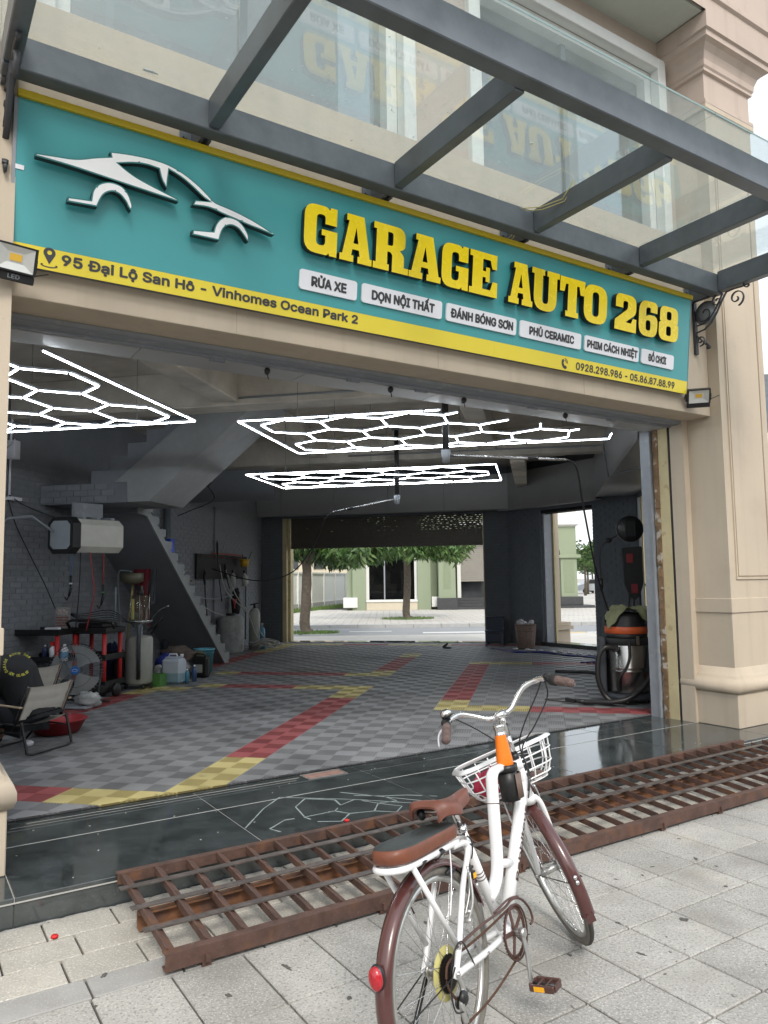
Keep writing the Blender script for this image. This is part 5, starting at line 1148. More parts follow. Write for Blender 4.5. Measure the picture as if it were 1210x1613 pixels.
b = MB(); b.blob((-5.54, 12.32, .895), .03, .03, .04, 8, 5, .3, rr); solo('small_sponge', b, M['black'], 'small black sponge on the lowest visible stair step', 'sponge', 'G', (-5.54, 12.32, .86))
# tool board on the left wall beyond the drain pipe, with sprayers and hoses below
t = thing('tool_board', 'dark perforated tool board with hooks on the brick wall', 'tool board', 'G', (-6.46, 14.9, 1.9))
b = MB(); b.bbox(-6.47, -6.44, 13.7, 16.3, 1.66, 2.16, .004); part('board', b, M['blackmat'], t)
for k in range(7):
    b = MB(); y = 13.8 + k * .33; b.tube([(-6.44, y, 2.1), (-6.38, y, 2.1), (-6.36, y, 2.13)], .006, 5); part('hook', b, cmat('rust_red', (.3, .06, .04), .6), t)
b = MB(); b.box(-6.438, -6.43, 14.4, 15.95, 2.17, 2.2); part('red_rail', b, M['rust_red'], t)
def lance(y, z0, z1, lb, m=None, r=.012):
    b = MB(); b.tube(smoothpts([(-6.40, y, z1), (-6.38, y + .03, (z0 + z1) / 2), (-6.34, y + .12, z0)]), r, 6); b.cyl((-6.40, y, z1 - .05), (-6.39, y, z1 - .3), r * 2.2, r * 1.6, 8); solo('spray_lance', b, m or M['black'], lb, 'spray lance', 'G', (-6.4, y, z1))
lance(13.95, .55, 1.85, 'long black spray lance hanging at the near end of the tool board', None, .014); lance(14.55, 1.2, 2.45, 'thin black lance standing up over the tool board')
lance(14.95, 1.45, 2.0, 'short black trigger lance in the middle of the tool board')
t = thing('yellow_cup', 'yellow plastic dipper hanging at the far end of the tool board', 'cup', 'G', (-6.3, 15.7, 2.0)); part('cup', lat([(0, 0), (.075, 0), (.105, .16), (.098, .16), (.07, .01), (0, .01)], (-6.28, 15.75, 1.93), 16), cmat('cup_yellow', (.55, .33, .02), .45), t)
b = MB(); b.tube([(-6.2, 15.75, 2.07), (-6.1, 15.7, 2.25)], .008, 5); b.tube([(-6.28, 15.7, 2.1), (-6.3, 15.65, 2.2)], .008, 5); part('handle', b, M['black'], t)
for k, (y, m, lb) in enumerate(((15.2, 'offwhite', 'white spray bottle hanging under the yellow dipper'), (15.85, 'offwhite', 'pale milky bottle hanging right of the white spray bottle'))):
    bottle(-6.32, y, 1.5, .055, .32, M[m], lb, M['black'], 'spray_bottle', nz=True)
crumple('black_bag', (-6.35, 15.45, 1.15), (.09, .13, .30), M['blackmat'], 'black bag hanging on the wall below the spray bottles', 'bag', seed=9)
t = thing('wall_switch', 'small white switch box on the wall beyond the tool board', 'switch', 'G', (-6.44, 16.3, 1.6)); b = MB(); b.bbox(-6.50, -6.44, 16.22, 16.4, 1.55, 1.72, .01); part('box', b, M['offwhite'], t); b = MB(); b.tube([(-6.47, 16.3, 1.55), (-6.47, 16.3, .3)], .012, 6); part('cable', b, M['black'], t)
t = thing('foam_tank', 'large dirty white water tank standing under the tool board', 'tank', 'G', (-6.2, 14.75, Z0)); part('body', lat([(0, 0), (.25, 0), (.27, .04), (.27, .68), (.24, .74), (0, .76)], (-6.18, 14.75, Z0), 22), cmat('dirty_white', (.30, .31, .30), .6, var=.3, scale=6), t); part('lid', lat([(0, .76), (.1, .76), (.1, .80), (0, .80)], (-6.18, 14.75, Z0), 14), M['black'], t)
t = thing('foam_cylinder', 'slim silver foam cylinder with black valve right of the tank', 'cylinder', 'G', (-5.95, 15.5, Z0)); part('body', lat([(0, 0), (.12, 0), (.12, .75), (.08, .85), (.03, .88), (0, .88)], (-5.95, 15.5, Z0), 16), M['tank_grey'], t); b = MB(); b.cyl((-5.95, 15.5, 1.03), (-5.95, 15.5, 1.13), .03, n=8); b.tube([(-6.05, 15.5, 1.1), (-5.85, 15.5, 1.14)], .012, 6); part('valve', b, M['black'], t)
b = MB(); b.lathe([(0, 0), (.055, .0), (.015, -.12), (.015, -.2), (0, -.2)], (-6.2, 15.0, 1.24), 14); solo('red_funnel', b, M['red_hose'], 'red plastic funnel standing on the dirty white tank', 'funnel', 'G', (-6.2, 15.0, 1.1))
bottle(-5.82, 15.6, Z0, .07, .55, M['teal_blue'], 'tall pale blue bottle behind the coiled white hose', M['offwhite'])
def coil(c, r, turns, m, label, seed, rr_=.012, fr='G', flat=True):
    q = random.Random(seed); P = []
    for k in range(turns):
        cx, cy, r2, tl = c[0] + q.uniform(-.1, .1), c[1] + q.uniform(-.1, .1), r * q.uniform(.7, 1.15), q.uniform(-.5, .5)
        for i in range(10):
            a = 2 * math.pi * i / 10; P.append((cx + r2 * math.cos(a), cy + r2 * math.sin(a) * (1 if flat else .35), c[2] + .02 + .01 * k + (abs(math.sin(a + tl)) * r2 * (.5 if flat else 1.5))))
    b = MB(); b.tube(smoothpts(P, 3), rr_, 5); return solo('hose_coil', b, m, label, 'hose', fr, c)
cmat('white_hose', (.45, .45, .42), .5)
coil((-5.65, 15.3, Z0 + .02), .26, 7, M['white_hose'], 'coiled white hose lying on the floor by the foam cylinder', 5)
for k, (P, lb) in enumerate((([(-6.36, 14.6, 1.95), (-6.3, 14.8, 1.4), (-6.0, 15.2, .95), (-5.85, 15.3, .5), (-5.7, 15.3, .25)], 'white hose hanging in a slack curve from the tool board to the coil'), ([(-6.36, 14.9, 1.85), (-6.2, 15.1, 1.3), (-6.0, 15.4, .9), (-5.8, 15.5, .5), (-5.6, 15.45, .3)], 'second white hose hanging right of the first one'), ([(-6.4, 13.6, 1.2), (-6.3, 14.2, 1.0), (-6.2, 14.6, .85), (-5.9, 14.7, .3)], 'pale hose looped low against the brick wall near the pipe'), ([(-6.44, 13.2, 1.25), (-6.4, 13.5, .8), (-6.4, 13.6, .4)], 'short pale hose hanging behind the lowest stair steps'))):
    b = MB(); b.tube(smoothpts(P), .011, 6); solo('hanging_hose', b, M['white_hose'], lb, 'hose', 'G', P[0])
b = MB(); b.tube(smoothpts([(-6.4, 13.0, 1.28), (-6.38, 13.6, 1.30), (-6.38, 14.4, 1.26), (-6.35, 15.3, 1.32)]), .012, 6); solo('wall_pipe', b, M['jambgrey'], 'thin grey pipe running level along the wall below the tool board', 'pipe', 'G', (-6.4, 13, 1.28))

# ceiling booms with black pressure hoses
def boom(mount, elbow, tip, hose, label):
    t = thing('ceiling_boom', label, 'hose boom', 'G', mount)
    b = MB(); b.cyl(mount, (mount[0], mount[1], elbow[2]), .035, n=10); part('post', b, M['black'], t)
    b = MB(); b.box(mount[0] - .06, mount[0] + .06, mount[1] - .06, mount[1] + .06, mount[2] - .01, mount[2] + .02); part('mount_plate', b, M['steel'], t)
    b = MB(); b.cyl((mount[0], mount[1], elbow[2] + .05), (mount[0], mount[1], elbow[2] - .08), .05, .035, 12); part('swivel', b, M['jambgrey'], t)
    b = MB(); b.cyl(elbow, tip, .014, n=8); part('arm', b, cmat('bright_steel', (.5, .5, .5), .25), t)
    b = MB(); m_ = Vector(elbow).lerp(Vector(tip), .72); d = (Vector(tip) - Vector(elbow)).normalized() * .05; b.cyl(m_ - d, m_ + d, .022, n=8); part('joint', b, M['black'], t)
    b = MB(); b.tube(smoothpts(hose), .011, 6); part('pressure_hose', b, M['black'], t)
boom((-.86, 7.6, 3.70), (-.86, 7.6, 2.86), (.35, 7.9, 2.80), [(.35, 7.9, 2.80), (.45, 7.95, 2.72), (.53, 8.3, 2.3), (.72, 9.0, 1.5), (1.05, 9.9, .7), (1.25, 10.3, .35), (1.3, 10.2, .2)], 'swivelling ceiling boom under the middle light with a black hose to the right')
boom((-1.95, 10.8, 3.8), (-1.95, 10.8, 2.78), (-2.95, 10.9, 2.62), [(-2.95, 10.9, 2.62), (-3.1, 10.95, 2.5), (-3.4, 11.3, 2.1), (-4.1, 12.3, 1.72), (-5.2, 13.5, 1.62), (-6.3, 14.1, 1.86)], 'swivelling ceiling boom under the back light with a black hose to the tool board')
b = MB(); b.tube([(-5.9 + .12 * math.cos(k * .5), 12.9, 3.5 + .14 * math.sin(k * .5)) for k in range(26)], .01, 5); b.tube(smoothpts([(-5.9, 12.9, 3.4), (-5.7, 12.8, 3.1), (-6.1, 12.7, 2.9), (-6.3, 12.6, 2.8)]), .01, 5); solo('cable_coil', b, M['blackmat'], 'coiled dark cable hanging under the ceiling beam near the stairs', 'cable', 'G', (-5.9, 12.9, 3.5))
b = MB(); b.tube(smoothpts([(-6.3, 11.6, 2.9), (-6.42, 12.0, 2.5), (-6.45, 12.25, 1.9), (-6.4, 12.3, 1.2)]), .018, 6); solo('wall_cable', b, M['greywall'], 'thick grey cable running down the wall behind the upper stair', 'cable', 'G', (-6.3, 11.6, 2.9))

# back right: step stool, bin, cords, litter
t = thing('step_stool', 'dark blue plastic two-step stool against the back wall', 'stool', 'G', (-.95, 16.7, Z0))
navy = cmat('stool_blue', (.018, .026, .05), .5)
for s_ in (-.17, .17):
    b = MB(); b.prism([(16.35, Z0), (16.44, Z0), (16.44, Z0 + .25), (16.95, Z0 + .25), (16.95, Z0), (17.1, Z0), (17.05, Z0 + .58), (16.78, Z0 + .58), (16.76, Z0 + .32), (16.38, Z0 + .32)], -.9 + s_ - .02, -.9 + s_ + .02, 'YZ'); part('side', b, navy, t)
for (y0, y1, z) in ((16.36, 16.78, .31), (16.76, 17.06, .58)): b = MB(); b.bbox(-1.1, -.7, y0, y1, Z0 + z, Z0 + z + .03, .008); part('tread', b, navy, t)
b = MB(); b.box(-1.08, -.72, 16.80, 16.82, Z0 + .34, Z0 + .56); b.box(-1.08, -.72, 16.38, 16.40, Z0 + .1, Z0 + .30); part('riser', b, navy, t)
ba, bb_ = -.24, 15.95
t = thing('wicker_bin', 'round brown wicker bin full of foil and paper litter', 'bin', 'G', (ba, bb_, Z0)); cmat('wicker', (.20, .145, .12), .85, var=.3, scale=30, bump=.5)
b = MB(); q = 26
b.lathe([(0, .01), (.165, .01), (.175, .02), (.215, .50), (.205, .50), (.16, .03)], (ba, bb_, Z0), q); part('basket', b, M['wicker'], t)
for k in range(q):
    a = 2 * math.pi * k / q; b = MB(); b.tube([(ba + (.168 + .045 * z / .5) * math.cos(a) * 1.02, bb_ + (.168 + .045 * z / .5) * math.sin(a) * 1.02, Z0 + z) for z in (.01, .25, .5)], .006, 4)
    if k % 2 == 0: part('stake', b, M['wicker'], t)
for z in (.03, .2, .37, .49): b = MB(); r_ = .172 + .045 * z / .5; b.lathe([(r_, -.008), (r_ + .012, 0), (r_, .008)], (ba, bb_, Z0 + z), q); part('hoop', b, M['wicker'], t)
M['foil'] = mat('foil_litter', (.6, .6, .62), .35, metal=.3, var=.5, scale=30, bump=1.0, bscale=60)
for k in range(9): crumple('litter', (ba + rr.uniform(-.16, .16), bb_ + rr.uniform(-.12, .12), Z0 + .52 + rr.uniform(-.02, .05)), (.05, .04, .035), M['foil'], 'crumpled foil litter heaped in the wicker bin', 'litter', seed=100 + k)['group'] = 'foil litter in the bin'
for k, (a, y) in enumerate(((-.1, 15.4), (.05, 15.3), (.28, 15.1), (.42, 15.15), (.6, 14.9), (.95, 14.6), (-.45, 15.7), (-.2, 15.5), (.75, 14.7))): crumple('floor_litter', (a, y, Z0 + .02), (.055, .04, .022), M['foil'], 'crumpled white and foil scrap on the floor along the blue cords', 'litter', seed=120 + k)['group'] = 'scraps on the floor by the blue cords'
cmat('cord_blue', (.012, .02, .13), .45)
for k in range(4):
    P = [(-.95 + .1 * k, 15.9 - .12 * k, Z0 + .012), (-.4, 15.3 - .1 * k, Z0 + .012), (.1, 14.9 + .08 * k, Z0 + .02), (.55, 14.6 - .05 * k, Z0 + .012), (.95, 14.15 + .1 * k, Z0 + .012), (1.2, 13.6 + .1 * k, Z0 + .012), (1.0 - .1 * k, 13.3, Z0 + .012)]
    b = MB(); b.tube(smoothpts(P), .012, 5); solo('power_cord', b, M['cord_blue'], 'dark blue cord snaking over the floor below the second opening', 'cord', 'G', P[0], 'blue cords on the floor')
b = MB(); b.tube(smoothpts([(.25, 12.0, Z0 + .02), (.6, 11.95, Z0 + .02), (.95, 11.8, Z0 + .02), (1.1, 11.4, Z0 + .02)]), .022, 6); solo('black_hose', b, M['black'], 'thick black hose lying straight on the floor behind the vacuum cleaner', 'hose', 'G', (.5, 12, Z0))
b = MB(); b.cyl((-1.95, 16.0, Z0 + .02), (-1.85, 15.95, Z0 + .1), .03, .02, 8); b.box(-1.92, -1.78, 15.9, 15.98, Z0, Z0 + .03); solo('hose_nozzle', b, M['black'], 'small black hose nozzle lying on the floor before the back opening', 'nozzle', 'G', (-1.9, 16, Z0))

# wet and dry vacuum cleaner with towel
va, vb = 1.02, 9.32
t = thing('vacuum_cleaner', 'stainless steel drum vacuum cleaner with orange band and black hose at the right jamb', 'vacuum cleaner', 'G', (va, vb, Z0))
M['stainless'] = mat('brushed_stainless', (.42, .41, .39), .24, metal=1.0, var=.12, scale=3)
part('drum', lat([(0, .12), (.235, .12), (.24, .13), (.24, .36), (.244, .365), (.24, .37), (.24, .40), (.244, .405), (.24, .41), (.24, .70), (.235, .71), (0, .71)], (va, vb, Z0), 36), M['stainless'], t)
part('collar', lat([(.243, .66), (.25, .665), (.25, .735), (.238, .74)], (va, vb, Z0), 36), M['blackmat'], t)
part('motor_head', lat([(.232, .741), (.238, .75), (.238, .79), (.20, .80)], (va, vb, Z0), 36), M['black'], t)
part('orange_band', lat([(.238, .79), (.243, .795), (.243, .865), (.238, .87)], (va, vb, Z0), 36), cmat('orange_band', (.62, .11, .03), .4), t)
part('lid', lat([(.237, .871), (.225, .90), (.21, .98), (.18, 1.02), (0, 1.04)], (va, vb, Z0), 36), M['black'], t)
part('base', lat([(0, .05), (.29, .05), (.30, .07), (.28, .115), (0, .119)], (va, vb, Z0), 30), cmat('base_grey', (.04, .045, .055), .5), t)
for k in range(5):
    an = k * 1.2566 - 1.75; b = MB(); b.lathe([(0, -.012), (.03, -.012), (.03, .012), (0, .012)], (va + .24 * math.cos(an), vb + .24 * math.sin(an), Z0 + .031), 12, 'X'); b.cyl((va + .24 * math.cos(an), vb + .24 * math.sin(an), Z0 + .03), (va + .24 * math.cos(an), vb + .24 * math.sin(an), Z0 + .08), .008, n=6); part('castor', b, M['stainless'] if k == 0 else M['black'], t)
b = MB(); b.bbox(va - .33, va - .245, vb - .12, vb + .12, Z0 + .10, Z0 + .74, .015); part('push_frame', b, M['base_grey'], t)
for an in (-1.2, 1.9): b = MB(); c, s = math.cos(an), math.sin(an); b.obox((va + .255 * c, vb + .255 * s, Z0 + .72), (-s * .02, c * .02, 0), (c * .012, s * .012, 0), (0, 0, .05)); part('clip', b, M['stainless'], t)
b = MB(); b.cyl((va - .15, vb - .22, Z0 + .63), (va - .17, vb - .29, Z0 + .63), .04, n=12); part('inlet', b, M['black'], t)
def ribbed(P, r, name, m, par):
    pts = smoothpts(P, 10); b = MB(); b.tube(pts, [r * (1.0 + .09 * (k % 2)) for k in range(len(pts))], 10); return part(name, b, m, par)
ribbed([(va - .17, vb - .29, .785), (va - .28, vb - .33, .80), (va - .35, vb - .34, .68), (va - .36, vb - .34, .45), (va - .30, vb - .33, .28), (va - .22, vb - .36, .20)], .028, 'suction_hose', M['black'], t)
ribbed([(va + .26, vb - .08, .80), (va + .27, vb - .14, .62), (va + .18, vb - .28, .42), (va - .02, vb - .38, .26), (va - .2, vb - .40, .21), (va - .38, vb - .36, .20), (va - .52, vb - .32, .19)], .028, 'suction_hose', M['black'], t)
b = MB(); b.cyl((va - .50, vb - .32, .19), (va - .64, vb - .27, .20), .03, .022, 10); b.bar((va - .62, vb - .28, .20), (va - .72, vb - .24, .21), .06, .04); part('hose_cuff', b, M['black'], t)
ribbed([(va + .0, vb - .245, .86), (va + .0, vb - .27, .70), (va - .04, vb - .28, .58), (va - .12, vb - .27, .46), (va - .14, vb - .25, .36), (va - .12, vb - .24, .30)], .016, 'drain_hose', M['black'], t)
b = MB(); b.tube(smoothpts([(va - .1, vb - .4, Z0 + .01), (va - .5, vb - .25, Z0 + .01), (va - .85, vb - .1, Z0 + .01), (va - .95, vb + .0, Z0 + .01), (va - .7, vb + .05, Z0 + .01)]), .006, 5); part('power_cord', b, M['black'], t)
# towel draped over the lid
b = MB(); nx = 26; vs = []; q = random.Random(5); P1, P2 = q.uniform(0, 6), q.uniform(0, 6)
for j in range(nx + 1):
    for i in range(nx + 1):
        u, v = i / nx * 2 - 1, j / nx * 2 - 1; x, y = u * .28, v * .23; r_ = math.hypot(x, y)
        z = 1.04 + Z0 - max(0, r_ - .17) * .5 - max(0, r_ - .235) * 1.0 + .03 + .022 * math.sin(u * 5 + P1 + v * 2) + .016 * math.sin(v * 9 + P2 + u * 4) + .01 * math.sin(u * 17 + v * 3) + .012
        k = 1 - .12 * max(0, r_ - .2) / .2
        vs.append((va + x * k + .03, vb + y * k, z))
b.add(vs, [(j * (nx + 1) + i, j * (nx + 1) + i + 1, (j + 1) * (nx + 1) + i + 1, (j + 1) * (nx + 1) + i) for j in range(nx) for i in range(nx)], True)
solo('olive_towel', b, cmat('olive_towel', (.21, .22, .12), .95, bump=.6, bscale=250), 'crumpled olive green towel draped over the vacuum cleaner', 'towel', 'G', (va, vb, 1.2))
# wall reel, black organiser, straps on the right wall
t = thing('cable_reel', 'black cable reel mounted on the right wall above the black bag', 'cable reel', 'G', (1.75, 12.2, 2.2)); rc = (1.44, 12.1, 2.33)
b = MB(); b.lathe([(0, -.07), (.17, -.07), (.20, -.04), (.20, .04), (.17, .07), (0, .07)], rc, 28, 'Y'); part('drum', b, M['black'], t); b = MB(); b.bbox(rc[0] - .08, rc[0] + .08, rc[1] - .11, rc[1] - .071, rc[2] - .13, rc[2] + .13, .01); part('grip', b, M['blackmat'], t); b = MB(); b.box(rc[0] + .1, 1.9, rc[1] - .03, rc[1] + .03, rc[2] - .04, rc[2] + .04); part('wall_arm', b, M['steel'], t)
b = MB(); b.tube(smoothpts([(rc[0] - .2, rc[1] - .05, rc[2] - .1), (rc[0] - .42, rc[1], rc[2] - .25), (rc[0] - .46, rc[1], rc[2] - .5), (rc[0] - .45, rc[1], rc[2] - .75)]), .01, 6); b.cyl((rc[0] - .45, rc[1], rc[2] - .75), (rc[0] - .45, rc[1], rc[2] - .93), .035, .02, 8); b.blob((rc[0] - .32, rc[1] - .03, rc[2] - .17), .05, .04, .04, 8, 5); part('plug_cable', b, M['black'], t)
t = thing('black_organiser', 'black hanging tool bag with small red patches above the vacuum cleaner', 'tool bag', 'G', (1.35, 11.0, 1.5))
b = MB(); b.prism(rpoly([(1.19, 2.0, .03), (1.21, 1.5, .04), (1.28, 1.32, .05), (1.34, 1.27, .03), (1.40, 1.33, .05), (1.46, 1.5, .04), (1.46, 2.02, .03)]), 10.98, 11.1, 'XZ'); part('bag', b, M['blackmat'], t)
for (x, z) in ((1.29, 1.86), (1.34, 1.44)): b = MB(); b.bbox(x - .045, x + .045, 10.965, 10.979, z - .07, z + .06, .004); part('red_patch', b, cmat('red_patch', (.22, .02, .025), .6), t)
for (x, dx) in ((1.24, -.04), (1.30, .02), (1.38, .1)): b = MB(); b.tube(smoothpts([(x + .03, 11.02, 1.36), (x + dx * .4, 11.02, .8), (x + dx, 11.02, .2)]), .014, 6); part('strap', b, M['black'], t)
b = MB(); b.tube(smoothpts([(1.5, 11.1, 1.5), (1.62, 11.1, 1.2), (1.62, 11.1, .8), (1.5, 11.1, .5)]), .018, 6); part('strap', b, M['black'], t)
b = MB(); b.tube(smoothpts([(1.62, 9.5, .25), (1.5, 9.35, .35), (1.55, 9.3, .2), (1.66, 9.3, .3)]), .012, 5); solo('red_hose_bit', b, M['red_hose'], 'short red hose end behind the vacuum cleaner by the jamb', 'hose', 'G', (1.6, 9.4, .25))

# ---------------------------------------------------------------- folding chairs, seated person, red basin
def camp_chair(a, b_, yaw, label):
    t = thing('camp_chair', label, 'chair', 'G', (a, b_, Z0), 'folding chairs with beige canvas')
    c, s = math.cos(yaw), math.sin(yaw)     # chair faces local -x
    X = lambda p: Vector((a + p.x * c - p.y * s, b_ + p.x * s + p.y * c, Z0 + p.z * .70))
    def pt(nm, b, m): b.xf(X); return part(nm, b, m, t)
    canvas = cmat('beige_canvas', (.56, .54, .49), .9, bump=.3, bscale=200, var=.08); fr2 = M['black']; wood = cmat('pale_wood', (.42, .32, .22), .6)
    for s_ in (-.26, .26):
        b = MB(); b.tube(smoothpts([(.20, s_, .40), (.24, s_, .2), (.27, s_, .03)]), .012, 8); pt('rear_leg', b, fr2)
        b = MB(); b.tube(smoothpts([(.22, s_ * .92, .26), (-.05, s_ * .92, .25), (-.24, s_ * .92, .03)]), .012, 8); pt('front_leg', b, fr2)
        b = MB(); b.tube([(.14, s_, .36), (.21, s_, .60), (.27, s_, .82)], .013, 8); pt('back_post', b, fr2)
        b = MB(); b.tube([(-.25, s_, .385), (.22, s_, .36)], .012, 8); pt('seat_rail', b, fr2)
        b = MB(); b.tube(smoothpts([(-.27, s_ * 1.1, .60), (-.1, s_ * 1.1, .605), (.22, s_ * 1.1, .58)]), [(.012, .022)] * 13, 8, flat=(0, 0, 1)); pt('armrest', b, wood)
        b = MB(); b.tube([(-.14, s_, .385), (-.20, s_ * 1.08, .59)], .01, 6); pt('arm_support', b, fr2)
    b = MB(); b.tube([(.27, -.26, .03), (.28, -.2, .012), (.28, .2, .012), (.27, .26, .03)], .012, 8); pt('foot_bar', b, fr2)
    b = MB(); b.tube([(-.24, -.24, .03), (-.25, -.2, .012), (-.25, .2, .012), (-.24, .24, .03)], .012, 8); pt('foot_bar', b, fr2)
    b = MB(); vs = []; n = 10
    for j in range(n + 1):
        for i in range(n + 1): u = j / n; y = (i / n - .5) * .50; x = .15 + .115 * u; z = .42 + .40 * u; sag = .03 * (1 - (2 * i / n - 1) ** 2); vs.append((x + sag * .9 + .004 * math.sin(u * 20), y, z - sag * .4))
    b.add(vs, [(j * (n + 1) + i, j * (n + 1) + i + 1, (j + 1) * (n + 1) + i + 1, (j + 1) * (n + 1) + i) for j in range(n) for i in range(n)], True); pt('canvas_back', b, canvas)
    for s_ in (-.245, .245): b = MB(); b.bar((.147, s_, .42), (.263, s_, .82), .04, .012, (0, 1, 0)); pt('canvas_hem', b, cmat('hem', (.33, .28, .25), .9))
    b = MB(); vs = []
    for j in range(n + 1):
        for i in range(n + 1): u = j / n; y = (i / n - .5) * .50; vs.append((-.25 + .46 * u, y, .385 - .03 * math.sin(math.pi * u) - .04 * (1 - (2 * i / n - 1) ** 2)))
    b.add(vs, [(j * (n + 1) + i, j * (n + 1) + i + 1, (j + 1) * (n + 1) + i + 1, (j + 1) * (n + 1) + i) for j in range(n) for i in range(n)], True); pt('canvas_seat', b, canvas)
camp_chair(-4.47, 6.08, R(-8), 'beige canvas folding chair with its back to the garage, nearest the left column')
camp_chair(-5.45, 7.35, R(-14), 'beige canvas folding chair farther in, half hidden behind the seated person')
t = thing('red_basin', 'shallow red plastic basin on the floor under the folding chair', 'basin', 'G', (-5.15, 6.75, Z0))
part('basin', lat([(0, .01), (.20, .01), (.27, .13), (.285, .135), (.275, .14), (.255, .125), (.19, .02), (0, .02)], (-4.62, 6.75, Z0), 24), cmat('basin_red', (.30, .02, .025), .35), t)
b = MB(); b.lathe([(.205, .085), (.208, .09), (.203, .095)], (-5.15, 6.75, Z0), 24); part('rim_line', b, M['basin_red'], t)
crumple('tissue', (-4.5, 6.15, Z0 + .03), (.045, .03, .03), M['white'], 'crumpled white tissue on the floor under the folding chair', 'tissue', seed=77)

# person: skin-modifier body, seated and bent forward, facing away to the left
def skinned(name, V, E_, Rr, m, sub=2, root=0, parent=None, origin=(0, 0, 0)):
    me = bpy.data.meshes.new(name); me.from_pydata([Vector(v) - Vector(origin) for v in V], E_, []); o = bpy.data.objects.new(name, me); COL.objects.link(o)
    md = o.modifiers.new('skin', 'SKIN'); md.use_smooth_shade = True
    for i, r_ in enumerate(Rr): me.skin_vertices[0].data[i].radius = r_ if isinstance(r_, tuple) else (r_, r_)
    me.skin_vertices[0].data[root].use_root = True
    s2 = o.modifiers.new('sub', 'SUBSURF'); s2.levels = sub; s2.render_levels = sub
    dg = bpy.context.evaluated_depsgraph_get(); me2 = bpy.data.meshes.new_from_object(o.evaluated_get(dg)); bpy.data.objects.remove(o)
    me2.materials.clear(); me2.materials.append(m); me2.name = name
    for p in me2.polygons: p.use_smooth = True; p.material_index = 0
    o = bpy.data.objects.new(name, me2); COL.objects.link(o)
    if parent: o.parent = parent; ORG[o.name] = ORG[parent.name]
    return o
pa, pb = -4.50, 6.08
t = thing('person', 'person in a black T-shirt with yellow lettering bent forward in the folding chair', 'person', 'G', (pa, pb, Z0))
def PX(x, y, z): return (pa + x, pb + y, Z0 + (z - .17 if z > .4 and x > -.36 else z))      # facing -x
skin = cmat('skin', (.30, .17, .11), .55); shirt = cmat('black_shirt', (.012, .013, .016), .85, bump=.3, bscale=60); trou = cmat('dark_trousers', (.03, .032, .04), .85)
V = [PX(.08, 0, .47), PX(.02, 0, .60), PX(-.10, 0, .76), PX(-.24, 0, .88), PX(-.32, 0, .93), PX(-.42, 0, .96),     # pelvis, waist, chest, upper back, neck, head
     PX(-.52, 0, .97),
     PX(-.22, -.17, .86), PX(-.32, -.24, .66), PX(-.52, -.16, .52), PX(-.60, -.12, .50), PX(-.22, .17, .86), PX(-.32, .24, .66), PX(-.52, .16, .52), PX(-.60, .12, .50),
     PX(.02, -.11, .45), PX(-.38, -.15, .50), PX(-.34, -.15, .10), PX(-.36, -.15, .05), PX(-.50, -.16, .03), PX(.02, .11, .45), PX(-.38, .15, .50), PX(-.34, .15, .10), PX(-.36, .15, .05), PX(-.50, .16, .03)]
E_ = [(0, 1), (1, 2), (2, 3), (3, 4), (4, 5), (5, 6), (3, 7), (7, 8), (8, 9), (9, 10), (3, 11), (11, 12), (12, 13), (13, 14), (0, 15), (15, 16), (16, 17), (17, 18), (18, 19), (0, 20), (20, 21), (21, 22), (22, 23), (23, 24)]
Rr = [.13, .13, .15, .13, .055, .09, .075, .06, .045, .03, .035, .06, .045, .03, .035, .09, .065, .04, .045, .03, .09, .065, .04, .045, .03]
skinned('body', V, E_, Rr, skin, 2, 0, t, (pa, pb, Z0))
V2 = [PX(.10, 0, .46), PX(.06, 0, .60), PX(-.06, 0, .77), PX(-.22, 0, .90), PX(-.29, 0, .93), PX(-.21, -.18, .87), PX(-.29, -.25, .72), PX(-.21, .18, .87), PX(-.29, .25, .72)]
skinned('t_shirt', V2, [(0, 1), (1, 2), (2, 3), (3, 4), (3, 5), (5, 6), (3, 7), (7, 8)], [(.20, .17), (.20, .17), (.22, .19), (.19, .17), .08, .11, .095, .11, .095], shirt, 2, 1, t, (pa, pb, Z0))
V3 = [PX(.06, 0, .45), PX(0, -.11, .45), PX(-.38, -.15, .50), PX(-.34, -.15, .12), PX(0, .11, .45), PX(-.38, .15, .50), PX(-.34, .15, .12)]
skinned('trousers', V3, [(0, 1), (1, 2), (2, 3), (0, 4), (4, 5), (5, 6)], [.15, .105, .085, .06, .105, .085, .06], trou, 2, 0, t, (pa, pb, Z0))
b = MB(); b.blob(PX(-.44, 0, 1.00), .12, .10, .10, 14, 9, .04); part('hair', b, M['blackmat'], t)
for s_ in (-.15, .15):
    b = MB(); b.blob(PX(-.45, s_, .04), .13, .05, .045, 12, 7); part('shoe', b, M['blackmat'], t)
    for f_ in range(4): b = MB(); y = s_ * .8 + (f_ - 1.5) * .018; b.tube([PX(-.62, y, .50), PX(-.66, y, .49), PX(-.675, y, .46 + .004 * f_)], [.009, .008, .006], 6); part('finger', b, skin, t)
    b = MB(); y = s_ * .8 - .04 * (1 if s_ > 0 else -1); b.tube([PX(-.60, y, .50), PX(-.63, y * .9, .48)], [.011, .008], 6); part('thumb', b, skin, t)
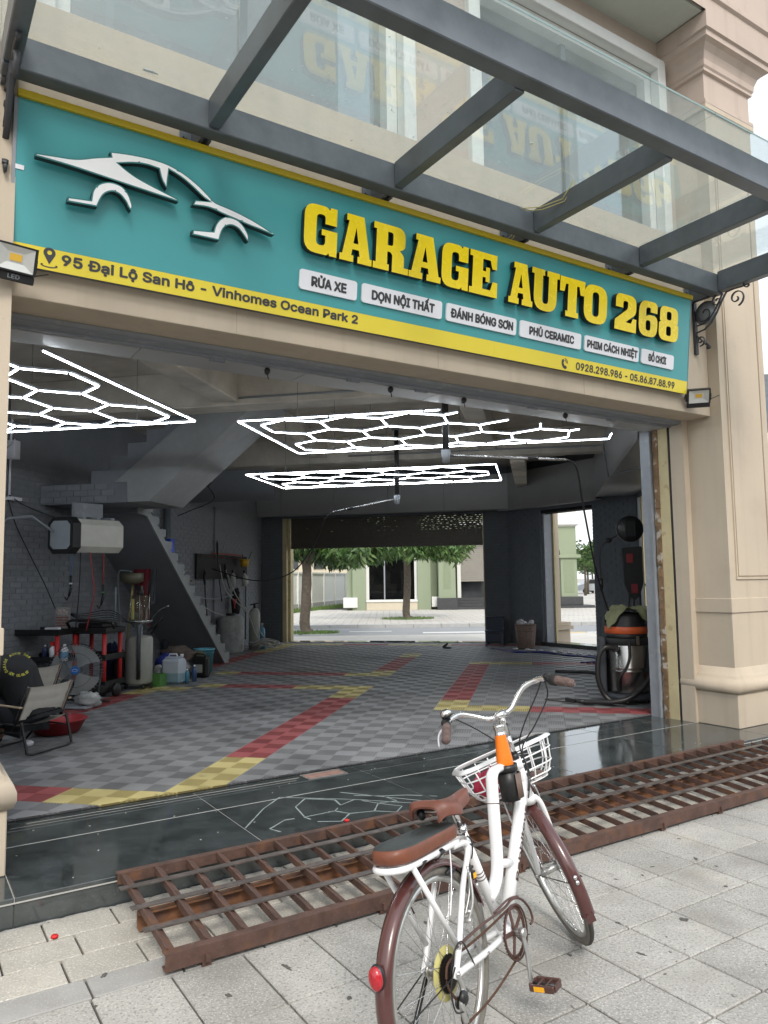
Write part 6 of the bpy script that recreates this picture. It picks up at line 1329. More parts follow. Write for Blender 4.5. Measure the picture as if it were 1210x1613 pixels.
# curved yellow lettering on the back of the shirt
b = MB(); cen = Vector(PX(-.02, -.08, .86)); nrm = Vector((.60, -.62, .50)).normalized(); rgt = Vector((.72, .69, 0)).normalized(); upv = nrm.cross(rgt) * -1
if upv.z < 0: upv = -upv
def SP(x, y, e=0): return cen + rgt * x + upv * y + nrm * (.125 + e - 1.1 * (x * x + y * y))
def arc_text(body, r, a0, a1, size, flip=1):
    n = len(body)
    for k, ch in enumerate(body):
        if ch == ' ': continue
        an = math.radians(a0 + (a1 - a0) * (k + .5) / n); me = _text(ch); cx, cy = r * math.cos(an), r * math.sin(an); th = an - math.pi / 2 * flip
        for e in range(2):
            me2mb(me, b, lambda p: SP(cx + ((p.x - .3) * math.cos(th) - p.y * math.sin(th)) * size + e * .002, cy + ((p.x - .3) * math.sin(th) + p.y * math.cos(th)) * size, e * .0003 + p.z))
arc_text('GARAGE AUTO 268', .10, 215, 30, .042); arc_text('SDT: 05.86.87', .11, 225, 320, .042, -1)
part('yellow_lettering', b, cmat('shirt_yellow', (.62, .60, .08), .7), t)
# ---------------------------------------------------------------- the bicycle (own frame: x ahead, y left, z up from the rear contact point)
BAZ, BLEAN, WB, WR, STEER, HA = .5866, .1647, 1.062, .3213, .7721, R(20)
bk = bpy.data.objects.new('bicycle', None); COL.objects.link(bk); bk.empty_display_size = .1; ORG[bk.name] = (0, 0, 0)
_H = Vector((math.sin(BAZ), math.cos(BAZ), 0)); _L = Vector((-math.cos(BAZ), math.sin(BAZ), 0)); _Z = Vector((0, 0, 1))
_yl = _L * math.cos(BLEAN) - _Z * math.sin(BLEAN); _zu = _L * math.sin(BLEAN) + _Z * math.cos(BLEAN)
bm_ = Matrix((_H, _yl, _zu)).transposed().to_4x4(); bm_.translation = (.2077, 2.5684, .001); bk.matrix_world = bm_
_tag(bk, 'white city bicycle with brown saddle, brown mudguards and front basket on its kickstand', 'bicycle')
M['bwhite'] = mat('white_bicycle_paint', (.80, .81, .82), .22, var=.03, scale=6, coat=.5, speck=[((.5, .5, .48), 14, .66, .78, .3)])
M['bbrown'] = mat('brown_mudguard', (.085, .030, .028), .22, var=.12, scale=8, coat=.5)
M['leather'] = mat('brown_leatherette', (.155, .055, .036), .45, var=.14, scale=9, bump=.08, bscale=200)
M['leather2'] = mat('tan_brown_side', (.165, .052, .026), .42, var=.22, scale=14, bump=.08)
M['padtop'] = mat('worn_black_pad', (.035, .042, .042), .55, var=.25, scale=18, bump=.25, bscale=180, speck=[((.16, .15, .14), 30, .68, .78, .6)])
M['chrome'] = mat('chrome_tube', (.72, .72, .72), .14, metal=1.0, var=.05)
M['alu'] = mat('brushed_alloy', (.55, .55, .54), .32, metal=.9, var=.1, scale=20)
M['tyre'] = mat('grey_brown_tyre', (.17, .16, .14), .85, var=.15, scale=30, bump=.5, bscale=300)
M['tyretread'] = mat('dark_tyre_tread', (.06, .055, .05), .85, var=.2, scale=30, bump=.6, bscale=300)
M['rim'] = mat('silver_rim', (.52, .52, .50), .3, metal=.85, var=.15, scale=15)
M['chain'] = mat('rusty_chain', (.11, .055, .035), .75, metal=.3, var=.5, scale=160, bump=.6, bscale=300)
M['ringbrown'] = mat('brown_chainring', (.10, .05, .042), .38, metal=.2, var=.2, scale=12)
M['grip'] = mat('worn_brown_grip', (.14, .095, .085), .8, var=.4, scale=40, bump=.8, bscale=160, speck=[((.3, .26, .24), 40, .58, .7, .5)])
M['guardyel'] = mat('yellowed_clear_plastic', (.46, .42, .15), .4, var=.15)
M['sprocket'] = mat('dark_sprocket', (.035, .03, .027), .45, metal=.7, var=.3, scale=40)
M['amber'] = mat('amber_reflector', (.85, .42, .02), .25, var=.12, scale=60)
M['redrefl'] = mat('red_reflector', (.42, .01, .02), .18, var=.3, scale=90, coat=.6)
M['bottle_or'] = mat('orange_bottle', (.85, .20, .01), .38, var=.04)
M['redcloth'] = mat('crimson_raincoat', (.42, .012, .05), .5, var=.2, scale=14, bump=.5, bscale=40)
_A0 = Vector((WB, 0, WR)) - Vector((math.cos(HA), 0, math.sin(HA))) * .045
STM = Matrix.Translation(_A0) @ Matrix.Rotation(STEER, 4, Vector((-math.sin(HA), 0, math.cos(HA)))) @ Matrix.Translation(-_A0)
def ST_(p): return STM @ Vector(p)
def BP(name, b, m, par=None, st=False, label=None, kind=None):
    if st: b.xf(ST_)
    return part(name, b, m, par or bk, label, kind)
def circ(cx, cz, r, n, y=0, a0=0, a1=2 * math.pi, closed=True):
    return [(cx + r * math.cos(a0 + (a1 - a0) * k / n), y, cz + r * math.sin(a0 + (a1 - a0) * k / n)) for k in range(n if closed else n + 1)]
def wheel(cx, st, rear):
    cz = WR; w_ = BP('wheel', MB().cyl((cx, -.05, cz), (cx, .05, cz), .016, n=14), M['alu'], st=st)
    b = MB(); b.tube(circ(cx, cz, WR - .018, 72), .0175, 10, closed=True, flat=(0, 1, 0)); BP('tyre', b, M['tyre'], w_, st)
    b = MB(); b.tube(circ(cx, cz, WR - .0085, 72), [(.012, .0095)] * 72, 8, closed=True, flat=(0, 1, 0)); BP('tread', b, M['tyretread'], w_, st)
    b = MB(); b.tube(circ(cx, cz, WR - .041, 72), [(.0125, .012)] * 72, 8, closed=True, flat=(0, 1, 0)); BP('rim', b, M['rim'], w_, st)
    b = MB(); rb = WR - .05
    for k in range(36):
        a = 2 * math.pi * k / 36; sd_ = 1 if k % 2 else -1; off = (.55 if (k // 2) % 2 else -.55)
        hub_ = (cx + .026 * math.cos(a + off * 1.6), sd_ * .034, cz + .026 * math.sin(a + off * 1.6)); b.cyl(hub_, (cx + rb * math.cos(a), sd_ * .004, cz + rb * math.sin(a)), .0011, n=4, caps=False)
        b.cyl((cx + rb * math.cos(a), sd_ * .004, cz + rb * math.sin(a)), (cx + (rb - .014) * math.cos(a), sd_ * .005, cz + (rb - .014) * math.sin(a)), .0022, n=5)
    BP('spokes', b, M['chrome'], w_, st, kind='stuff')
    for s_ in (-1, 1): b = MB(); b.lathe([(0, -.0015), (.029, -.0015), (.029, .0015), (0, .0015)], (cx, s_ * .035, cz), 18, 'Y'); BP('hub_flange', b, M['alu'], w_, st)
    b = MB(); b.cyl((cx, -.075, cz), (cx, .075, cz), .0045, n=8); b.cyl((cx, -.072, cz), (cx, -.064, cz), .010, n=6); b.cyl((cx, .064, cz), (cx, .072, cz), .010, n=6); BP('axle', b, M['chrome'], w_, st)
    b = MB(); a = 2.0 if rear else 3.9; b.cyl((cx + (WR - .052) * math.cos(a), 0, cz + (WR - .052) * math.sin(a)), (cx + (WR - .085) * math.cos(a), 0, cz + (WR - .085) * math.sin(a)), .003, n=6); BP('valve', b, M['black'], w_, st)
    return w_
wr_ = wheel(0, False, True); wf_ = wheel(WB, True, False)
def guard(cx, a0, a1, st, n=44):
    b = MB(); rr_ = WR + .014; vs = []; prof = [(-.029, -.016), (-.026, -.005), (-.014, .004), (0, .007), (.014, .004), (.026, -.005), (.029, -.016)]
    for k in range(n + 1):
        a = a0 + (a1 - a0) * k / n
        for (y, dr) in prof: vs.append((cx + (rr_ + dr) * math.cos(a), y, WR + (rr_ + dr) * math.sin(a)))
        for (y, dr) in prof[::-1]: vs.append((cx + (rr_ + dr - .0025) * math.cos(a), y * .93, WR + (rr_ + dr - .0025) * math.sin(a)))
    m = 14; b.add(vs, [(k * m + i, k * m + (i + 1) % m, (k + 1) * m + (i + 1) % m, (k + 1) * m + i) for k in range(n) for i in range(m)] + [tuple(range(m)), tuple(n * m + i for i in range(m))[::-1]], True)
    return BP('mudguard', b, M['bbrown'], st=st)
gr_ = guard(0, R(18), R(212), False); gf_ = guard(WB, R(62), R(205), True)
def stay(cx, a, st, s_): b = MB(); b.tube([(cx, s_ * .06, WR), (cx + (WR + .012) * math.cos(a), s_ * .031, WR + (WR + .012) * math.sin(a))], .0024, 6); BP('mudguard_stay', b, M['black'], gr_ if cx == 0 else gf_, st)
for s_ in (-1, 1): stay(0, R(188), False, s_); stay(WB, R(178), True, s_)
for cx, a, st, g_ in ((0, R(188), False, gr_), (WB, R(178), True, gf_)):
    b = MB(); r2 = WR + .024
    for s_ in (-1, 1): b.lathe([(0, 0), (.008, 0), (.008, .003), (0, .004)], (cx + r2 * math.cos(a + s_ * .025), 0, WR + r2 * math.sin(a + s_ * .025)), 10, 'X'); b.blob((cx + r2 * math.cos(a + s_ * .03), 0, WR + r2 * math.sin(a + s_ * .03)), .005, .009, .009, 10, 6)
    BP('stay_clip', b, M['chrome'], g_, st)
b = MB(); a = R(203); b.prism([(-.02, 0), (.02, 0), (.016, .04), (-.016, .04)], 0, .003, 'XY'); b.xf(lambda p: Vector((WB + (WR + .020 + p.z) * math.cos(a - p.y * 3 + .1), p.x, WR + (WR + .020 + p.z) * math.sin(a - p.y * 3 + .1)))); BP('mud_flap', b, M['bbrown'], gf_, True)
# frame
fr_o = BP('frame', MB().cyl((.895, 0, .648), (.826, 0, .838), .0235, n=18), M['bwhite'])
def FT(name, pts, r, n=14, m='bwhite', sm=True, flat=None): b = MB(); b.tube(smoothpts(pts) if sm and len(pts) > 2 else pts, r if not isinstance(r, tuple) else [r] * (len(smoothpts(pts)) if sm and len(pts) > 2 else len(pts)), n, flat=flat); return BP(name, b, M[m], fr_o)
FT('down_tube', [(.868, 0, .735), (.486, 0, .280)], .0255, 18)
FT('top_strap', [(.845, 0, .80), (.74, 0, .822), (.635, 0, .832), (.588, 0, .815), (.570, 0, .76), (.545, 0, .65), (.520, 0, .54), (.495, 0, .475), (.445, 0, .430), (.395, 0, .412)], (.026, .017), 16, flat=(0, 1, 0))
FT('seat_tube', [(.470, 0, .275), (.276, 0, .700)], .018, 16)
FT('gusset', [(.525, 0, .50), (.62, 0, .475)], .017, 12)
b = MB(); b.cyl((.470, -.04, .275), (.470, .04, .275), .023, n=18); BP('bottom_bracket', b, M['bwhite'], fr_o)
for s_ in (-1, 1):
    FT('chain_stay', [(.455, s_ * .022, .275), (.25, s_ * .042, .29), (.01, s_ * .060, WR - .004)], .0115, 10)
    FT('seat_stay', [(0, s_ * .060, WR), (.05, s_ * .060, .40), (.13, s_ * .057, .54), (.195, s_ * .055, .62), (.215, s_ * .052, .655), (.19, s_ * .052, .672), (.12, s_ * .052, .678)], .0105, 10)
    FT('dropout', [(-.012, s_ * .060, WR + .012), (.02, s_ * .060, WR - .012)], (.004, .018), 8, flat=(0, 1, 0))
FT('stay_bridge', [(.235, -.048, .655), (.262, 0, .668), (.235, .048, .655)], .008, 8)
for s0 in (.700, .712, .724):   # striped bands on strap and seat tube
    pass
for k in range(3):
    b = MB(); q = Vector((.560, 0, .715 - .016 * k)); b.tube([(q.x - .0006, 0, q.z - .002), (q.x + .0006, 0, q.z + .002)], [(.0267, .0177)] * 2, 16, flat=(0, 1, 0)); BP('stripe', b, M['ringbrown'], fr_o)
    d = Vector((-.194, 0, .425)).normalized(); q = Vector((.470, 0, .275)) + d * (.245 + .014 * k); b = MB(); b.cyl(q - d * .002, q + d * .002, .0186, n=16); BP('stripe', b, M['ringbrown'], fr_o)
# script on the frame
def side_text(body, p, q, h_, off, y, col, flip=1):
    p, q = Vector(p), Vector(q); d = (q - p).normalized(); u = Vector((-d.z, 0, d.x)) * flip; L_ = (q - p).length
    return text_mb(body, 0, L_, 0, h_, 0, fn=lambda x, yy, e: p + d * x + u * (yy - h_ / 2 + off) + Vector((0, y - e if y < 0 else y + e, 0)), bold=.02)
b = side_text('Rabbitous', (.13, 0, .303), (.25, 0, .292), .014, 0, -.0535, None); BP('lettering', b, M['ringbrown'], fr_o)
b = side_text('Rabbitous', (.60, 0, .415), (.80, 0, .653), .022, 0, -.0262, None); BP('lettering', b, M['ringbrown'], fr_o)
# seat post, clamp, saddle
b = MB(); b.cyl((.276, 0, .700), (.236, 0, .792), .0130, n=14); BP('seat_post', b, M['chrome'])
b = MB(); b.cyl((.283, 0, .684), (.271, 0, .710), .0225, n=16); b.cyl((.262, -.028, .698), (.262, .028, .698), .006, n=8); b.tube([(.262, -.03, .698), (.25, -.035, .69), (.235, -.036, .66)], .005, 6); BP('seat_clamp', b, M['chrome'])
def saddle():
    b = MB(); n, m = 26, 16; vs = []
    for i in range(n + 1):
        t = i / n; x = .055 + .295 * t       # rear to nose
        wd = .082 * (1 - max(0, (t - .18)) / .38) if t < .42 else 0
        prof_w = [.055, .083, .095, .098, .094, .080, .060, .042, .033, .029, .027, .025, .016]
        f = t * (len(prof_w) - 1); k = min(int(f), len(prof_w) - 2); wd = prof_w[k] + (prof_w[k + 1] - prof_w[k]) * (f - k)
        zt = .832 + .014 * math.cos(t * math.pi * 1.6) * (1 - t * .4) - .01 * t - (.02 * (1 - t / .06) if t < .06 else 0)
        th = .040 * (1 - .2 * t)
        for j in range(m + 1):
            s_ = j / m * 2 - 1; y = wd * math.sin(s_ * math.pi / 2); z = zt - th * (abs(s_) ** 5) - .010 * abs(s_) ** 2
            vs.append((x, y, z))
    b.add(vs, [(i * (m + 1) + j, i * (m + 1) + j + 1, (i + 1) * (m + 1) + j + 1, (i + 1) * (m + 1) + j) for i in range(n) for j in range(m)], True)
    k0 = len(vs); under = [(v[0], v[1] * .9, v[2] - .004) for v in vs]
    b.add(under, [(i * (m + 1) + j, (i + 1) * (m + 1) + j, (i + 1) * (m + 1) + j + 1, i * (m + 1) + j + 1) for i in range(n) for j in range(m)], True)
    return b
sdl = BP('saddle', saddle(), M['leather'])
b = MB()
for s_ in (-1, 1): b.tube(smoothpts([(.10, s_ * .03, .800), (.18, s_ * .022, .783), (.26, s_ * .02, .785), (.33, s_ * .008, .805)]), .0035, 6)
b.cyl((.225, -.028, .786), (.225, .028, .786), .013, n=10); BP('saddle_rails', b, M['chrome'], sdl)
for s_ in (-1, 1): b = MB(); b.blob((.10, s_ * .045, .79), .018, .018, .020, 10, 6); BP('saddle_spring', b, M['black'], sdl)
# rear rack and cushion
RZ = .685
b = MB(); lp = [(.16, .05), (.0, .055), (-.15, .06), (-.20, .052), (-.228, .02), (-.228, -.02), (-.20, -.052), (-.15, -.06), (.0, -.055), (.16, -.05)]
b.tube(smoothpts([(x, y, RZ + .01 * 0 + (.16 - x) * .045) for x, y in lp]), .0105, 10); rk = BP('rack', b, M['bwhite'])
for x in (.1, -.02, -.14): b = MB(); b.tube([(x, -.055, RZ + (.16 - x) * .045), (x, .055, RZ + (.16 - x) * .045)], .007, 8); BP('rack_bar', b, M['bwhite'], rk)
for s_ in (-1, 1): b = MB(); b.tube([(-.155, s_ * .060, .695), (.038, s_ * .062, .385)], .0095, 10); BP('rack_strut', b, M['bwhite'], rk)
def cushion(z0, z1, gx, gy, rad=.03, steps=4):
    out = []; b = MB()
    base = [(.172, .033), (.14, .052), (.04, .060), (-.08, .067), (-.165, .066), (-.212, .043), (-.225, 0), (-.212, -.043), (-.165, -.066), (-.08, -.067), (.04, -.060), (.14, -.052), (.172, -.033)]
    base = [(p.x, p.y) for p in smoothpts([(x, y, 0) for x, y in base + base[:1]], 4)[:-1]]
    return base
base = cushion(0, 0, 0, 0); tilt = lambda x: (.16 - x) * .045
b = MB(); rings = [(1.0, .700), (1.03, .708), (1.035, .730), (1.0, .742), (.985, .7435)]
vs = [(-.03 + (x + .03) * s_, y * s_, z + tilt(x)) for s_, z in rings for x, y in base]; N_ = len(base)
b.add(vs, [(r_ * N_ + i, r_ * N_ + (i + 1) % N_, (r_ + 1) * N_ + (i + 1) % N_, (r_ + 1) * N_ + i) for r_ in range(len(rings) - 1) for i in range(N_)] + [tuple(range(N_))[::-1]], True); cu_ = BP('rear_cushion', b, M['leather2'])
b = MB(); vs = [(-.03 + (x + .03) * s_, y * s_, z + tilt(x)) for s_, z in ((.985, .7436), (.95, .748), (.6, .751), (.02, .752)) for x, y in base]
b.add(vs, [(r_ * N_ + i, r_ * N_ + (i + 1) % N_, (r_ + 1) * N_ + (i + 1) % N_, (r_ + 1) * N_ + i) for r_ in range(3) for i in range(N_)] + [tuple(range(3 * N_, 4 * N_))], True); BP('cushion_top', b, M['padtop'], cu_)
for x in (-.10, .02): b = MB(); b.tube([(x, -.062, .70), (x, -.075, RZ + tilt(x)), (x, -.05, RZ - .014)], [(.012, .002)] * 3, 6, flat=(1, 0, 0)); BP('strap', b, M['black'], cu_)
# tail light, brake, drivetrain
a = R(160); c = Vector(((WR + .030) * math.cos(a), 0, WR + (WR + .030) * math.sin(a)))
tl = BP('tail_light', MB().blob((c.x - .012, .0, c.z), .018, .024, .034, 18, 12), M['redrefl']); b = MB(); b.blob((c.x - .002, 0, c.z), .016, .0265, .037, 16, 10); BP('light_housing', b, M['black'], tl)
b = MB(); b.tube(smoothpts([(.16, -.075, .585), (.135, -.085, .50), (.105, -.07, .44)]), [(.011, .005)] * 13, 8); b.tube(smoothpts([(.17, -.066, .60), (.15, -.072, .53), (.11, -.062, .46)]), .005, 6); b.cyl((.11, -.05, .445), (.11, -.085, .445), .009, n=10); b.cyl((.12, -.05, .47), (.12, -.085, .47), .007, n=10); BP('brake_arm', b, M['alu'])
b = MB(); b.blob((.115, -.028, .60), .035, .01, .012, 10, 6); BP('brake_pad', b, M['black'])
b = MB(); b.box(.185, .21, -.072, -.052, .555, .575); b.box(.18, .212, -.066, -.028, .583, .590); BP('brake_cable_stop', b, M['black'])
b = MB(); b.box(.19, .212, -.073, -.035, .553, .570); BP('side_reflector', b, M['amber'])
b = MB(); b.tube(smoothpts([(.10, -.05, .70), (.06, -.066, .62), (.02, -.07, .53), (-.0, -.072, .50)]), .0022, 5); BP('brake_cable', b, M['white'])
b = MB(); b.tube(smoothpts([(.235, -.03, .69), (.27, -.04, .66), (.262, -.042, .62), (.25, -.04, .60)]), .003, 5); b.tube(smoothpts([(.30, -.02, .66), (.26, -.05, .64), (.235, -.055, .655)]), .003, 5); BP('black_cable', b, M['black'])
cs = BP('cassette', MB().cyl((0, -.054, WR), (0, -.030, WR), .017, n=16), M['sprocket'])
for k, r_ in enumerate((.056, .050, .044, .038, .032, .027)):
    b = MB(); n = int(r_ * 700); P = []
    for i in range(n * 2): a = math.pi * i / n; P.append((r_ + (.0025 if i % 2 else -.0015)) * 1.0); 
    vs = [(P[i] * math.cos(math.pi * i / n), P[i] * math.sin(math.pi * i / n)) for i in range(2 * n)]
    b.prism([(x, WR + z) for x, z in vs], -.032 - .0042 * k, -.0335 - .0042 * k, 'XZ'); BP('sprocket', b, M['sprocket'], cs)
b = MB(); b.lathe([(.022, 0), (.080, .003), (.0805, .0045), (.022, .0015)], (0, -.028, WR), 40, 'Y'); BP('spoke_guard', b, M['guardyel'], cs)
dr = BP('derailleur', MB().blob((.012, -.068, WR - .075), .022, .014, .024, 12, 8), M['black'])
b = MB(); b.tube(smoothpts([(.008, -.062, WR - .01), (.02, -.066, WR - .05), (-.005, -.068, WR - .09), (.015, -.062, WR - .15)]), [(.006, .010)] * 19, 8); BP('hanger', b, M['alu'], dr)
for (x, z) in ((.012, -.092), (.035, -.15)): b = MB(); b.lathe([(0, -.004), (.017, -.004), (.019, 0), (.017, .004), (0, .004)], (x, -.046, WR + z), 16, 'Y'); BP('jockey_wheel', b, M['black'], dr)
b = MB(); b.tube(smoothpts([(-.03, -.062, WR + .02), (-.01, -.075, WR + .075), (.05, -.07, WR + .08), (.10, -.064, WR + .015), (.12, -.062, WR - .02)]), .003, 6); BP('gear_cable', b, M['black'], dr)
b = MB(); b.tube(smoothpts([(-.02, -.074, WR + .03), (-.05, -.066, WR - .02), (-.045, -.066, WR - .09), (.0, -.07, WR - .11)]), .0028, 6); BP('gear_cable', b, M['black'], dr)
# crankset
cg = BP('crankset', MB().cyl((.470, -.088, .275), (.470, -.042, .275), .014, n=14), M['alu']); CRR = .088
b = MB(); b.lathe([(CRR - .012, -.0015), (CRR, -.0015), (CRR, .0015), (CRR - .012, .0015), (CRR - .012, -.0015)], (.470, -.046, .275), 44, 'Y')
for i in range(44): a = 2 * math.pi * i / 44; b.obox((.470 + (CRR + .002) * math.cos(a), -.046, .275 + (CRR + .002) * math.sin(a)), (math.cos(a) * .003, 0, math.sin(a) * .003), (-math.sin(a) * .0028, 0, math.cos(a) * .0028), (0, .0012, 0))
BP('chainring', b, M['ringbrown'], cg)
for i in range(5): a = 2 * math.pi * i / 5 + .5; b = MB(); b.bar((.470 + .012 * math.cos(a), -.047, .275 + .012 * math.sin(a)), (.470 + (CRR - .008) * math.cos(a), -.047, .275 + (CRR - .008) * math.sin(a)), .016, .004, (0, 1, 0)); BP('spider_arm', b, M['ringbrown'], cg)
b = MB(); b.lathe([(CRR + .001, -.002), (CRR + .008, -.002), (CRR + .008, .002), (CRR + .001, .002), (CRR + .001, -.002)], (.470, -.054, .275), 44, 'Y'); BP('ring_guard', b, M['ringbrown'], cg)
b = MB(); b.tube(smoothpts([(.470, -.078, .275), (.466, -.086, .20), (.455, -.088, .108)]), [(.011, .008)] * 13, 10, flat=(1, 0, 0)); b.cyl((.470, -.09, .275), (.470, -.07, .275), .016, n=14); BP('crank_arm', b, M['alu'], cg)
b = MB(); b.tube(smoothpts([(.470, .078, .275), (.474, .084, .35), (.485, .088, .440)]), [(.011, .008)] * 13, 10, flat=(1, 0, 0)); BP('crank_arm', b, M['alu'], cg)
for (s_, x, z) in ((-1, .455, .108), (1, .485, .440)):
    b = MB(); y0, y1 = s_ * .095, s_ * .19
    pd = BP('pedal', MB().cyl((x, s_ * .09, z), (x, s_ * .19, z), .008, n=8), M['black'])
    b.bbox(x - .04, x - .028, min(y0, y1), max(y0, y1), z - .012, z + .012, .003); b.bbox(x + .028, x + .04, min(y0, y1), max(y0, y1), z - .012, z + .012, .003)
    for k in range(4): yy = y0 + (y1 - y0) * k / 3 ; b.box(x - .028, x + .028, yy - .004, yy + .004, z - .010, z + .010)
    BP('pedal_body', b, M['ringbrown'], pd)
    b = MB(); ya, yb = s_ * .115, s_ * .155; b.box(x - .0425, x - .0401, min(ya, yb), max(ya, yb), z - .008, z + .008); b.box(x + .0401, x + .0425, min(ya, yb), max(ya, yb), z - .008, z + .008); BP('pedal_reflector', b, M['amber'], pd)
# chain: upper run, lower run, slack hanging loop past the derailleur
b = MB(); yb_ = -.046
top = [(.470 + CRR * math.cos(a), yb_, .275 + CRR * math.sin(a)) for a in [R(d) for d in range(-80, 101, 12)]] + [(.30, yb_, .357), (.16, yb_, .357), (.0, yb_, WR + .040), (-.036, yb_, WR + .01), (-.034, yb_, WR - .03), (.0, yb_, WR - .075), (.03, yb_, WR - .10), (.018, yb_, WR - .15), (.045, yb_, WR - .168), (.2, yb_, .152), (.33, yb_, .166), (.470, yb_, .190)]
b.tube(smoothpts(top, 4), [(.0052, .0036)] * (len(smoothpts(top, 4))), 6, flat=(0, 0, 1)); BP('chain', b, M['chain'])
# chain guard: a thin brown tube over the upper run ending in a hook
b = MB(); P = [(.02, -.066, .395), (.20, -.068, .398), (.37, -.07, .392), (.45, -.07, .398), (.52, -.07, .375), (.575, -.07, .325), (.59, -.07, .28), (.565, -.07, .27)]; b.tube(smoothpts(P), .0048, 8); b.tube(smoothpts([(.30, -.068, .402), (.42, -.07, .408), (.50, -.07, .392)]), .004, 6); BP('chain_guard', b, M['ringbrown'])
# kickstand
b = MB(); b.tube([(.02, .066, WR - .02), (-.02, .115, .16), (-.045, .165, .045)], .0085, 8); b.tube([(-.045, .165, .045), (-.05, .178, .034), (-.05, .195, .034)], .010, 8); BP('kickstand', b, M['black'])
# fork, stem, handlebar (steered)
fk = BP('fork', MB().cyl((.898, 0, .640), (.885, 0, .672), .027, n=18), M['bwhite'], st=True)
for s_ in (-1, 1):
    b = MB(); pts = smoothpts([(.893, 0, .655), (.903, s_ * .030, .645), (.925, s_ * .048, .60), (.965, s_ * .053, .49), (1.01, s_ * .056, .39), (1.056, s_ * .058, .327)]); b.tube(pts, [.0155 - .006 * k / len(pts) for k in range(len(pts))], 12); BP('fork_blade', b, M['bwhite'], fk, True)
    b = MB(); b.tube([(1.056, s_ * .058, .332), (WB, s_ * .060, WR - .008)], [(.004, .012)] * 2, 8, flat=(0, 1, 0)); BP('fork_end', b, M['alu'], fk, True)
b = MB(); b.tube(smoothpts([(.935, -.055, .69), (.955, -.062, .64), (.965, -.05, .60)]), .006, 6); b.tube(smoothpts([(.935, .0, .70), (.965, -.05, .695), (.97, -.062, .64)]), .003, 5); b.cyl((.925, 0, .66), (.95, 0, .66), .008, n=8); BP('front_brake', b, M['chrome'], fk, True)
sm = BP('stem', MB().cyl((.822, 0, .850), (.790, 0, .940), .0135, n=16), M['chrome'], st=True)
b = MB(); b.tube([(.790, 0, .940), (.770, 0, .995), (.757, 0, 1.030)], [.0150, .0145, .0155], 14); b.cyl((.757, -.024, 1.030), (.757, .024, 1.030), .0185, n=18); b.cyl((.745, 0, 1.012), (.745, 0, 1.0), .006, n=8); BP('stem_clamp', b, M['chrome'], sm, True)
b = MB(); b.cyl((.831, 0, .828), (.818, 0, .862), .021, .018, 16); BP('headset', b, M['black'], sm, True)
b = MB(); b.cyl((.772, -.0135, .985), (.772, -.016, .985), .007, n=10); BP('stem_bolt', b, M['black'], sm, True)
hb_ = BP('handlebar', MB().cyl((.757, -.03, 1.030), (.757, .03, 1.030), .0135, n=16), M['chrome'], st=True)
for s_ in (-1, 1):
    b = MB(); P = [(.757, s_ * .02, 1.030), (.762, s_ * .055, 1.036), (.770, s_ * .105, 1.070), (.765, s_ * .155, 1.098), (.735, s_ * .205, 1.102), (.690, s_ * .240, 1.092), (.63, s_ * .268, 1.066)]; b.tube(smoothpts(P), .0118, 14); BP('bar_half', b, M['chrome'], hb_, True)
    p0, p1 = Vector((.690, s_ * .241, 1.091)), Vector((.575, s_ * .292, 1.040)); d = (p1 - p0)
    b = MB(); pts = [p0 + d * t for t in (.12, .2, .35, .5, .65, .8, .95, 1.0)]; b.tube(pts, [.016, .0185, .0190, .0195, .0185, .018, .0185, .014], 16); b.tube([p1, p1 + d.normalized() * .004], [.014, .008], 14); BP('grip', b, M['grip'], hb_, True)
    b = MB(); q = p0 + d * .02; b.cyl(q - d * .06, q + d * .10, .0165, n=14); b.blob(q + Vector((.012, 0, .006)), .018, .02, .020, 12, 8); BP('brake_clamp', b, M['black'], hb_, True)
    b = MB(); q = p0 + Vector((.022, s_ * .004, -.008)); b.tube(smoothpts([q, q + Vector((.012, s_ * .03, -.014)), q + Vector((-.04, s_ * .055, -.03)), q + Vector((-.085, s_ * .072, -.055))]), [(.0035, .0065)] * 19, 8); BP('brake_lever', b, M['white'] if s_ > 0 else M['alu'], hb_, True)
b = MB(); q = Vector((.675, -.247, 1.083)); d = Vector((-.115, -.051, -.051)).normalized(); b.cyl(q - d * .002, q + d * .03, .0215, n=18)
for k in range(3): b.cyl(q + d * (.003 + .009 * k), q + d * (.008 + .009 * k), .0235, n=18)
BP('gear_shifter', b, M['blackmat'], hb_, True)
bl_ = BP('bell', MB().lathe([(0, .020), (.012, .0195), (.021, .014), (.0245, .004), (.0245, -.004), (.0, -.004)], (.700, .225, 1.128), 24), M['chrome'], None, True)
b = MB(); b.lathe([(0, -.0045), (.0235, -.0045), (.0235, -.012), (.01, -.016), (.01, -.028), (0, -.028)], (.700, .225, 1.128), 18); b.lathe([(.013, .0198), (.0, .0215)], (.700, .225, 1.128), 16); BP('bell_base', b, M['black'], bl_, True)
def SC(pts, r=.003): b = MB(); b.tube(smoothpts([ST_(p) for p in pts[:-2]] + [Vector(pts[-2]), Vector(pts[-1])]), r, 6); BP('cable', b, M['black'])
SC([(.715, .215, 1.09), (.80, .19, 1.10), (.90, .10, 1.02), (.91, .03, .93), (.86, .03, .86), (.845, .03, .80)])
SC([(.715, -.215, 1.09), (.76, -.18, 1.04), (.80, -.10, .96), (.835, -.045, .88), (.865, -.03, .78), (.835, -.03, .70)])
SC([(.700, -.225, 1.085), (.74, -.22, 1.02), (.79, -.13, .93), (.84, -.05, .86), (.875, -.032, .76), (.82, -.032, .675)])
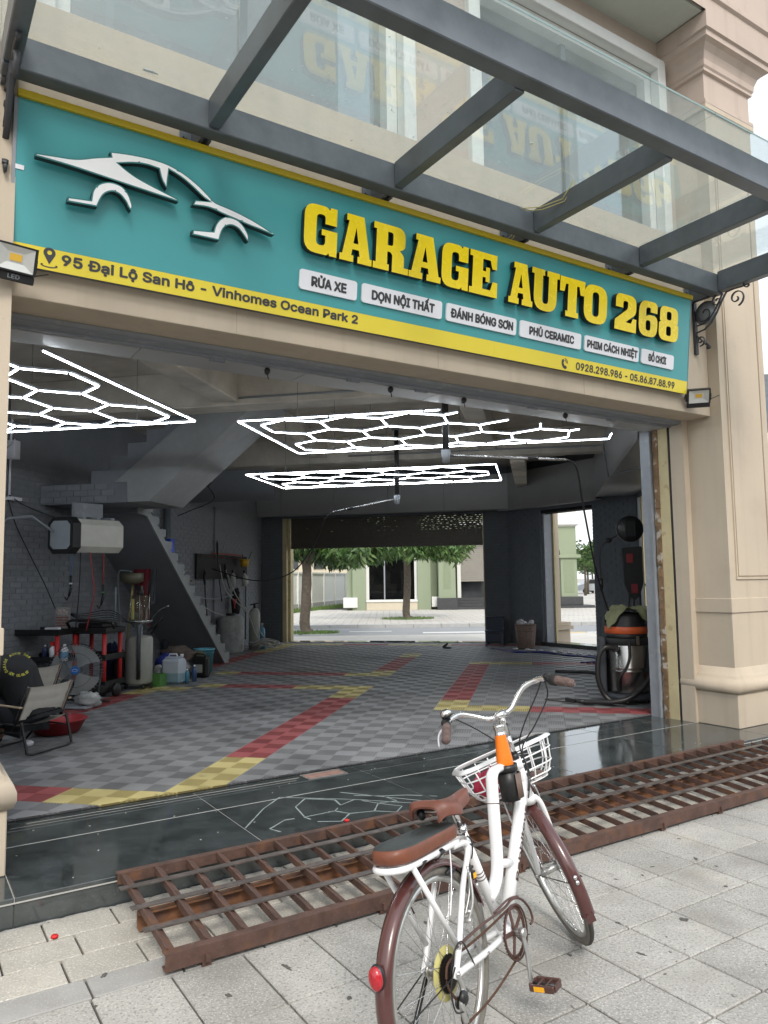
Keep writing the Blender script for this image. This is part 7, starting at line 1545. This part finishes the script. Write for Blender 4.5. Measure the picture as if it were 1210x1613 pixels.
# bottle cage and bottle on the strap
bh = BP('bottle_holder', MB().lathe([(.036, -.02), (.039, -.02), (.041, .115), (.038, .115), (.036, -.02)], (.700, -.012, .715), 24), M['black'])
b = MB(); b.lathe([(.041, 0), (.048, 0), (.048, .026), (.041, .026)], (.700, -.012, .812), 24); b.box(.655, .675, -.03, .02, .812, .838); BP('clamp_ring', b, M['black'], bh)
b = MB(); b.lathe([(.0425, -.012), (.0445, -.012), (.0455, .085), (.0425, .085)], (.712, -.018, .715), 20, a0=-2.2, a1=.4); BP('brown_sleeve', b, mat('brown_sleeve', (.14, .095, .075), .5, var=.15), bh)
b = MB(); b.lathe([(0, -.018), (.037, -.018)], (.700, -.012, .715), 20); BP('holder_floor', b, M['black'], bh)
bt = BP('bottle', MB().lathe([(0, .70), (.034, .70), (.034, .86), (.032, .875), (.023, .955), (.023, .957), (0, .957)], (.700, -.012, 0), 26), M['bottle_or'], label='orange steel drinking bottle')
b = MB(); b.lathe([(.0225, .9575), (.0225, .964), (.0205, .966), (.0205, .978), (.0235, .98), (.0235, .995), (.021, 1.0), (0, 1.001)], (.700, -.012, 0), 24); BP('bottle_cap', b, M['chrome'], bt)
# basket (steered)
def rrect(cx, cy, hx, hy, z, r, n=5, fx=0):
    P = []
    for (sx, sy, a0) in ((1, 1, 0), (-1, 1, 90), (-1, -1, 180), (1, -1, 270)):
        for k in range(n + 1): a = R(a0 + 90 * k / n); P.append((cx + sx * (hx - r) + r * math.cos(a), cy + sy * (hy - r) + r * math.sin(a), z))
    return P
BX0, BZT, BZB = 1.055, .858, .695
LV = [(.135, .222, BZT, .07), (.128, .212, BZT - .05, .065), (.118, .195, BZT - .105, .06), (.105, .175, BZB + .02, .055), (.088, .155, BZB, .05)]
bs = BP('basket', MB().tube(rrect(BX0, 0, LV[0][0], LV[0][1], BZT, .07, 6), [(.004, .015)] * 28, 8, closed=True, flat=(1, 0, 0) if False else None), M['bwhite'], st=True)
for i in (1, 2, 3, 4): b = MB(); P = rrect(BX0, 0, LV[i][0], LV[i][1], LV[i][2], LV[i][3], 5); b.tube(P, .0036 if i < 4 else .003, 7, closed=True); BP('basket_hoop', b, M['bwhite'], bs, True)
def edge_pt(L_, t): P = rrect(BX0, 0, L_[0], L_[1], L_[2], L_[3], 5); n = len(P); f = t * n; i = int(f) % n; q = Vector(P[i]).lerp(Vector(P[(i + 1) % n]), f - int(f)); return q
for hx_, hy_, ps in (('y', 0, [(-.165), (-.10), (-.035), (.035), (.10), (.165)]),):
    for y in ps:
        for sx in (1, -1):
            b = MB(); b.tube([(BX0 + sx * LV[0][0], y * 1.02, LV[0][2] - .012), (BX0 + sx * LV[2][0], y * .93, LV[2][2]), (BX0 + sx * (LV[3][0] - .004), y * .84, LV[3][2]), (BX0 + sx * (LV[4][0] - .008), y * .78, LV[4][2]), (BX0, y * .78, LV[4][2])], .0034, 7); BP('basket_wire', b, M['bwhite'], bs, True)
for x in (-.06, 0, .06):
    for sy in (1, -1):
        b = MB(); b.tube([(BX0 + x, sy * LV[0][1], LV[0][2] - .012), (BX0 + x * .9, sy * LV[2][1], LV[2][2]), (BX0 + x * .85, sy * (LV[3][1] - .004), LV[3][2]), (BX0 + x * .8, sy * (LV[4][1] - .01), LV[4][2]), (BX0 + x * .8, 0, LV[4][2] - .003)], .0034, 7); BP('basket_wire', b, M['bwhite'], bs, True)
b = MB(); b.tube([(.89, 0, .74), (.94, 0, .735), (.97, 0, .73)], .009, 8); b.tube([(.965, .03, .33), (1.08, .04, .55), (1.10, .045, .66)], .004, 6) if False else None; BP('basket_bracket', b, M['bwhite'], bs, True)
for s_ in (-1, 1): b = MB(); b.tube([(WB, s_ * .066, WR), (1.075, s_ * .075, .52), (1.08, s_ * .07, .662)], .0042, 6); BP('basket_strut', b, M['bwhite'], bs, True)
b = MB(); q = random.Random(2); b.blob((1.03, .085, .762), .085, .095, .055, 26, 18, .0, q)
b.xf(lambda p: Vector((p.x + .010 * math.sin(p.y * 70) , p.y + .008 * math.sin(p.z * 90 + p.x * 40), p.z + .010 * math.sin(p.x * 60 + p.y * 45) + .006 * math.sin(p.y * 120)))); b.xf(ST_)
me = b.mesh('raincoat', M['redcloth']); rc_ = bpy.data.objects.new('raincoat', me); COL.objects.link(rc_); rc_.matrix_world = bm_; _tag(rc_, 'crumpled crimson raincoat lying in the white bicycle basket', 'raincoat')
b = MB(); b.blob((1.06, -.12, .70), .05, .035, .02, 16, 8, .15, q); b.xf(ST_); me = b.mesh('glove', mat('brown_glove', (.17, .12, .10), .8)); gl_ = bpy.data.objects.new('glove', me); COL.objects.link(gl_); gl_.matrix_world = bm_; _tag(gl_, 'brown crumpled glove lying at the right end of the bicycle basket', 'glove')
for k_ in (wr_, wf_):
    zs = [min((bm_ @ v.co).z for v in c_.data.vertices) for c_ in kids(k_) if c_.name.startswith('tyre')]; pass
# ---------------------------------------------------------------- street behind the garage (W frame)
M['sidewalk'] = mat('pale_far_sidewalk', (.50, .48, .44), .85, var=.08, scale=.6, rnd=0, speck=[((.36, .34, .31), 3, .55, .7, .4)])
M['road'] = mat('grey_road', (.26, .27, .28), .85, var=.08, scale=.5, speck=[((.34, .34, .33), 1.2, .55, .7, .5)])
M['kerb'] = mat('kerb_stone', (.42, .42, .41), .8, var=.08)
M['green'] = mat('sage_green_render', (.27, .315, .215), .8, var=.04, scale=.8, bump=.1)
M['white2'] = mat('white_render', (.72, .72, .69), .75, var=.05, scale=1.5)
M['creamw'] = mat('cream_render', (.58, .52, .40), .8, var=.05)
M['dkglass'] = glassy('dark_shop_glass', (.25, .28, .30), refl=.5, dirt_veil=.03, dcol=(.2, .2, .2), opac=.02)
M['inside'] = mat('dark_shop_inside', (.05, .055, .06), .9, var=.5, scale=1)
M['dkstone'] = mat('dark_stone_steps', (.05, .052, .055), .5, var=.2)
M['rshut'] = mat('grey_roller_shutter', (.30, .28, .25), .5, metal=.2, var=.06)
M['leaf'] = mat('green_leaf', (.045, .105, .018), .5, var=.3, scale=3)
M['leaf2'] = mat('yellow_green_leaf', (.09, .15, .035), .5, var=.3, scale=3)
M['bark'] = mat('grey_brown_bark', (.11, .09, .07), .9, var=.35, scale=9, bump=1.0, bscale=30)
M['grass'] = mat('short_grass', (.07, .13, .03), .9, var=.35, scale=14, bump=.6, bscale=80)
g = MB(); g.box(-300, 300, -150, 900, -.6, -.31); struct('ground', g, mat('far_ground', (.36, .35, .32), .9, var=.1, scale=.05))
# near sidewalk behind and beside the building
g = MB(); g.box(-14, 16, 18.2, 22.1, -.30, 0); g.box(6.2, 26, 4, 18.19, -.30, 0); sw = struct('back_sidewalk', g, M['sidewalk'])
g = MB(); g.box(-60, 80, 22.1, 27.2, -.30, -.11); struct('street', g, M['road'])
g = MB(); g.box(-60, 80, 27.35, 220, -.30, 0); fs = struct('far_sidewalk', g, M['joint'])
g = MB(); rr = random.Random(14); y = 27.36
rowk = 0
while y < 60:
    x = -7 + (.3 if rowk % 2 else 0)
    while x < 30:
        if y < 41 or x > 9: g.box(x + .012, x + .588, y + .012, y + .388, -.02, .012 + rr.uniform(0, .003))
        x += .6
    y += .4; rowk += 1
g.box(-60, -7.01, 27.36, 220, -.02, .011); g.box(30.1, 80, 27.36, 220, -.02, .011); g.box(-7, 30, 60, 220, -.02, .011)
part('paving_slab_field', g, M['sidewalk'], fs, kind='stuff')
kb = struct('kerb', None, None); 
for k in range(40): part('kerb_stone', MB().bbox(-20 + k, -19.01 + k, 27.2, 27.349, -.3, .02, .01), M['kerb'], kb)
for k in range(26): part('kerb_stone', MB().bbox(-8 + k, -7.01 + k, 22.0, 22.099, -.3, .01, .01), M['kerb'], kb)
ys = cmat('yellow_kerb', (.65, .42, .05), .7); wv = cmat('white_kerb', (.62, .62, .6), .7)
for k in range(6):
    x = 5.5 + k * .7; part('painted_kerb', MB().bbox(x, x + .66, 22.9, 23.6, -.108, -.10 + .02, .004), ys if k % 2 == 0 else wv, kb)
for (x, y, w_, d_) in ((1.2, 24.2, 2.0, .5), (-1.2, 25.2, 1.4, .3), (4.0, 24.6, 1.4, .4)): part('road_patch', MB().box(x, x + w_, y, y + d_, -.106, -.102), wv, kb)

def leaf_cloud(b, c, r, n, size, rnd, droop=.6, narrow=.28, shell=.5):
    for _ in range(n):
        while True:
            p = Vector((rnd.uniform(-1, 1), rnd.uniform(-1, 1), rnd.uniform(-1, 1)))
            if shell < p.length <= 1: break
        p = Vector((p.x * r[0], p.y * r[1], p.z * r[2])) + Vector(c)
        d = Vector((rnd.uniform(-1, 1), rnd.uniform(-1, 1), -rnd.uniform(droop * .3, droop * 1.6))).normalized(); L_ = size * rnd.uniform(.6, 1.3)
        s_ = d.cross(Vector((rnd.uniform(-1, 1), rnd.uniform(-1, 1), rnd.uniform(-.3, 1)))).normalized() * L_ * narrow / 2
        b.mi = 1 if rnd.random() < .3 else 0
        m_ = p + d * L_ * .45 + Vector((0, 0, .02 * L_))
        b.add([p, m_ - s_, p + d * L_, m_ + s_], [(0, 1, 2, 3)], False)
def street_tree(x, y, h0, r0, label, seed, clumps):
    rnd = random.Random(seed); t = thing('mango_tree', label, 'tree', 'W', (x, y, 0), 'trees across the back street')
    b = MB(); pts = [(x + .02, y, 0), (x - .03, y, .3), (x + .02, y, 1.0), (x + .04, y, 1.9), (x, y, h0)]; pts = smoothpts(pts, 4)
    b.tube(pts, [r0 * (1.35 if k < 2 else 1.0 - .18 * k / len(pts)) for k in range(len(pts))], 14)
    b.v = [(v[0] + rnd.uniform(-.012, .012), v[1] + rnd.uniform(-.012, .012), v[2]) for v in b.v]; part('trunk', b, M['bark'], t)
    for k in range(6):
        a = rnd.uniform(0, 6.28); q = Vector((x + 1.0 * math.cos(a), y + 1.0 * math.sin(a), h0 + rnd.uniform(.7, 1.5))); b = MB(); b.tube([(x, y, h0 - .25), (x + .35 * math.cos(a), y + .35 * math.sin(a), h0 + .3), q], [r0 * .6, r0 * .4, r0 * .15], 8); part('limb', b, M['bark'], t)
    b = MB()
    for (cx, cy, cz, rx, ry, rz, n) in clumps: leaf_cloud(b, (x + cx, y + cy, cz), (rx, ry, rz), n, .30, rnd, .8)
    part('crown', b, [M['leaf'], M['leaf2']], t)
    return t
cl = []
rn = random.Random(8)
for k in range(36): a = rn.uniform(0, 6.28); q = rn.uniform(.3, 2.7); cl.append((q * math.cos(a) + .3, q * math.sin(a) * .8, 2.62 + rn.uniform(-.3, .4) + max(0, 1.2 - q) * .5, .55, .5, .34, 230))
for k in range(14): a = rn.uniform(0, 6.28); q = rn.uniform(0, 1.3); cl.append((q * math.cos(a), q * math.sin(a), 3.6 + rn.uniform(0, .8), .6, .6, .45, 120))
street_tree(-2.45, 23.4, 2.35, .165, 'thick-trunked mango tree at the left of the back opening', 1, cl)
cl = []
for k in range(34): a = rn.uniform(0, 6.28); q = rn.uniform(.3, 2.9); cl.append((q * math.cos(a) - .4, q * math.sin(a) * .8, 2.9 + rn.uniform(-.35, .4) + max(0, 1.4 - q) * .5, .6, .6, .38, 210))
for k in range(12): a = rn.uniform(0, 6.28); q = rn.uniform(0, 1.5); cl.append((q * math.cos(a), q * math.sin(a), 4.2 + rn.uniform(0, .9), .7, .7, .5, 110))
street_tree(.88, 31.0, 2.9, .155, 'slimmer mango tree on the far sidewalk before the green building', 2, cl)
def grass_patch(cx, cy, rx, ry, label, seed):
    q = random.Random(seed); b = MB(); b.lathe([(0, .02), (rx * .8, .03), (rx, .005)], (0, 0, 0), 20); b.xf(lambda p: Vector((cx + p.x, cy + p.y * ry / rx, p.z)))
    for _ in range(900):
        a = q.uniform(0, 6.28); r_ = math.sqrt(q.random()); x, y = cx + rx * r_ * math.cos(a), cy + ry * r_ * math.sin(a); dx, dy = q.uniform(-.04, .04), q.uniform(-.04, .04); h_ = q.uniform(.05, .12)
        b.add([(x - .01, y, .01), (x + .01, y, .01), (x + dx, y + dy, h_)], [(0, 1, 2)], False)
    solo('grass', b, M['leaf2'], label, 'grass', 'W', (cx, cy, 0), kind='stuff')
grass_patch(.9, 30.9, 1.1, .8, 'round patch of grass at the foot of the slimmer tree', 3); grass_patch(-2.3, 23.3, .9, .5, 'patch of grass at the foot of the thick-trunked tree', 4)

# sage green arcade building
gb = thing('green_building', 'sage green corner building with a glazed shopfront and an arched porch', 'building', 'W', (3, 42, 0)); GY = 40.0
def GP(name, b, m, par=None): return part(name, b, m, par or gb)
for i, (x0, x1, dy) in enumerate(((-2.02, -1.72, .35), (-1.72, -1.0, 0), (1.72, 2.42, 0), (2.42, 2.78, .35), (2.80, 3.68, -.55))):
    GP('pilaster', MB().bbox(x0, x1 - .001, GY + dy, GY + 1.2, .0, 5.4, .01), M['green'])
GP('front_wall', MB().box(-2.0, 6.19, GY + 1.21, GY + 8, .0, 6.5), M['green'])
GP('upper_front', MB().box(-1.71, 5.4, GY + .1, GY + 1.2, 3.75, 5.4), M['green'])
for (x0, x1) in ((-2.2, -1.45), (2.45, 2.9)): GP('plinth_block', MB().bbox(x0, x1, GY - .12, GY + .8, 0.15, .68, .02), M['white2'])
GP('shop_sill', MB().bbox(-.99, 1.71, GY - .05, GY + .4, 0, .42, .02), M['creamw']); GP('sill_band', MB().bbox(-1.0, 1.715, GY - .1, GY + .42, .421, .55, .02), M['white2'])
w_ = GP('shop_window', MB().box(-.85, 1.58, GY + .5, GY + .52, .56, 3.7), M['dkglass'])
for q in ((-1.0, -.84, .56, 3.74), (1.57, 1.715, .56, 3.74), (-.839, 1.569, 3.62, 3.74)): part('window_frame', MB().box(q[0], q[1], GY + .2, GY + .53, q[2], q[3]), M['white2'], w_)
for x in (-.02, 1.26): part('mullion', MB().box(x - .035, x + .035, GY + .46, GY + .5, .56, 3.62), M['jambgrey'], w_)
part('shop_inside', MB().box(-.9, 1.65, GY + 1.19, GY + 1.205, .5, 3.7), M['inside'], w_)
for (x, z, a, c) in ((.1, .6, .8, 1.1), (-.6, .6, .3, 1.4), (1.3, .6, .25, .9)): part('furniture', MB().box(x, x + a, GY + .8, GY + 1.1, z, z + c * .7), M['steel'], w_)
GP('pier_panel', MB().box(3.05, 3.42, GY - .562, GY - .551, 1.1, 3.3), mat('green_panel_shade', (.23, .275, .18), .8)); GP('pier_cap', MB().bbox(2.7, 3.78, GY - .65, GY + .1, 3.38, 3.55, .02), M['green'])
GP('pier_base', MB().bbox(2.72, 3.76, GY - .64, GY + .1, 0, .62, .02), M['dkstone'])
rs2 = GP('roller_door', MB().box(4.05, 5.35, GY + .6, GY + .62, 1.45, 3.9), M['rshut'])
for k in range(22): part('shutter_slat', MB().box(4.06, 5.34, GY + .575, GY + .6, 1.46 + k * .11, 1.46 + k * .11 + .095), M['rshut'], rs2)
GP('door_frame', MB().box(3.85, 4.04, GY + .3, GY + .7, .6, 4.0).box(4.04, 5.5, GY + .3, GY + .7, 3.9, 4.1), M['white2']); GP('doorway', MB().box(4.05, 5.5, GY + 1.15, GY + 1.2, .6, 1.45), M['inside'])
for k in range(4): GP('step', MB().bbox(3.77 - .25 * (3 - k), 6.4, GY - .6 + .28 * k, GY + 1.1, .15 * k + .001, .15 * (k + 1), .01), M['dkstone'])
# arched porch at the right corner
ax0, ax1 = 6.2, 10.3
loop = [(ax0, 0), (ax0 + .9, 0), (ax0 + .9, 2.7)] ; cx_, rad = 8.15, 1.15
out = [(6.2, 4.3), (6.2, .6), (7.0, .6), (7.0, 2.75)] + [(cx_ + rad * math.cos(a), 2.75 + rad * math.sin(a)) for a in [math.pi - k * math.pi / 16 for k in range(17)]] + [(9.3, 2.75), (9.3, .6), (10.15, .6), (10.15, 4.3)]
GP('arch_wall', MB().prism(out, GY, GY + .5, 'XZ'), M['green'])
GP('side_wall', MB().box(9.65, 10.15, GY + .51, GY + 6, .6, 4.3), M['green'])
GP('pier_cap', MB().bbox(9.1, 10.35, GY - .12, GY + .7, 2.62, 2.8, .02), M['green']); GP('porch_base', MB().bbox(9.05, 10.4, GY - .15, GY + .8, .15, .6, .02), M['dkstone']); GP('porch_step', MB().box(6.0, 10.9, GY - .5, GY + 1, 0, .149), M['dkstone'])
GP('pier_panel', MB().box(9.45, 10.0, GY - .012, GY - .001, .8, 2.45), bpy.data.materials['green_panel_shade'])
GP('porch_back', MB().box(6.2, 8.4, GY + 3, GY + 3.1, 0, 4.3), M['green']); GP('porch_door', MB().box(7.5, 7.95, GY + 2.95, GY + 2.995, .6, 2.7), M['inside'])
GP('white_gate', MB().bbox(6.4, 8.3, GY + 1.0, GY + 1.1, .6, 1.95, .02).bbox(8.31, 8.75, GY + .8, GY + 1.15, .0, 2.2, .02), M['white2'])
for k, (z0, z1, e) in enumerate(((4.3, 4.38, .06), (4.381, 4.62, .2))): GP('cornice', MB().bbox(3.9 if k else 6.1, 10.15 + e, GY - e, GY + 6, z0, z1, .01), M['white2'])
GP('balcony_rail', MB().bbox(6.0, 10.2, GY - .05, GY + .15, 5.75, 5.95, .02).bbox(8.9, 10.2, GY - .08, GY + .18, 4.62, 5.749, .02).bbox(6.0, 8.899, GY - .05, GY + .15, 4.62, 4.8, .01), M['white2'])
for k in range(14): GP('baluster', MB().lathe([(.05, 4.8), (.05, 4.9), (.09, 5.1), (.04, 5.4), (.07, 5.6), (.05, 5.749)], (6.1 + k * .21, GY + .05, 0), 8), M['white2'])
# white fence wall at the left and cream house behind
fw = thing('white_fence_wall', 'white panelled boundary wall left of the green building', 'wall', 'W', (-4.5, 44, 0))
P0_, P1_ = Vector((-7.2, 34, 0)), Vector((-2.2, 54, 0)); d = (P1_ - P0_).normalized(); L_ = (P1_ - P0_).length; n_ = 9
for k in range(n_):
    a, c = P0_ + d * (L_ * k / n_), P0_ + d * (L_ * (k + 1) / n_)
    part('wall_panel', MB().bar(a + Vector((0, 0, 1.15)), c + Vector((0, 0, 1.15)), .08, 1.7), M['white2'], fw); part('wall_base', MB().bar(a + Vector((0, 0, .15)), c + Vector((0, 0, .15)), .2, .3), M['kerb'], fw)
    part('wall_coping', MB().bar(a + Vector((0, 0, 2.05)), c + Vector((0, 0, 2.05)), .2, .1), M['white2'], fw); part('fence_post', MB().bar(a, a + Vector((0, 0, 2.1)), .22, .22, (1, 0, 0)), M['white2'], fw)
fw2 = solo('cream_fence_wall', MB().box(-14, -5.5, 46, 46.2, 0, 2.3), M['white2'], 'white rear boundary wall far left behind the thick-trunked tree', 'wall', 'W', (-8, 46, 0))
ch_ = thing('cream_house', 'cream house with small dark windows behind the white boundary wall', 'house', 'W', (-6, 66, 0))
part('wall', MB().box(-14, 1, 64, 74, 0, 9), M['creamw'], ch_)
for x in (-8.2, -6.0, -4.4, -2.2): part('window', MB().box(x, x + .9, 63.9, 63.99, 2.6, 4.3), M['inside'], ch_)
grs = MB(); q = random.Random(6)
for _ in range(1600): x = q.uniform(-6.2, -2.4); y = 36 + (x + 6.2) / 3.8 * 14 + q.uniform(-1, .4); h_ = q.uniform(.08, .3); grs.add([(x + 1.0 - .02, y, 0), (x + 1.0 + .02, y, 0), (x + 1.0 + q.uniform(-.06, .06), y, h_)], [(0, 1, 2)], False)
solo('weeds', grs, M['leaf2'], 'weeds growing along the foot of the white boundary wall', 'weeds', 'W', (-4, 40, 0), kind='stuff')
# row of trees far along the street, parked cars under them
trn = random.Random(17)
for k in range(11):
    x, y = 17.4 + k * 1.75 + trn.uniform(-.2, .2), 66 + k * 5.2; t = thing('street_tree', 'small round street tree in the far row seen through the second opening', 'tree', 'W', (x, y, 0), 'far row of street trees')
    b = MB(); b.tube([(x, y, 0), (x + .05, y, 1.3), (x, y, 2.6)], [.13, .10, .07], 8); part('trunk', b, M['bark'], t)
    b = MB()
    for c in range(9): leaf_cloud(b, (x + trn.uniform(-1.1, 1.1), y + trn.uniform(-1, 1), 3.1 + trn.uniform(-.6, 1.5)), (.85, .85, .7), 110, .34, trn, .3, .5, .3)
    part('crown', b, [M['leaf'], M['leaf2']], t)
def far_car(x, y, col, label):
    t = thing('parked_car', label, 'car', 'W', (x, y, 0), 'cars parked far down the street')
    part('body', MB().prism([(-.0, .3), (.0, .8), (.6, .95), (1.2, 1.4), (2.8, 1.42), (3.5, 1.0), (4.1, .9), (4.15, .3)], 0, 1.7, 'XZ').xf(lambda p: Vector((x + p.x, y + p.y, p.z))), col, t)
    part('windows', MB().prism([(.8, .96), (1.25, 1.36), (2.75, 1.38), (3.3, 1.0)], -.01, 1.71, 'XZ').xf(lambda p: Vector((x + p.x, y + p.y, p.z))), M['black'], t)
    for wx in (.8, 3.3): part('wheel', MB().lathe([(0, -.1), (.3, -.1), (.3, .1), (0, .1)], (x + wx, y + .1, .3), 14, 'Y'), M['black'], t)
far_car(21.5, 82, M['white'], 'white parked car far down the street'); far_car(25.5, 92, M['steel'], 'grey parked car beyond the white one'); far_car(18.8, 74, cmat('silvercar', (.4, .42, .45), .3), 'silver parked car nearest under the far trees')
# banded building seen in the narrow gap at the right edge
bb_ = thing('banded_building', 'dark glass and white banded building at the far right edge behind the pillar', 'building', 'W', (26, 40, 0))
z = 1.6
for k, (h_, m) in enumerate(((1.6, 'white2'), (1.7, 'inside'), (1.3, 'white2'), (1.7, 'inside'), (1.3, 'white2'), (3.2, 'steel'), (1.0, 'white2'))):
    part('floor_band', MB().box(20.35 - (.5 if m != 'inside' else 0), 30, 40, 48, z, z + h_ - .001), M[m], bb_); z += h_
part('ground_floor', MB().box(20.6, 30, 40.3, 48, 0, 1.6), M['white2'], bb_)
for k in range(5): part('mullion', MB().box(20.9 + k * 1.4, 21.0 + k * 1.4, 39.9, 39.99, 3.2, 11), M['steel'], bb_)
# buildings across the street behind the camera: what the glass and the granite reflect
ob = thing('terrace_row', 'pale row of houses across the front street behind the viewer', 'houses', 'F', (0, -24, 0))
for k in range(7):
    x = -28 + k * 9; part('house_front', MB().box(x, x + 8.8, -30, -24 - (k % 2) * .6, 0, 8.5 + (k * 7 % 3)), M['creamw'] if k % 2 else M['white2'], ob)
    for r_ in range(3):
        for c in range(3): part('window', MB().box(x + 1 + c * 2.7, x + 2.5 + c * 2.7, -23.99 - (k % 2) * .6, -23.9 - (k % 2) * .6, 1 + r_ * 2.8, 2.8 + r_ * 2.8), M['inside'], ob)
